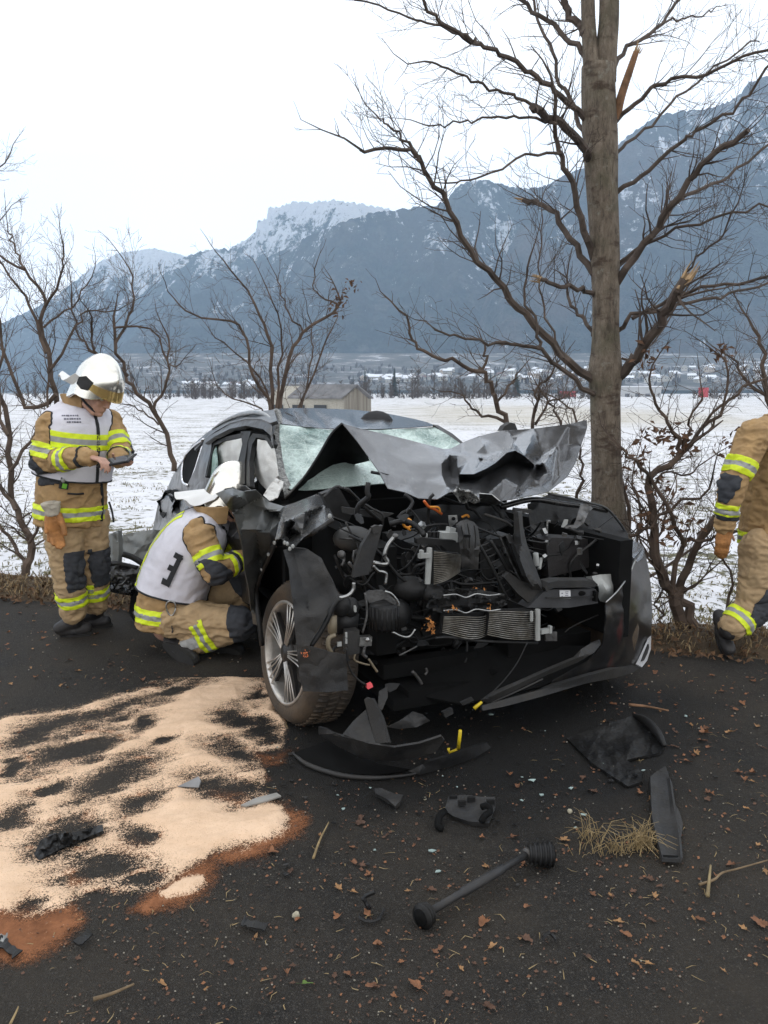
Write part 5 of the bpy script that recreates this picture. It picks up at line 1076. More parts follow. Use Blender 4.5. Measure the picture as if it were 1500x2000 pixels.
sheet('washer_tank', [A_(1156, 1125, -.30), A_(1172, 1122, -.30), A_(1203, 1121, -.28), A_(1204, 1140, -.28), A_(1199, 1172, -.30), A_(1186, 1178, -.31), A_(1172, 1174, -.32), A_(1169, 1145, -.32), A_(1160, 1138, -.31)], WHITEP, car, [A_(1185, 1150, -.37)], (), 5, .05, .6)
b = MB(); b.ball(pa(1162, 1120, -.28), (.014, .012, .008), 8, 6); b.build('tank_cap', GRYPL, car)
# lower coolers
finned('condenser_core', [(955, 1192), (1046, 1190), (1046, 1250), (950, 1241)], -.40, 14, .02, FIN, .8)
finned('oil_cooler_core', [(866, 1203), (952, 1196), (950, 1243), (862, 1238)], -.37, 11, .02, FIN, 1.5)
b = MB(); b.tube([pa(1050, 1190, -.42), pa(1050, 1250, -.42)], .013, 8); b.tube([pa(1038, 1194, -.43), pa(1038, 1213, -.43)], .008, 6); b.box(pa(1065, 1232, -.42), (.055, .02, .022), (0, 0, .4)); b.box(pa(1074, 1229, -.425), (.012, .02, .035), (0, 0, .4)); b.build('condenser_end_tank', WHITEP, car)
poly('condenser_foot', [(1065, 1236), (1088, 1234), (1088, 1252), (1066, 1252)], -.41, STEEL, .01)
sheet('torn_carrier', [A_(842, 1160, -.34), A_(880, 1150, -.36), A_(940, 1152, -.37), A_(985, 1160, -.38), A_(992, 1180, -.38), A_(960, 1192, -.40), A_(900, 1198, -.40), A_(850, 1195, -.38), A_(832, 1185, -.36)], BLKPL, car, (), [[A_(850, 1170, -.40), A_(900, 1165, -.34), A_(960, 1172, -.42)], [A_(850, 1185, -.36), A_(910, 1182, -.43), A_(970, 1182, -.38)]], 4, .004, 0, .06, 14, 4)
for (y, a0) in ((1163, -.42), (1193, -.43)):
    pipe('torn_edge', [(866, y), (890, y - 2), (910, y + 4), (930, y - 3), (955, y), (978, y - 3)], a0, .004, ALU, 30, 5)
b = MB()
for (x, y) in ((884, 1190), (893, 1191), (888, 1186), (954, 1182), (948, 1149), (956, 1187), (930, 1150), (876, 1194)): leaf_clump(b, pa(x, y, -.44), 2, .005, rk, .010)
for _ in range(26): leaf_clump(b, pa(842 + rk.gauss(0, 7), 1222 + rk.gauss(0, 9), -.40), 1, .004, rk, .012)
tag(b.build('leaf_scraps', simple('leaf_scrap', (.36, .14, .03), .8, var=.5, scale=40), car), kind='stuff')
pipe('oil_cooler_frame', [(850, 1246), (880, 1245), (940, 1252), (1050, 1256)], -.40, .007, BLKPL); b = MB(); b.ball(pa(800, 1150, -.2), (.09, .06, .06), 12, 8); b.ball(pa(775, 1200, -.2), (.07, .06, .08), 12, 8); b.ball(pa(845, 1160, -.25), (.06, .05, .05), 12, 8); b.build('compressor', BLKPL, car, True)
pipe('stay_rod', [(780, 1280), (800, 1270), (815, 1262)], -.30, .004, STEEL); pipe('stay_rod', [(805, 1311), (815, 1322), (824, 1336)], -.25, .008, STEEL); pipe('hose_clip', [(832, 1305), (834, 1312), (830, 1318)], -.25, .006, STEEL)
b = MB()
cb(b, -.05, .95, .24, (.5, 1.05, .03)); cb(b, -.15, .6, .32, (.08, .5, .07)); cb(b, -.18, 1.25, .34, (.1, .5, .08)); b.build('subframe', SEATB, car)
# ---- left bumper corner
q = N('bumper_skin'); p = q.pos(); c = q.mix(q.ramp(q.noise(p, 6, 5, .65), [(.5, 0.0), (.72, .8)]), (.011, .011, .0115), (.045, .038, .03))
c = q.mix(q.ramp(q.noise(q.pos(scale=(1, 1, .35)), 8, 3), [(.68, 0.0), (.74, .35)]), c, (.10, .02, .018)); q.base(c); q.set(Roughness=.3, Specular_IOR_Level=.3); q.bump(q.noise(p, 9, 3), .08, .02); BUMP = q.m  # brownish and reddish reflections painted into the skin colour
sheet('bumper_skin', [A_(1240, 1092, -.22), A_(1257, 1068, .05), A_(1266, 1105, .05), A_(1272, 1150, .02), A_(1274, 1200, .0), A_(1272, 1240, -.05), A_(1258, 1296, -.12), A_(1236, 1312, -.22), A_(1190, 1318, -.34), A_(1130, 1330, -.42), A_(1075, 1344, -.46), A_(1080, 1330, -.46), A_(1150, 1290, -.42), A_(1176, 1262, -.42), A_(1181, 1235, -.43), A_(1184, 1205, -.43), A_(1183, 1178, -.42), A_(1207, 1153, -.38), A_(1228, 1122, -.30)], BUMP, car,
      [A_(1240, 1180, -.28), A_(1215, 1230, -.36), A_(1255, 1130, -.12), A_(1225, 1280, -.30)], [[A_(1250, 1100, -.1), A_(1256, 1150, -.18), A_(1245, 1200, -.26), A_(1215, 1240, -.36)], [A_(1262, 1180, -.04), A_(1250, 1215, -.22), A_(1262, 1250, -.08)]], 5, .005, .3, .02, 40, 31)
pipe('bumper_edge', [(1241, 1094, -.23), (1229, 1121, -.31), (1207, 1153, -.39), (1183, 1177, -.43)], 0, .0045, ALU, 18)
sheet('headlight_corner', [A_(1222, 1072, -.12), A_(1236, 1056, -.05), A_(1250, 1060, .02), A_(1258, 1069, .05), A_(1256, 1090, -.08), A_(1244, 1098, -.2), A_(1232, 1084, -.18)], SKY_LIT, car, (), (), 4, .006, .3)
poly('wing_tab', [(1201, 1058), (1206, 1053), (1217, 1052), (1216, 1066), (1206, 1062)], .0, STEEL, .008)
sheet('fog_trim', [A_(1272, 1238, -.04), A_(1266, 1254, -.10), A_(1256, 1276, -.16), A_(1245, 1298, -.23), A_(1254, 1303, -.20), A_(1264, 1290, -.12), A_(1271, 1268, -.05)], simple('painted_chrome', (.62, .62, .63), .35, .2, .1), car, (), (), 3, .01, .3)  # bright chrome reflection put into a pale, hardly metallic base colour
sheet('fog_trim_insert', [A_(1267, 1258, -.115), A_(1261, 1272, -.15), A_(1253, 1292, -.20), A_(1258, 1290, -.18), A_(1265, 1276, -.13), A_(1268, 1264, -.10)], GRYPL, car, (), (), 3, .008)
sheet('bumper_lip', [A_(941, 1378, -.52), A_(985, 1366, -.53), A_(1060, 1346, -.51), A_(1140, 1322, -.46), A_(1200, 1306, -.38), A_(1236, 1300, -.26), A_(1252, 1303, -.22), A_(1236, 1314, -.26), A_(1200, 1324, -.36), A_(1140, 1336, -.45), A_(1060, 1360, -.52), A_(985, 1380, -.54), A_(943, 1388, -.53)], GRYPL, car, (), (), 4, .02, .2)
sheet('grille_strip', [A_(940, 1366, -.50), A_(958, 1352, -.50), A_(1010, 1330, -.50), A_(1064, 1306, -.48), A_(1120, 1283, -.45), A_(1135, 1268, -.44), A_(1155, 1256, -.42), A_(1172, 1250, -.42), A_(1174, 1258, -.42), A_(1160, 1275, -.44), A_(1128, 1294, -.46), A_(1070, 1318, -.49), A_(1000, 1352, -.51), A_(955, 1376, -.51)], GRYPL, car, (), [[A_(955, 1362, -.53), A_(1064, 1312, -.51), A_(1130, 1284, -.48)]], 4, .008, 0)
pipe('grille_rod', [(960, 1372), (1010, 1350), (1060, 1326)], -.515, .004, GRYPL)
pipe('cable', [(1030, 1255), (1010, 1295), (985, 1328), (962, 1352), (942, 1372)], -.50, .0032, BLKPL, 24)
b = MB(); b.tube([pa(941, 1371, -.54), pa(926, 1384, -.54)], [.006, .009], 6); b.build('yellow_tag', YELLOW, car, True)
sheet('lower_dark_panel', [A_(1080, 1260, -.2), A_(1176, 1262, -.35), A_(1150, 1292, -.40), A_(1060, 1340, -.45), A_(900, 1375, -.40), A_(830, 1360, -.3), A_(800, 1290, -.1), A_(900, 1262, -.1)], SEATB, car, (), (), 9, .01, .2)  # black panel painting the dark void below the coolers
poly('grille_end', [(900, 1372), (922, 1362), (926, 1368), (905, 1378)], -.5, GRYPL, .01); poly('grille_end', [(866, 1392), (884, 1384), (886, 1394), (870, 1402)], -.5, GRYPL, .02)

# ---- bumper half hanging down to the road in front
drop = car
def G_(px, py, z): return Z_(px, py, z)
sheet('torn_bumper', [G_(622, 1420, .13), G_(640, 1424, .15), G_(668, 1438, .16), G_(720, 1452, .17), G_(770, 1460, .17), G_(820, 1452, .18), G_(862, 1438, .20), G_(868, 1446, .17), G_(850, 1470, .10), G_(800, 1483, .06), G_(772, 1486, .05), G_(745, 1488, .04), G_(700, 1478, .05), G_(660, 1458, .06), G_(622, 1434, .08)], GRYPL, car, (), [[G_(640, 1434, .13), G_(690, 1456, .12), G_(760, 1471, .12), G_(850, 1452, .15)], [G_(716, 1454, .16), G_(724, 1484, .05)]], 5, .008, .1, .02, 30, 4)
plate('bumper_flange', [G_(669, 1434, .17), G_(690, 1408, .22), G_(714, 1386, .27), G_(724, 1420, .22), G_(735, 1455, .17), G_(700, 1446, .17)], GRYPL, .005, 6, .02)
plate('bumper_strut', [G_(711, 1366, .33), G_(718, 1361, .34), G_(727, 1364, .34), G_(745, 1400, .27), G_(758, 1450, .19), G_(734, 1452, .17), G_(722, 1410, .24)], LINER, .02, 5)
plate('bumper_bracket', [G_(740, 1350, .34), G_(757, 1340, .36), G_(757, 1362, .33), G_(746, 1388, .28), G_(738, 1380, .30)], GRYPL, .006, 5, .02)
plate('bumper_flange', [G_(757, 1420, .22), G_(780, 1408, .24), G_(806, 1390, .27), G_(826, 1396, .26), G_(840, 1408, .23), G_(815, 1420, .21), G_(780, 1424, .2)], GRYPL, .005, 6, .03)
b = MB(); b.tube(crom([gnd(572, 1470, .02), gnd(590, 1486, .016), gnd(615, 1499, .014), gnd(667, 1514, .014), gnd(730, 1519, .014), gnd(800, 1513, .016), gnd(830, 1503, .02)], 30), [.004 + .007 * math.sin(math.pi * min(1, i / 30 + .1)) for i in range(31)], 7); b.build('splitter_lip', GRYPL, car, True)
plate('splitter', [G_(798, 1506, .03), G_(830, 1490, .06), G_(870, 1478, .07), G_(920, 1460, .07), G_(950, 1450, .06), G_(960, 1460, .03), G_(925, 1482, .012), G_(870, 1500, .012), G_(820, 1514, .012)], BLKPL, .012, 6, .02)
plate('splitter_liner', [G_(575, 1470, .03), G_(640, 1446, .06), G_(740, 1492, .02), G_(800, 1502, .02), G_(730, 1514, .012), G_(660, 1508, .012), G_(610, 1494, .012)], SEATB, .006, 8)
b = MB(); b.tube([gnd(899, 1427, .17), gnd(895, 1464, .06)], .008, 6); b.tube([gnd(895, 1464, .06), gnd(878, 1470, .04), gnd(876, 1462, .06)], .008, 6); b.build('yellow_strap', YELLOW, car, True)
# ================================================================== PEOPLE
def fuse(name, shapes, voxel, mat, parent, smooth=4, fold=0.0, fscale=16, seed=1, keep_bm=False):
    """one continuous surface grown from overlapping tapered limbs"""
    b = MB()
    for s in shapes:
        if s[0] == 'cap':
            _, p0, r0, p1, r1 = s; p0, p1 = Vector(p0), Vector(p1); n = 6; pts = []; rr_ = []
            d = (p1 - p0)
            if d.length < 1e-5: b.ball(p0, r0, 14, 10); continue
            u = d.normalized()
            for k in range(5): a = math.pi / 2 * (1 - k / 5); pts.append(p0 - u * r0 * math.sin(a)); rr_.append(max(.0004, r0 * math.cos(a)))
            for k in range(n + 1): t = k / n; pts.append(p0.lerp(p1, t)); rr_.append(r0 + (r1 - r0) * t)
            for k in range(1, 6): a = math.pi / 2 * k / 5; pts.append(p1 + u * r1 * math.sin(a)); rr_.append(max(.0004, r1 * math.cos(a)))
            b.tube(pts, rr_, 14)
        elif s[0] == 'ell':
            _, c, rad, M = s; c = Vector(c); t = MB(); t.ball((0, 0, 0), rad, 18, 12); b.add([c + M @ Vector(v) for v in t.v], t.f)
        elif s[0] == 'loft':
            _, rings, lat = s; C = [Vector(r[0]) for r in rings]; n = len(C); m = 24; vs = []; lat = Vector(lat)
            CC = crom(C, (n - 1) * 5); RX = crom([Vector((r[1], r[2], 0)) for r in rings], (n - 1) * 5)
            N_ = len(CC)
            for i in range(N_):
                t = (CC[min(i + 1, N_ - 1)] - CC[max(i - 1, 0)]).normalized(); x = (lat - t * lat.dot(t)).normalized(); y = t.cross(x)
                for k in range(m):
                    a = 2 * math.pi * k / m; ca, sa = math.cos(a), math.sin(a); e = .85
                    vs.append(CC[i] + x * RX[i].x * math.copysign(abs(ca) ** e, ca) + y * RX[i].y * math.copysign(abs(sa) ** e, sa))
            fs = [(i * m + k, i * m + (k + 1) % m, (i + 1) * m + (k + 1) % m, (i + 1) * m + k) for i in range(N_ - 1) for k in range(m)]
            fs += [tuple(range(m))[::-1], tuple((N_ - 1) * m + k for k in range(m))]; b.add(vs, fs)
    me = bpy.data.meshes.new('tmp'); me.from_pydata(b.v, [], b.f); ob = bpy.data.objects.new('tmp', me); COL.objects.link(ob)
    bm = bmesh.new(); bm.from_mesh(me); bmesh.ops.recalc_face_normals(bm, faces=bm.faces); bm.to_mesh(me); bm.free()
    md = ob.modifiers.new('r', 'REMESH'); md.mode = 'VOXEL'; md.voxel_size = voxel
    if smooth: sm = ob.modifiers.new('s', 'SMOOTH'); sm.iterations = smooth; sm.factor = .5
    dg = bpy.context.evaluated_depsgraph_get(); me2 = bpy.data.meshes.new_from_object(ob.evaluated_get(dg)); bpy.data.objects.remove(ob); bpy.data.meshes.remove(me)
    if fold:
        n = len(me2.vertices); co = np.empty(n * 3); me2.vertices.foreach_get('co', co); co = co.reshape(-1, 3); no = np.empty(n * 3); me2.vertices.foreach_get('normal', no); no = no.reshape(-1, 3)
        w = fbm(co[:, 0] * 5, co[:, 1] * 5, co[:, 2] * 5, oct=2, seed=seed) * 2.2
        r = 1 - np.abs(2 * fbm(co[:, 0] * fscale * .6 + w, co[:, 1] * fscale * .6 + w, co[:, 2] * fscale * 1.25 + w, oct=3, seed=seed + 5) - 1)
        co = co + no * ((r - .72) * fold * 1.6)[:, None]; me2.vertices.foreach_set('co', co.ravel())
    me2.name = name; me2.polygons.foreach_set('use_smooth', [True] * len(me2.polygons)); me2.update()
    return link(name, me2, mat, parent)
def cut_piece(name, src, planes, mats, parent, off=.004, th=.002, near=None, strips=None, grow=0):
    """lifts a piece of a garment: keeps what lies behind every plane (co, outward normal)"""
    bm = bmesh.new(); bm.from_mesh(src.data)
    def bis(co, no, clear): bmesh.ops.bisect_plane(bm, geom=bm.verts[:] + bm.edges[:] + bm.faces[:], dist=1e-6, plane_co=co, plane_no=no, clear_outer=clear)
    for co, no in planes: bis(co, no, True)
    if near is not None:
        a, c, mr = near; ab = Vector(c) - Vector(a); L2 = ab.length_squared
        kill = [f for f in bm.faces if (f.calc_center_median() - (Vector(a) + ab * max(-.3, min(1.3, (f.calc_center_median() - Vector(a)).dot(ab) / L2)))).length > mr]
        bmesh.ops.delete(bm, geom=kill, context='FACES')
    if strips:
        co, ax, cuts = strips
        for t in cuts: bis(Vector(co) + Vector(ax) * t, ax, False)
    bm.normal_update()
    for v in bm.verts: v.co += v.normal * off
    if strips:
        for f in bm.faces:
            t = (f.calc_center_median() - Vector(co)).dot(Vector(ax)); f.material_index = sum(1 for c_ in cuts if t > c_) % len(mats)
    if not bm.faces: bm.free(); return None
    bmesh.ops.solidify(bm, geom=bm.faces[:] + bm.edges[:] + bm.verts[:], thickness=th)
    me = bpy.data.meshes.new(name); bm.to_mesh(me); bm.free(); me.polygons.foreach_set('use_smooth', [True] * len(me.polygons)); me.update()
    return link(name, me, mats, parent)
TAN_CLOTH = simple('tan_turnout_cloth', (.40, .255, .115), .9, var=.13, scale=26, bump=.35, bscale=420, dirt=(.27, .175, .09), dirt_amt=.5)
TAN_LEG = simple('tan_trouser_cloth', (.43, .30, .165), .9, var=.13, scale=26, bump=.35, bscale=420, dirt=(.29, .205, .115), dirt_amt=.5)
FLUO = simple('fluorescent_yellow', (.66, .78, .02), .6, var=.10, scale=30); SILV = simple('silver_reflective', (.29, .29, .28), .5, var=.12, scale=30)
VESTW = simple('white_vest_cloth', (.66, .65, .71), .85, var=.06, scale=14, bump=.25, bscale=300, dirt=(.5, .49, .52), dirt_amt=.4)
BLKCL = simple('black_cloth', (.020, .021, .024), .85, var=.25, scale=30, bump=.3, bscale=300); PAD = simple('charcoal_pad', (.035, .038, .045), .8, var=.2, scale=30, bump=.4, bscale=500)
SKIN = simple('skin', (.44, .25, .18), .55, var=.12, scale=40); STUBBLE = simple('grey_stubble', (.25, .19, .16), .8, var=.3, scale=200)
BOOT = simple('black_boot_leather', (.013, .013, .015), .55, var=.3, scale=20, dirt=(.05, .042, .035), dirt_amt=.5)
q = N('helmet_shell'); p = q.pos(); q.base(q.ramp(q.noise(p, 8, 3), [(.35, (.72, .69, .62)), (.65, (.80, .78, .72))])); q.set(Metallic=.92, Roughness=.16); HELM = q.m
q = N('gold_visor'); q.base((.75, .58, .26)); q.set(Metallic=.6, Roughness=.08); tr = q.n('BsdfTransparent'); tr.inputs['Color'].default_value = (.85, .74, .5, 1); mx = q.n('MixShader'); mx.inputs[0].default_value = .55
q.l(q.b.outputs[0], mx.inputs[1]); q.l(tr.outputs[0], mx.inputs[2]); q.l(mx.outputs[0], q.out.inputs['Surface']); VISOR = q.m
WHCURT = simple('white_neck_curtain', (.72, .72, .71), .7, var=.05, scale=10); GLOVE = simple('leather_glove', (.36, .16, .05), .75, var=.3, scale=22, bump=.4, bscale=90); CUFF = simple('pale_glove_cuff', (.42, .38, .31), .85, var=.15)
BANDM = [FLUO, SILV, FLUO]
def band(name, src, p0, p1, t0, t1, mr, parent, off=.005):
    ax = (Vector(p1) - Vector(p0)).normalized(); L_ = t1 - t0
    return cut_piece(name, src, [(Vector(p0) + ax * t1, ax), (Vector(p0) + ax * t0, -ax)], BANDM, parent, off, .002, (p0, p1, mr), (p0, ax, (t0 + L_ * .34, t0 + L_ * .66)))
def open_loops(bm):
    ed = {}
    for e in bm.edges:
        if len(e.link_faces) == 1:
            a, c = e.verts; ed.setdefault(a.index, []).append(c.index); ed.setdefault(c.index, []).append(a.index)
    bm.verts.ensure_lookup_table(); seen = set(); out = []
    for st in list(ed):
        if st in seen: continue
        loop = [st]; seen.add(st); cur = st
        while True:
            nx_ = [k for k in ed[cur] if k not in seen]
            if not nx_: break
            cur = nx_[0]; seen.add(cur); loop.append(cur)
        if len(loop) > 14: out.append([bm.verts[k].co.copy() for k in loop])
    return out
def garment_over(name, tmp, jacket, planes, mat, parent, off=.004):
    """outer garment: the part of tmp lying outside the jacket, with black cord round its open edges"""
    from mathutils.bvhtree import BVHTree
    bj = bmesh.new(); bj.from_mesh(jacket.data); tree_ = BVHTree.FromBMesh(bj); bj.free()
    bm = bmesh.new(); bm.from_mesh(tmp.data)
    for co, no in planes: bmesh.ops.bisect_plane(bm, geom=bm.verts[:] + bm.edges[:] + bm.faces[:], dist=1e-6, plane_co=co, plane_no=no, clear_outer=True)
    kill = []
    for f in bm.faces:
        c = f.calc_center_median(); loc, n_, _, _ = tree_.find_nearest(c)
        if loc is not None and (c - loc).dot(n_) < -.003: kill.append(f)
    bmesh.ops.delete(bm, geom=kill, context='FACES')
    # drop stray islands
    left = set(bm.faces); best = None
    while left:
        f0 = next(iter(left)); stack = [f0]; isl = set()
        while stack:
            f = stack.pop()
            if f in isl: continue
            isl.add(f); stack += [g for e in f.edges for g in e.link_faces if g not in isl]
        left -= isl
        if best is None or len(isl) > len(best): best = isl
    bmesh.ops.delete(bm, geom=[f for f in bm.faces if f not in best], context='FACES')
    bm.verts.index_update(); bm.normal_update()
    for v in bm.verts: v.co += v.normal * off
    loops = open_loops(bm); bmesh.ops.solidify(bm, geom=bm.faces[:] + bm.edges[:] + bm.verts[:], thickness=.003)
    me = bpy.data.meshes.new(name); bm.to_mesh(me); bm.free(); me.polygons.foreach_set('use_smooth', [True] * len(me.polygons)); me.update(); o = link(name, me, mat, parent)
    for L_ in loops:
        n = len(L_)
        for _ in range(5): L_ = [(L_[k - 1] + L_[k] * 2 + L_[(k + 1) % n]) / 4 for k in range(n)]
        b = MB(); b.tube(L_ + [L_[0]], .0062, 5, cap=False); b.build('piping', BLKCL, o, True)
    return o
def M3(x, y, z): return Matrix((Vector(x), Vector(y), Vector(z))).transposed()

def hand_shapes(wr, d, nrm, th, curl, L_=.19, spread=.12, thumb_in=.5, thumb_out=.62, wid=.0195):
    """palm and five bent fingers; d along the hand, nrm out of the palm, th towards the thumb"""
    d = d.normalized(); nrm = (nrm - d * nrm.dot(d)).normalized(); sd = d.cross(nrm); sd = sd if sd.dot(th) > 0 else -sd; S = L_ / .19; out = []
    for k in range(4):
        o = (k - 1.5) * wid * S; out.append(('cap', wr + d * .012 * S - sd * o * .65, .0135 * S, wr + d * .088 * S - sd * o, .0115 * S))
    lens = [(.042, .026, .020), (.047, .030, .021), (.044, .028, .020), (.034, .021, .018)]
    for k in range(4):
        o = (1.5 - k) * wid * S; p_ = wr + d * .090 * S + sd * o; v = (d + sd * (1.5 - k) * spread * .3).normalized()
        for j in range(3):
            c = curl[j] if k < 3 else curl[j] * 1.05
            ang = c; v = (v * math.cos(ang) + (nrm if j == 0 else (nrm - v * nrm.dot(v)).normalized()) * math.sin(ang)).normalized()
            e = p_ + v * lens[k][j] * S; out.append(('cap', p_, (.0092 - .0008 * j) * S, e, (.0086 - .0010 * j) * S)); p_ = e
    p_ = wr + d * .022 * S + sd * .026 * S + nrm * .006; v = (d * .62 + sd * thumb_out + nrm * thumb_in).normalized()
    for ln, r0, r1 in ((.042, .0135, .0115), (.032, .011, .0098), (.025, .0098, .0082)):
        e = p_ + v * ln * S; out.append(('cap', p_, r0 * S, e, r1 * S)); p_ = e; v = (v * .86 + (d * .5 + nrm * .25 - sd * .15) * .3).normalized()
    return out
def head_shapes(c, f, u):
    """skull, jaw, nose, brow, lips, ears; f where the face looks, u to the crown"""
    f = f.normalized(); u = (u - f * u.dot(f)).normalized(); l = u.cross(f); M = M3(f, l, u)
    P = lambda x, y, z: c + f * x + l * y + u * z
    o = [('ell', P(0, 0, .03), (.098, .077, .105), M), ('ell', P(.028, 0, -.045), (.068, .060, .075), M), ('ell', P(.066, 0, -.098), (.026, .028, .020), M), ('cap', P(.085, 0, .012), .011, P(.112, 0, -.028), .0135), ('ell', P(.098, .012, -.034), (.012, .010, .008), M), ('ell', P(.098, -.012, -.034), (.012, .010, .008), M),
         ('ell', P(.086, 0, .022), (.016, .052, .012), M), ('ell', P(.088, 0, -.060), (.012, .026, .0065), M), ('ell', P(.086, 0, -.073), (.011, .022, .0075), M)]
    for s in (-1, 1): o += [('ell', P(-.008, s * .078, -.008), (.020, .008, .032), M), ('ell', P(.070, s * .038, -.022), (.022, .022, .024), M), ('cap', P(-.01, s * .05, -.07), .022, P(.05, s * .025, -.10), .02)]
    return o, P
def helmet(parent, c, f, u, curt_back=(.16, -.06), name='helmet'):
    f = f.normalized(); u = (u - f * u.dot(f)).normalized(); l = u.cross(f); HS = 1.06; P = lambda x, y, z: c + (f * x + l * y + u * z) * HS
    b = MB(); na, nr = 48, 16
    def low(a):   # lower rim height by direction, 0 = front
        ca = math.cos(a); return -.005 - .085 * max(0, math.sin(abs(a) if abs(a) < math.pi else 0)) ** 1.5 - (.075 if ca < -.2 else 0) * min(1, (-ca - .2) / .4)
    vs = []
    for i in range(nr + 1):
        for k in range(na):
            a = -math.pi + 2 * math.pi * k / na; zl = low(a); t = i / nr; z = zl + (.158 - zl) * math.sin(t * math.pi / 2); zz = max(0, z) / .158
            r = math.sqrt(max(0, 1 - zz * zz)) if z > 0 else 1 + .04 * (-z / .08); x = math.cos(a) * r * (.150 if math.cos(a) > 0 else .138); y = math.sin(a) * r * .120
            ridge = .012 * math.exp(-(y / .028) ** 2) * min(1, max(0, z / .08)); vs.append(P(x, y, z + ridge))
    fs = [(i * na + k, i * na + (k + 1) % na, (i + 1) * na + (k + 1) % na, (i + 1) * na + k) for i in range(nr) for k in range(na)]
    b.add(vs, fs); hm_ = solid('helmet', [Vector(v) for v in b.v], b.f, HELM, parent, .006)
    # rim bead, ear module, visor, neck curtain
    b = MB(); pts = [P(math.cos(a) * (.152 if math.cos(a) > 0 else .14), math.sin(a) * .122, low(a)) for a in [-math.pi + 2 * math.pi * k / 48 for k in range(49)]]; b.tube(pts, .0045, 6); b.build('rim_bead', HELM, hm_, True)
    for s in (-1, 1):
        b = MB(); b.prism([P(.005, s * .116, .035), P(.062, s * .112, .020), P(.050, s * .116, -.035), P(.010, s * .122, -.045), P(-.035, s * .120, -.03), P(-.035, s * .118, .01)], l * s * .014); b.build('ear_module', BLKPL, hm_)
        b = MB(); b.tube(crom([P(-.03, s * .105, -.06), P(.02, s * .092, -.11), P(.07, s * .03, -.155)], 10), .008, 5); b.build('chin_strap', BLKCL, hm_, True)
    vs = []; nv, mv = 25, 6
    for j in range(mv):
        for k in range(nv):
            a = -1.35 + 2.7 * k / (nv - 1); t = j / (mv - 1); z = .010 - .062 * t * (1 - .45 * (a / 1.35) ** 2); vs.append(P(math.cos(a) * (.160 + .012 * t), math.sin(a) * .128, z))
    solid('visor', vs, [(j * nv + k, j * nv + k + 1, (j + 1) * nv + k + 1, (j + 1) * nv + k) for j in range(mv - 1) for k in range(nv - 1)], VISOR, hm_, .003)
    vs = []; nv, mv = 25, 7; bx, bz = curt_back
    for j in range(mv):
        for k in range(nv):
            a = math.pi + (-1.35 + 2.7 * k / (nv - 1)); t = j / (mv - 1); w = 1 + .16 * t; vs.append(P(math.cos(a) * .142 * w - bx * t * max(0, -math.cos(a)) , math.sin(a) * .124 * w, low(a) + .02 + (bz - .02) * t + .012 * math.sin(k * 1.1) * t))
    solid('neck_curtain', vs, [(j * nv + k, j * nv + k + 1, (j + 1) * nv + k + 1, (j + 1) * nv + k) for j in range(mv - 1) for k in range(nv - 1)], WHCURT, hm_, .004)
    return hm_
def boot(parent, heel, toe, ankle, shaft, name='boot'):
    """heel and toe on the ground, shaft up the leg"""
    heel, toe, ankle, shaft = map(Vector, (heel, toe, ankle, shaft)); d = (toe - heel).normalized(); up = (ankle - heel); up = (up - d * up.dot(d)).normalized(); sd = d.cross(up)
    L_ = (toe - heel).length; b_ = heel + up * .042
    sh = [('cap', b_ + d * .02, .040, b_ + d * L_ * .5, .043), ('cap', b_ + d * L_ * .45 + sd * .008, .043, b_ + d * (L_ - .045) + up * .002, .041), ('cap', b_ + d * L_ * .4 + up * .03, .042, ankle, .05), ('cap', b_ + up * .02, .04, ankle, .052), ('cap', ankle, .057, shaft, .066)]
    bo_ = fuse(name, sh, .008, BOOT, parent, 3, .004, 20)
    b = MB(); pts = []
    for k in range(22):
        a = 2 * math.pi * k / 22; x = math.cos(a); w = .046 + .006 * x; pts.append(heel + d * (L_ / 2 + x * L_ * .51) + sd * math.sin(a) * w - up * .0)
    b.prism(pts, up * .026); b.build('sole', simple('boot_sole', (.02, .019, .018), .9), bo_)
    return bo_

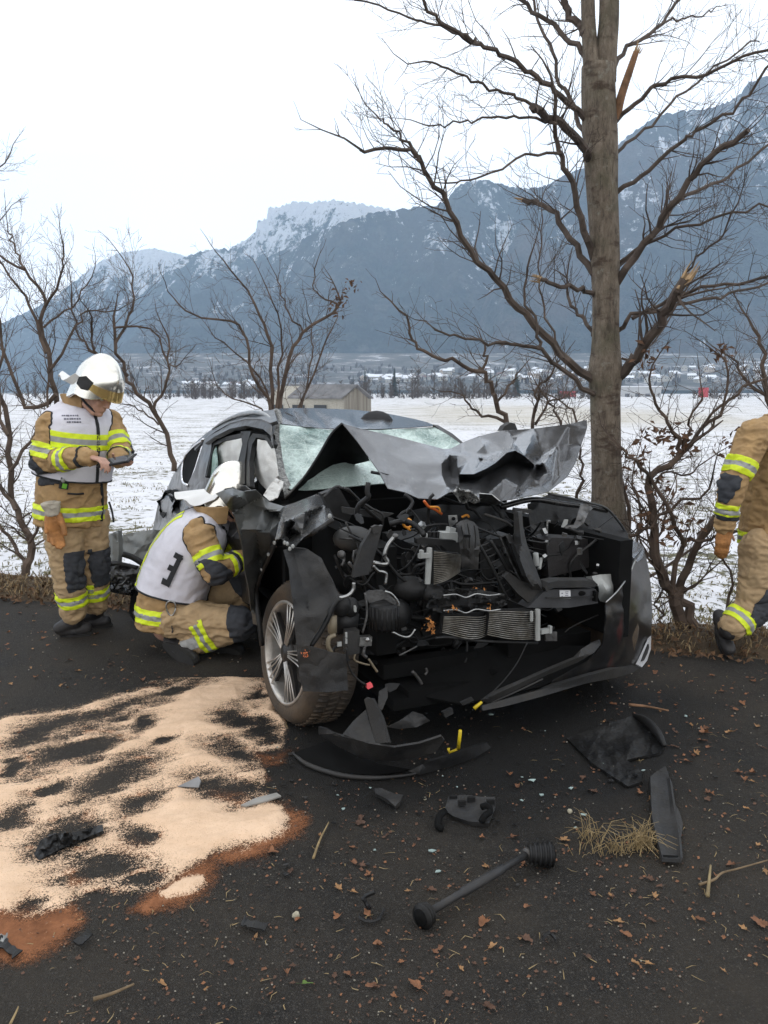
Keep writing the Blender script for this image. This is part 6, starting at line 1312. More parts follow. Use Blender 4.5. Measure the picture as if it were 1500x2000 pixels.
def person(label, J, f, lat, torso, vest=None, hands=None, headf=None, headu=None, boots=(), jr=1.0, gloves=None, legs=True, seed=1, curt=(.05, -.07), collar=True, leg_end=.20, hup=.075, vband=True):
    base = Vector((J['base'].x, J['base'].y, 0)); root = empty('person', base, label, 'person')
    f = f.normalized(); lat = lat.normalized()
    # ---- body: one continuous figure
    hc = J['head']; hs, HP = head_shapes(hc, headf, headu); neck = J['neck']
    body = hs + [('cap', neck, .062, hc - headu.normalized() * .05 - headf.normalized() * .02, .056)]
    body += [('loft', [(c, w * .72, dp * .70) for c, w, dp in torso], lat)]
    for s in ('r', 'l'):
        body += [('cap', J['sh_' + s], .055, J['el_' + s], .042), ('cap', J['el_' + s], .042, J['wr_' + s], .027), ('cap', J['hip_' + s], .085, J['kn_' + s], .055), ('cap', J['kn_' + s], .055, J['an_' + s], .038), ('cap', J['hip_' + s], .08, torso[0][0], .1), ('cap', J['sh_' + s], .055, torso[-2][0], .08)]
    if hands: body += hands
    fuse('body', body, .0055, SKIN, root, 2)
    e_ = MB()
    for s in (-1, 1): e_.ball(HP(.078, s * .034, .004), .0125, 10, 8)
    e_.build('eye', simple('eye_white', (.5, .48, .45), .25), root, True)
    # ---- jacket
    jk = [('loft', torso, lat)]
    for s in ('r', 'l'):
        jk += [('cap', torso[-2][0].lerp(J['sh_' + s], .55), .105 * jr, J['sh_' + s], .088 * jr), ('cap', J['sh_' + s], .090 * jr, J['el_' + s], .076 * jr), ('cap', J['el_' + s], .074 * jr, J['wr_' + s].lerp(J['el_' + s], .06), .056 * jr)]
    jacket = fuse('jacket', jk, .008, TAN_CLOTH, root, 3, .021, 19, seed)
    for s in ('r', 'l'):
        a, c = J['sh_' + s], J['el_' + s]; L_ = (c - a).length; band('sleeve_band', jacket, a, c, L_ * .50, L_ * .50 + .095, .16, jacket)
        a, c = J['el_' + s], J['wr_' + s]; L_ = (c - a).length; band('sleeve_band', jacket, a, c, L_ * .42, L_ * .42 + .085, .12, jacket)
        ax = (c - a).normalized(); cut_piece('wrist_strap', jacket, [(a + ax * (L_ - .055), ax), (a + ax * (L_ - .080), -ax)], [BLKCL], jacket, .006, .002, (a, c, .12))
        out = ((a - J['sh_' + s]).normalized() - ax).normalized()
        cut_piece('elbow_pad', jacket, [(a + ax * .12, ax), (a - ax * .07, -ax), (a + ax * .02 + out * J.get('pad', .004), -out)], [PAD], jacket, .006, .003, (a - ax * .05, a + ax * .1, .15))
    up0 = (torso[1][0] - torso[0][0]).normalized()
    band('hem_band', jacket, torso[0][0], torso[1][0], .045, .135, .34, jacket)
    if collar:
        t = (hc - neck).normalized(); n_ = neck
        cvs = []
        for j in range(4):
            for k in range(21):
                a = .85 + (2 * math.pi - 1.7) * k / 20; r = .088 + .010 * j; cvs.append(n_ + f * math.cos(a) * r * 1.1 + lat * math.sin(a) * r + Vector((0, 0, -.03 + .035 * j)))
        solid('collar', cvs, [(j * 21 + k, j * 21 + k + 1, (j + 1) * 21 + k + 1, (j + 1) * 21 + k) for j in range(3) for k in range(20)], TAN_CLOTH, jacket, .014)
        solid('collar_lining', [v + (n_ - v) * .16 * Vector((1, 1, 0)).length * .6 for v in cvs], [(j * 21 + k, j * 21 + k + 1, (j + 1) * 21 + k + 1, (j + 1) * 21 + k) for j in range(3) for k in range(20)], BLKCL, jacket, .006)
    # ---- trousers
    tr_ = [('cap', J['hip_r'], .135, J['hip_l'], .135)]
    for s in ('r', 'l'): tr_ += [('cap', J['hip_' + s], .128, J['kn_' + s], .098), ('cap', J['kn_' + s], .098, J['an_' + s].lerp(J['kn_' + s], leg_end), .086)]
    trs = fuse('trousers', tr_, .008, TAN_LEG, root, 3, .021, 18, seed + 3)
    for s in ('r', 'l'):
        a, c = J['kn_' + s], J['an_' + s]; L_ = (c - a).length; band('leg_band', trs, a, c, L_ * .40, L_ * .40 + .085, .15, trs)
        ax = (c - a).normalized(); th_ = (J['kn_' + s] - J['hip_' + s]).normalized(); out = th_ - ax
        out = f if out.length < .5 else out.normalized(); k0 = J['kn_' + s]
        cut_piece('knee_pad', trs, [(k0 + ax * .10, ax), (k0 - th_ * .13, -th_), (k0 + out * (.055 if th_.dot(ax) > .8 else J.get('kpad', -.03)), -out)], [PAD], trs, .006, .003, (k0 - th_ * .1, k0 + ax * .1, .16 if th_.dot(ax) > .8 else .26))
    for bt in boots: boot(root, *bt)
    helmet(root, hc + headu.normalized() * hup + headf.normalized() * -.012, headf, headu, curt)
    # ---- vest
    vo = None
    if vest:
        tv = [(c, w + .026, dp + .026) for c, w, dp in torso]
        vt = [('loft', tv, lat), ('cap', torso[-2][0].lerp(J['sh_r'], .2), .122, torso[-2][0].lerp(J['sh_r'], .52), .116), ('cap', torso[-2][0].lerp(J['sh_l'], .2), .122, torso[-2][0].lerp(J['sh_l'], .52), .116)]
        tmp = fuse('tmp_vest', vt, .008, VESTW, None, 3, .008, 10, seed + 9)
        dn = -(torso[vest['hem'] + 1][0] - torso[vest['hem']][0]).normalized(); hemc = torso[vest['hem']][0].lerp(torso[vest['hem'] + 1][0], vest.get('hemt', 0))
        pl = [(hemc, dn), (neck + (neck - torso[-2][0]).normalized() * .012, (neck - torso[-2][0]).normalized())]
        vo = garment_over('vest', tmp, jacket, pl, VESTW, root)
        c0 = torso[vest['hem']][0]; bz = vest['band']; ax = (torso[-2][0] - torso[1][0]).normalized()
        cut_piece('zip', vo, [(c0 + lat * .012, lat), (c0 - lat * .012, -lat), (c0, -f)], [BLKCL], vo, .004, .002)
        if vband: cut_piece('vest_band', vo, [(bz + ax * .050, ax), (bz - ax * .050, -ax)], BANDM, vo, .004, .002, None, (bz, ax, (-.017, .017)))
        vest['tmp'] = tmp; vest['pl'] = pl
    return root, jacket, trs, vo

# ---- the standing firefighter with the tablet
Y0 = gnd(160, 1238).y
def h1(x, y, dy=0.0): return at(x, y, Y0 + dy)
f1 = Vector((.89, -.45, 0)); l1 = Vector((.45, .89, 0))
g_ = lambda x, y: gnd(x, y)
J1 = dict(base=g_(160, 1238), head=h1(188, 771, -.10), neck=h1(163, 792, -.02), sh_r=h1(102, 832, -.16), el_r=h1(84, 901, -.20), wr_r=h1(178, 893, -.44), sh_l=h1(212, 826, .12), el_l=h1(236, 886, .0), wr_l=h1(230, 896, -.24),
          hip_r=h1(120, 1015, -.08), hip_l=h1(172, 1012, .07), kn_r=h1(133, 1118, -.12), kn_l=h1(183, 1108, .08), an_r=h1(146, 1212, -.05), an_l=h1(186, 1193, .14))
T1 = [(h1(138, 1022), .225, .185), (h1(139, 985), .222, .185), (h1(143, 930), .215, .180), (h1(150, 870), .225, .175), (h1(156, 822, -.01), .215, .15), (h1(161, 795, -.01), .11, .10)]
hr = hand_shapes(J1['wr_r'], (h1(214, 902, -.50) - J1['wr_r']), Vector((.1, -.1, -1)), Vector((.2, .6, .3)), (.55, .75, .5), .18, .1)
hl = hand_shapes(J1['wr_l'] + Vector((0, 0, -.018)), (h1(246, 904, -.34) - J1['wr_l']), Vector((.1, .2, 1)), Vector((-.3, -.8, .1)), (.25, .3, .25), .18, .12)
r1, jk1, tr1, vs1 = person('standing firefighter in tan gear and white vest looking down at a tablet', J1, f1, l1, T1, vest=dict(hem=2, arm=.165, band=T1[3][0].lerp(T1[4][0], .35)), hands=hr + hl, headf=Vector((.80, -.34, -.42)), headu=Vector((.42, -.10, .9)),
    boots=[(g_(118, 1243), g_(183, 1238), J1['an_r'] + Vector((0, 0, .0)), J1['an_r'].lerp(J1['kn_r'], .3)), (g_(162, 1222), g_(219, 1224), J1['an_l'], J1['an_l'].lerp(J1['kn_l'], .3))], seed=3, curt=(.10, .02))
# chest print: three rows too small to read
b = MB(); rp = random.Random(4)
for row in range(3):
    x = 122 + row * 5
    while x < 152 + row * 4:
        w = rp.uniform(2.2, 4.5); P0 = None
        tm = None
        A0 = h1(x, 812 + row * 6.2, -.2); x += w + 1.0
        b.box(A0, (w * .0028, .003, .011 * rp.uniform(.7, 1.0)), (0, 0, .75))
def snap_to(obj_src, objb, off=.004):
    from mathutils.bvhtree import BVHTree
    bm = bmesh.new(); bm.from_mesh(obj_src.data); tr = BVHTree.FromBMesh(bm); bm.free(); return tr
bv = snap_to(vs1, None); nv_ = []
for i in range(0, len(b.v), 8):
    c_ = sum((Vector(v) for v in b.v[i:i + 8]), Vector()) / 8; dd = (c_ - CAM).normalized(); hit = bv.ray_cast(CAM, dd)
    if hit[0] is not None:
        sh_ = hit[0] - dd * .003 - c_; n_ = hit[1]; n_ = n_ if n_.dot(dd) < 0 else -n_; xa = Vector((0, 0, 1)).cross(n_).normalized(); za = n_.cross(xa); Mx = M3(xa, n_, za); Rz = Euler((0, 0, .75)).to_matrix().inverted()
        nv_ += [tuple(hit[0] + n_ * .002 + Mx @ (Rz @ (Vector(v) - c_))) for v in b.v[i:i + 8]]
    else: nv_ += b.v[i:i + 8]
b.v = nv_; tag(b.build('chest_print', simple('grey_print', (.16, .16, .20), .8), vs1), kind='stuff')
# jacket details
for nm, pts, w in (('front_placket', [(198, 945), (200, 980), (198, 1018)], 6), ('pocket_flap', [(132, 964), (150, 965), (163, 964)], 4), ('strap', [(213, 980), (219, 1000), (222, 1020)], 4)):
    bvj = snap_to(jk1, None); P_ = []
    for (x, y) in pts:
        d_ = ray(x, y); h_ = bvj.ray_cast(CAM, d_.normalized())
        P_.append((h_[0] if h_[0] is not None else h1(x, y, -.2)) - d_.normalized() * .006)
    bb = MB(); bb.tube(crom(P_, 8), w * .0016, 6); bb.build(nm, BLKCL, jk1, True)
def hit_on(o, x, y, back=.01):
    t = snap_to(o, None); d_ = ray(x, y).normalized(); h_ = t.ray_cast(CAM, d_); return (h_[0] if h_[0] is not None else h1(x, y, -.2)) - d_ * back
# tablet, pen and things hanging on him
tb = empty('tablet', h1(228, 900, -.42), 'thin dark tablet held flat in the hands of the standing firefighter', 'tablet')
Mt = M3(Vector((.97, -.1, .18)).normalized(), Vector((.1, .95, .28)).normalized(), Vector((-.2, -.26, .94)).normalized())
b = MB(); b.box(tb.location, (.20, .13, .010), Mt); b.build('case', simple('tablet_case', (.02, .02, .022), .45), tb); b = MB(); b.box(tb.location + Mt @ Vector((0, 0, .0062)), (.18, .115, .002), Mt); b.build('screen', simple('tablet_glass', (.05, .055, .06), .1), tb)
def glove(name, wr, d, nrm, th, label, curl=(.3, .35, .3), L_=.2, cuff=True):
    e_ = empty(name, wr, label, 'glove'); sh = hand_shapes(wr, d, nrm, th, curl, L_, .0, .4, .10, .0155); sh = [(s[0], s[1], s[2] * 1.32, s[3], s[4] * 1.32) for s in sh]
    fuse('glove_hand', sh, .006, GLOVE, e_, 2, .004, 25)
    if cuff: fuse('cuff', [('loft', [(wr - d.normalized() * .062, .056, .034), (wr - d.normalized() * .03, .050, .032), (wr + d.normalized() * .005, .040, .030), (wr + d.normalized() * .02, .036, .028)], th)], .006, CUFF, e_, 1, .012, 25)
    return e_
gp = hit_on(jk1, 102, 1000, .05)
glove('work_glove', gp, Vector((.05, .1, -1)), Vector((.5, -.8, 0)), Vector((.8, .4, 0)), 'brown leather glove with pale cuff hanging from the belt of the standing firefighter', (.2, .3, .3), .24)
glove('work_glove', gp + Vector((-.016, .034, -.015)), Vector((-.06, .05, -1)), Vector((.3, -.8, 0)), Vector((-.8, .3, 0)), 'second brown glove hanging half behind the pale-cuffed one at the belt', (.3, .3, .3), .19, False)
gl = hit_on(jk1, 125, 944, .02); e_ = empty('clip_lamp', gl, 'small black and green lamp clipped on the jacket pocket of the standing firefighter', 'lamp')
b = MB(); b.box(gl, (.05, .03, .07), (0, .2, .6)); b.build('lamp_body', BLKPL, e_); b = MB(); b.ball(gl + Vector((.005, -.022, .02)), (.014, .01, .014), 8, 6); b.build('lens', WHITEP, e_, True); b = MB(); b.box(gl + Vector((.01, -.02, -.015)), (.026, .01, .03), (0, .3, .6)); b.build('green_switch', simple('green_plastic', (.12, .35, .02), .5), e_)

# ---- the kneeling firefighter at the car
YK = 4.62
def h2(x, y, dy=0.0): return at(x, y, YK + dy)
f2 = Vector((.995, .02, 0)).normalized(); l2 = Vector((-.02, .995, 0)).normalized()
gk = gnd(345, 1298)
J2 = dict(base=gk, head=h2(448, 978, .10), neck=h2(424, 1008, .06), sh_r=h2(386, 1042, -.13), el_r=h2(421, 1116, -.22), wr_r=h2(472, 1092, -.06), sh_l=h2(430, 1036, .26), el_l=h2(480, 1080, .24), wr_l=h2(500, 1062, .12),
          hip_r=h2(344, 1206, -.08), hip_l=h2(352, 1186, .16), kn_r=h2(466, 1218, -.16), kn_l=h2(478, 1150, .20), an_r=h2(352, 1262, -.10), an_l=h2(430, 1230, .22))
T2 = [(h2(328, 1222, .02), .215, .185), (h2(332, 1180, .03), .220, .190), (h2(346, 1125, .04), .215, .185), (h2(368, 1076, .05), .220, .175), (h2(396, 1036, .06), .205, .145), (h2(412, 1014, .06), .105, .10)]
h2r = hand_shapes(J2['wr_r'], h2(500, 1086, .05) - J2['wr_r'], Vector((0, .6, -.8)), Vector((0, .4, .9)), (.3, .4, .3), .18)
h2l = hand_shapes(J2['wr_l'], h2(520, 1066, .15) - J2['wr_l'], Vector((0, -.6, -.8)), Vector((0, -.4, .9)), (.3, .4, .3), .18)
vk = dict(hem=1, hemt=.45, arm=.150, band=T2[3][0])
r2, jk2, tr2, vs2 = person('crouching firefighter in tan gear and white vest, head behind the bent car door', J2, f2, l2, T2, vest=vk, hands=h2r + h2l, headf=Vector((.86, .12, -.36)), headu=Vector((.36, 0, .92)),
    boots=[(gnd(318, 1286) + Vector((0, 0, .09)), gnd(378, 1300), J2['an_r'] + Vector((0, 0, .02)), J2['an_r'].lerp(J2['kn_r'], .3)), (gnd(412, 1272), gnd(470, 1280), J2['an_l'], J2['an_l'].lerp(J2['kn_l'], .25))], seed=8, curt=(.13, -.07), vband=False)
ka, kb = J2['kn_r'], J2['an_r']; sx = (kb - ka).normalized(); su = Vector((0, 0, 1)); su = (su - sx * su.dot(sx)).normalized(); sm_ = ka.lerp(kb, .5)
cut_piece('shin_strip', tr2, [(ka + sx * .36, sx), (ka + sx * .215, -sx), (sm_ + su * .035, su), (sm_ - su * .035, -su), (sm_, Vector((0, 1, 0)))], [SILV], tr2, .004, .002, (ka, kb, .15))
# rear band down the spine, blocks of the back print
tmp = vk['tmp']; bk = -f2; mid = T2[3][0]
cut_piece('back_band', vs2, [(mid + l2 * -.045, l2), (mid - l2 * .13, -l2), (mid - f2 * .0, f2)], BANDM, vs2, .004, .002, None, (mid, l2, (-.100, -.075)))
b = MB(); tv = snap_to(vs2, None)
def on_vest(x, y): d_ = ray(x, y).normalized(); h_ = tv.ray_cast(CAM, d_); return (h_[0] - d_ * .012) if h_[0] is not None else None
for quad in ([(350, 1082), (358, 1086), (330, 1148), (321, 1142)], [(343, 1078), (352, 1084), (358, 1092), (352, 1096), (338, 1088)], [(331, 1102), (346, 1110), (342, 1120), (326, 1112)], [(318, 1128), (332, 1136), (328, 1146), (314, 1140)]):
    P_ = [on_vest(x, y) for x, y in quad]
    if all(p_ is not None for p_ in P_): b.prism(P_, ray(340, 1110).normalized() * .008)
if b.v: tag(b.build('back_print', BLKCL, vs2), kind='stuff')
e_ = empty('carabiner', hit_on(jk2, 334, 1188, .03), 'steel carabiner hanging from the belt of the crouching firefighter', 'carabiner')
b = MB(); c_ = e_.location; ex = Vector((1, 0, 0)); ring_ = [c_ + Vector((.028 * math.cos(a) * (1 + .25 * math.sin(a)), 0, .045 * math.sin(a))) for a in [2 * math.pi * k / 16 for k in range(17)]]; b.tube(ring_, .005, 6); b.build('hook', ALU, e_, True)
b = MB()
for k in range(6): b.tube([c_ + Vector((.004 * (k % 2), .0, -.045 - k * .018)), c_ + Vector((.004 * ((k + 1) % 2), 0, -.06 - k * .018))], .0045, 5)
b.build('chain', STEEL, e_)
for o_ in [o for o in bpy.data.objects if o.name.startswith('tmp_vest')]: o_['drop'] = 1

# ---- the walking firefighter at the right edge
YW = gnd(1420, 1284).y
def h3(x, y, dy=0.0): return at(x, y, YW + dy)
f3 = Vector((.88, .47, 0)).normalized(); l3 = Vector((-.47, .88, 0)).normalized()
J3 = dict(base=gnd(1500, 1290), head=h3(1592, 752, .2), neck=h3(1552, 792, .17), sh_r=h3(1472, 850, -.02), el_r=h3(1430, 948, -.08), wr_r=h3(1414, 1030, -.05), sh_l=h3(1590, 840, .38), el_l=h3(1640, 940, .45), wr_l=h3(1690, 1000, .40),
          pad=.05, hip_r=h3(1490, 1075, .05), hip_l=h3(1560, 1070, .26), kpad=-.075, kn_r=h3(1472, 1186, .02), kn_l=h3(1640, 1160, .30), an_r=h3(1424, 1232, -.04), an_l=h3(1640, 1250, .36))
T3 = [(h3(1520, 1078, .14), .225, .185), (h3(1521, 1035, .14), .222, .185), (h3(1524, 975, .14), .215, .180), (h3(1528, 905, .14), .225, .175), (h3(1532, 848, .14), .215, .155), (h3(1537, 815, .15), .12, .11)]
r3, jk3, tr3, _ = person('walking firefighter in tan gear without a vest, cut off at the right edge', J3, f3, l3, T3, headf=Vector((.9, .4, -.05)), headu=Vector((.05, 0, 1)),
    boots=[(gnd(1402, 1262) + Vector((-.02, -.02, .17)), gnd(1424, 1288), J3['an_r'] + Vector((0, 0, .0)), J3['an_r'].lerp(J3['kn_r'], .4)), (gnd(1622, 1300), gnd(1690, 1290), J3['an_l'], J3['an_l'].lerp(J3['kn_l'], .25))], seed=14, curt=(.03, -.08),
    hands=hand_shapes(J3['wr_r'], Vector((-.05, 0, -1)), Vector((.3, .9, 0)), Vector((.9, -.2, -.2)), (.3, .3, .3), .17) + hand_shapes(J3['wr_l'], Vector((.4, 0, -1)), Vector((-.3, .9, 0)), Vector((.9, -.2, -.2)), (.3, .3, .3), .17))
g3 = glove('work_glove', J3['wr_r'] + Vector((0, -.005, .01)), Vector((-.04, -.03, -1)), Vector((.25, .95, 0)), Vector((.95, -.25, -.1)), 'brown leather glove worn on the hand of the walking firefighter', (.28, .35, .3), .22)
for o_ in [o for o in bpy.data.objects if o.name.startswith('tmp_vest')]: bpy.data.objects.remove(o_)
# ================================================================== SPILLED BINDER AND DEBRIS ON THE ROAD
def projv(X, Y, Z=0.0):
    vx, vy, vz = X - CAM.x, Y - CAM.y, Z - CAM.z; f_ = vy * _F.y + vz * _F.z; u_ = vy * _U.y + vz * _U.z
    return 750 + FPX * vx / f_, 1000 - FPX * u_ / f_
def sdf(px, py, poly):
    P = np.stack([px.ravel(), py.ravel()], 1); d = np.full(len(P), 1e9); n = len(poly)
    for i in range(n):
        a = np.array(poly[i], float); c = np.array(poly[(i + 1) % n], float); ab = c - a; t = np.clip(((P - a) @ ab) / (ab @ ab), 0, 1); d = np.minimum(d, np.hypot(*(P - a - t[:, None] * ab).T))
    s = in_poly(P, poly); return np.where(s, d, -d).reshape(px.shape)
gx = np.arange(-2.75, -.22, .0075); gy = np.arange(1.85, 4.15, .0075); GX, GY = np.meshgrid(gx, gy); PX, PY = projv(GX, GY)
wx = (fbm(GX * 7, GY * 7, oct=3, seed=51) - .5) * 52; wy = (fbm(GX * 7 + 9, GY * 7, oct=3, seed=52) - .5) * 38; QX, QY = PX + wx, PY + wy
sandp = [(-120, 1440), (0, 1412), (100, 1392), (190, 1368), (260, 1350), (330, 1336), (400, 1326), (470, 1321), (505, 1322), (530, 1345), (560, 1420), (545, 1450), (490, 1460), (520, 1500), (500, 1545), (545, 1580), (556, 1604), (540, 1628), (500, 1642), (455, 1656), (425, 1668), (395, 1690), (330, 1722), (295, 1735), (240, 1745), (170, 1742), (130, 1770), (70, 1792), (0, 1786), (-150, 1820)]
s = sdf(QX, QY, sandp) / 16.0; s = np.clip(s, -1, 1)
ca_, sa_ = math.cos(R(24)), math.sin(R(24)); AX, AY = GX * ca_ + GY * sa_, -GX * sa_ + GY * ca_; sn = fbm(AX * 7, AY * 20, oct=4, seed=77) - .5
s = s + sn * .7
holes = [(85, 1432, 92, 24, -24), (235, 1386, 100, 19, -17), (345, 1350, 78, 12, -12), (150, 1468, 108, 30, -20), (282, 1414, 36, 17, -28), (228, 1524, 92, 33, -27), (268, 1570, 62, 20, -27), (25, 1603, 48, 28, -32), (128, 1638, 76, 36, -18), (266, 1628, 36, 22, 0), (190, 1700, 100, 36, -12), (58, 1776, 44, 19, -18), (462, 1405, 38, 26, 15), (508, 1425, 58, 22, 12), (468, 1474, 66, 24, 14), (448, 1540, 84, 27, 10), (90, 1545, 56, 10, -20), (270, 1722, 44, 20, -10), (20, 1500, 30, 8, -20), (320, 1455, 30, 8, -25), (505, 1360, 22, 22, 0)]
for (cx, cy, ra, rb, an) in holes:
    a = R(an); ux = (QX - cx) * math.cos(a) + (QY - cy) * math.sin(a); uy = -(QX - cx) * math.sin(a) + (QY - cy) * math.cos(a); d = 1 - np.sqrt((ux / ra) ** 2 + (uy / rb) ** 2); s = np.minimum(s, np.clip(-d * .95 + sn * 1.15 + .02, -1, 1))
wetp = [[(568, 1596), (574, 1628), (505, 1668), (436, 1692), (412, 1724), (352, 1764), (290, 1796), (262, 1778), (300, 1728), (395, 1678), (480, 1645), (545, 1615)], [(540, 1575), (566, 1584), (592, 1600), (586, 1630), (560, 1640), (540, 1620), (556, 1604)], [(-150, 1800), (0, 1782), (90, 1786), (150, 1768), (168, 1796), (132, 1842), (60, 1874), (0, 1884), (-150, 1900)], [(478, 1500), (520, 1505), (525, 1522), (480, 1526)], [(498, 1462), (560, 1466), (560, 1482), (505, 1480)], [(150, 1585), (190, 1590), (175, 1612), (150, 1610)], [(215, 1640), (285, 1645), (270, 1668), (220, 1665)], [(430, 1552), (490, 1556), (470, 1570), (435, 1566)], [(140, 1712), (172, 1720), (165, 1738), (135, 1735)], [(160, 1582), (185, 1590), (170, 1606)], [(425, 1420), (470, 1440), (450, 1452)]]
w = np.full(PX.shape, -1.0)
for pl in wetp: w = np.maximum(w, np.clip(sdf(QX, QY, pl) / 30.0 + sn * .8, -1, 1))
w = np.maximum(w, np.where((s > -.25) & (s < .75), np.clip((fbm(GX * 16, GY * 22, oct=3, seed=60) - .60) * 7 - .25, -1, .5), -1))
white2 = np.clip(sdf(QX, QY, [(312, 1742), (350, 1722), (398, 1714), (400, 1726), (360, 1742), (322, 1756)]) / 9, -1, 1); s = np.maximum(s, white2)
keep = (s > -.75) | (w > -.8); idx = np.cumsum(np.ones(keep.size)).reshape(keep.shape).astype(int) - 1
Zs = .004 + np.clip(s, 0, 1) * .022 * (.3 + fbm(AX * 5, AY * 10, oct=4, seed=70)) + (fbm(GX * 60, GY * 60, oct=2, seed=71) - .5) * .003 * (s > 0)
vs = np.stack([GX, GY, Zs], -1).reshape(-1, 3); fs = []; ny, nx = keep.shape
K4 = keep[:-1, :-1] & keep[1:, :-1] & keep[:-1, 1:] & keep[1:, 1:]; jj, ii = np.where(K4); a = jj * nx + ii; F4 = np.stack([a, a + 1, a + nx + 1, a + nx], 1)
used = np.unique(F4); remap = np.full(ny * nx, -1); remap[used] = np.arange(len(used)); me = bpy.data.meshes.new('spilled_binder'); me.from_pydata(vs[used].tolist(), [], remap[F4].tolist())
at_ = me.attributes.new('sand', 'FLOAT', 'POINT'); at_.data.foreach_set('value', s.ravel()[used].astype(np.float32)); at_ = me.attributes.new('wet', 'FLOAT', 'POINT'); at_.data.foreach_set('value', w.ravel()[used].astype(np.float32))
me.polygons.foreach_set('use_smooth', [True] * len(me.polygons))
q = N('oil_binder_granules'); p = q.pos(); a1 = q.n('Attribute', attribute_name='sand'); a2 = q.n('Attribute', attribute_name='wet')
g1 = q.noise(p, 170, 3, .75); g2 = q.noise(p, 60, 3, .7); g3 = q.noise(p, 420, 2, .8); g = q.math('SUBTRACT', q.math('ADD', q.math('ADD', q.math('MULTIPLY', g1, .45), q.math('MULTIPLY', g3, .35)), q.math('MULTIPLY', g2, .2)), .5)
sa = q.ramp(q.math('ADD', q.math('ADD', q.math('MULTIPLY', a1.outputs['Fac'], .55), .5), q.math('MULTIPLY', g, 3.6)), [(.46, 0.0), (.54, 1.0)])
wa = q.ramp(q.math('ADD', q.math('ADD', q.math('MULTIPLY', a2.outputs['Fac'], .55), .5), q.math('MULTIPLY', g, 2.2)), [(.36, 0.0), (.80, 1.0)])
scol = q.mix(q.ramp(q.noise(p, 9, 5, .65), [(.35, 0.0), (.68, 1.0)]), (.76, .545, .375), (.64, .445, .295)); scol = q.mix(q.ramp(q.noise(p, 240, 2), [(.62, 0.0), (.7, .5)]), scol, (.30, .14, .06))
wcol = q.ramp(q.noise(p, 12, 5, .7), [(.3, (.14, .058, .028)), (.6, (.30, .125, .058))])
q.base(q.mix(sa, wcol, scol)); q.set(Roughness=.95, Specular_IOR_Level=.15); q.bump(q.math('ADD', g1, g2), .5, .006)
tr = q.n('BsdfTransparent'); mx = q.n('MixShader'); q.l(q.math('MAXIMUM', sa, q.math('MULTIPLY', wa, .86)), mx.inputs[0]); q.l(tr.outputs[0], mx.inputs[1]); q.l(q.b.outputs[0], mx.inputs[2]); q.l(mx.outputs[0], q.out.inputs['Surface'])
o_ = link('spilled_binder', me, q.m); tag(o_, kind='stuff')

# ---- torn-off door behind the firefighters
DOORG = simple('grey_primer_sheet', (.22, .23, .225), .55, .1, .2, 9, .2, dirt=(.13, .12, .10), dirt_amt=.5)
def yy(Y): return lambda x, y: (x, y, Y)
d_ = yy(5.5); e_ = empty('torn_off_door', gnd(256, 1186), 'torn-off grey inner door sheet with black seals lying behind the crouching firefighter', 'car door')
sheet('inner_sheet', [(236, 1046, 5.6), (262, 1040, 5.62), (300, 1034, 5.6), (345, 1042, 5.55), (352, 1090, 5.5), (300, 1136, 5.42), (293, 1112, 5.44), (264, 1084, 5.5), (238, 1082, 5.52)], DOORG, e_, (), [[(250, 1060, 5.6), (280, 1065, 5.52), (310, 1055, 5.6)], [(262, 1082, 5.5), (290, 1075, 5.56), (330, 1090, 5.5)]], 5, .006, .1, .04, 22, 3)
sheet('door_post', [(211, 1046, 5.5), (222, 1040, 5.48), (238, 1031, 5.5), (240, 1070, 5.46), (238, 1102, 5.44), (212, 1100, 5.44)], DOORG, e_, (), [[(219, 1042, 5.44), (220, 1070, 5.42), (220, 1100, 5.4)], [(231, 1036, 5.44), (232, 1070, 5.42), (231, 1101, 5.4)]], 4, .008, 0)
b = MB(); b.tube(crom([at(240, 1082, 5.4), at(262, 1090, 5.4), at(294, 1111, 5.38)], 10), .022, 6); b.tube(crom([at(205, 1100, 5.4), at(230, 1101, 5.36), at(270, 1110, 5.36)], 10), .018, 6); b.build('door_seal', BLKPL, e_, True)
sheet('door_trim', [(196, 1104, 5.4), (230, 1102, 5.36), (268, 1108, 5.34), (293, 1112, 5.36), (288, 1132, 5.34), (256, 1164, 5.3), (222, 1158, 5.34), (192, 1146, 5.38)], simple('gloss_black_trim', (.012, .012, .013), .22, var=.3, dirt=(.06, .055, .05)), e_, (), [[(200, 1120, 5.32), (240, 1124, 5.28), (280, 1118, 5.3)], [(250, 1126, 5.28), (256, 1160, 5.26)]], 4, .01, 0, .08, 14, 5)
sheet('door_lower', [(256, 1162, 5.3), (290, 1130, 5.34), (310, 1130, 5.36), (300, 1190, 5.3), (262, 1212, 5.1), (252, 1196, 5.2)], SEATB, e_, (), (), 6, .01)
b = MB(); b.tube(crom([at(232, 1142, 5.24), at(240, 1140, 5.24), at(250, 1128, 5.24)], 8), .008, 5); b.tube([at(262, 1196, 5.1), gnd(268, 1214, .02)], .012, 5); b.build('door_rod', STEEL, e_)

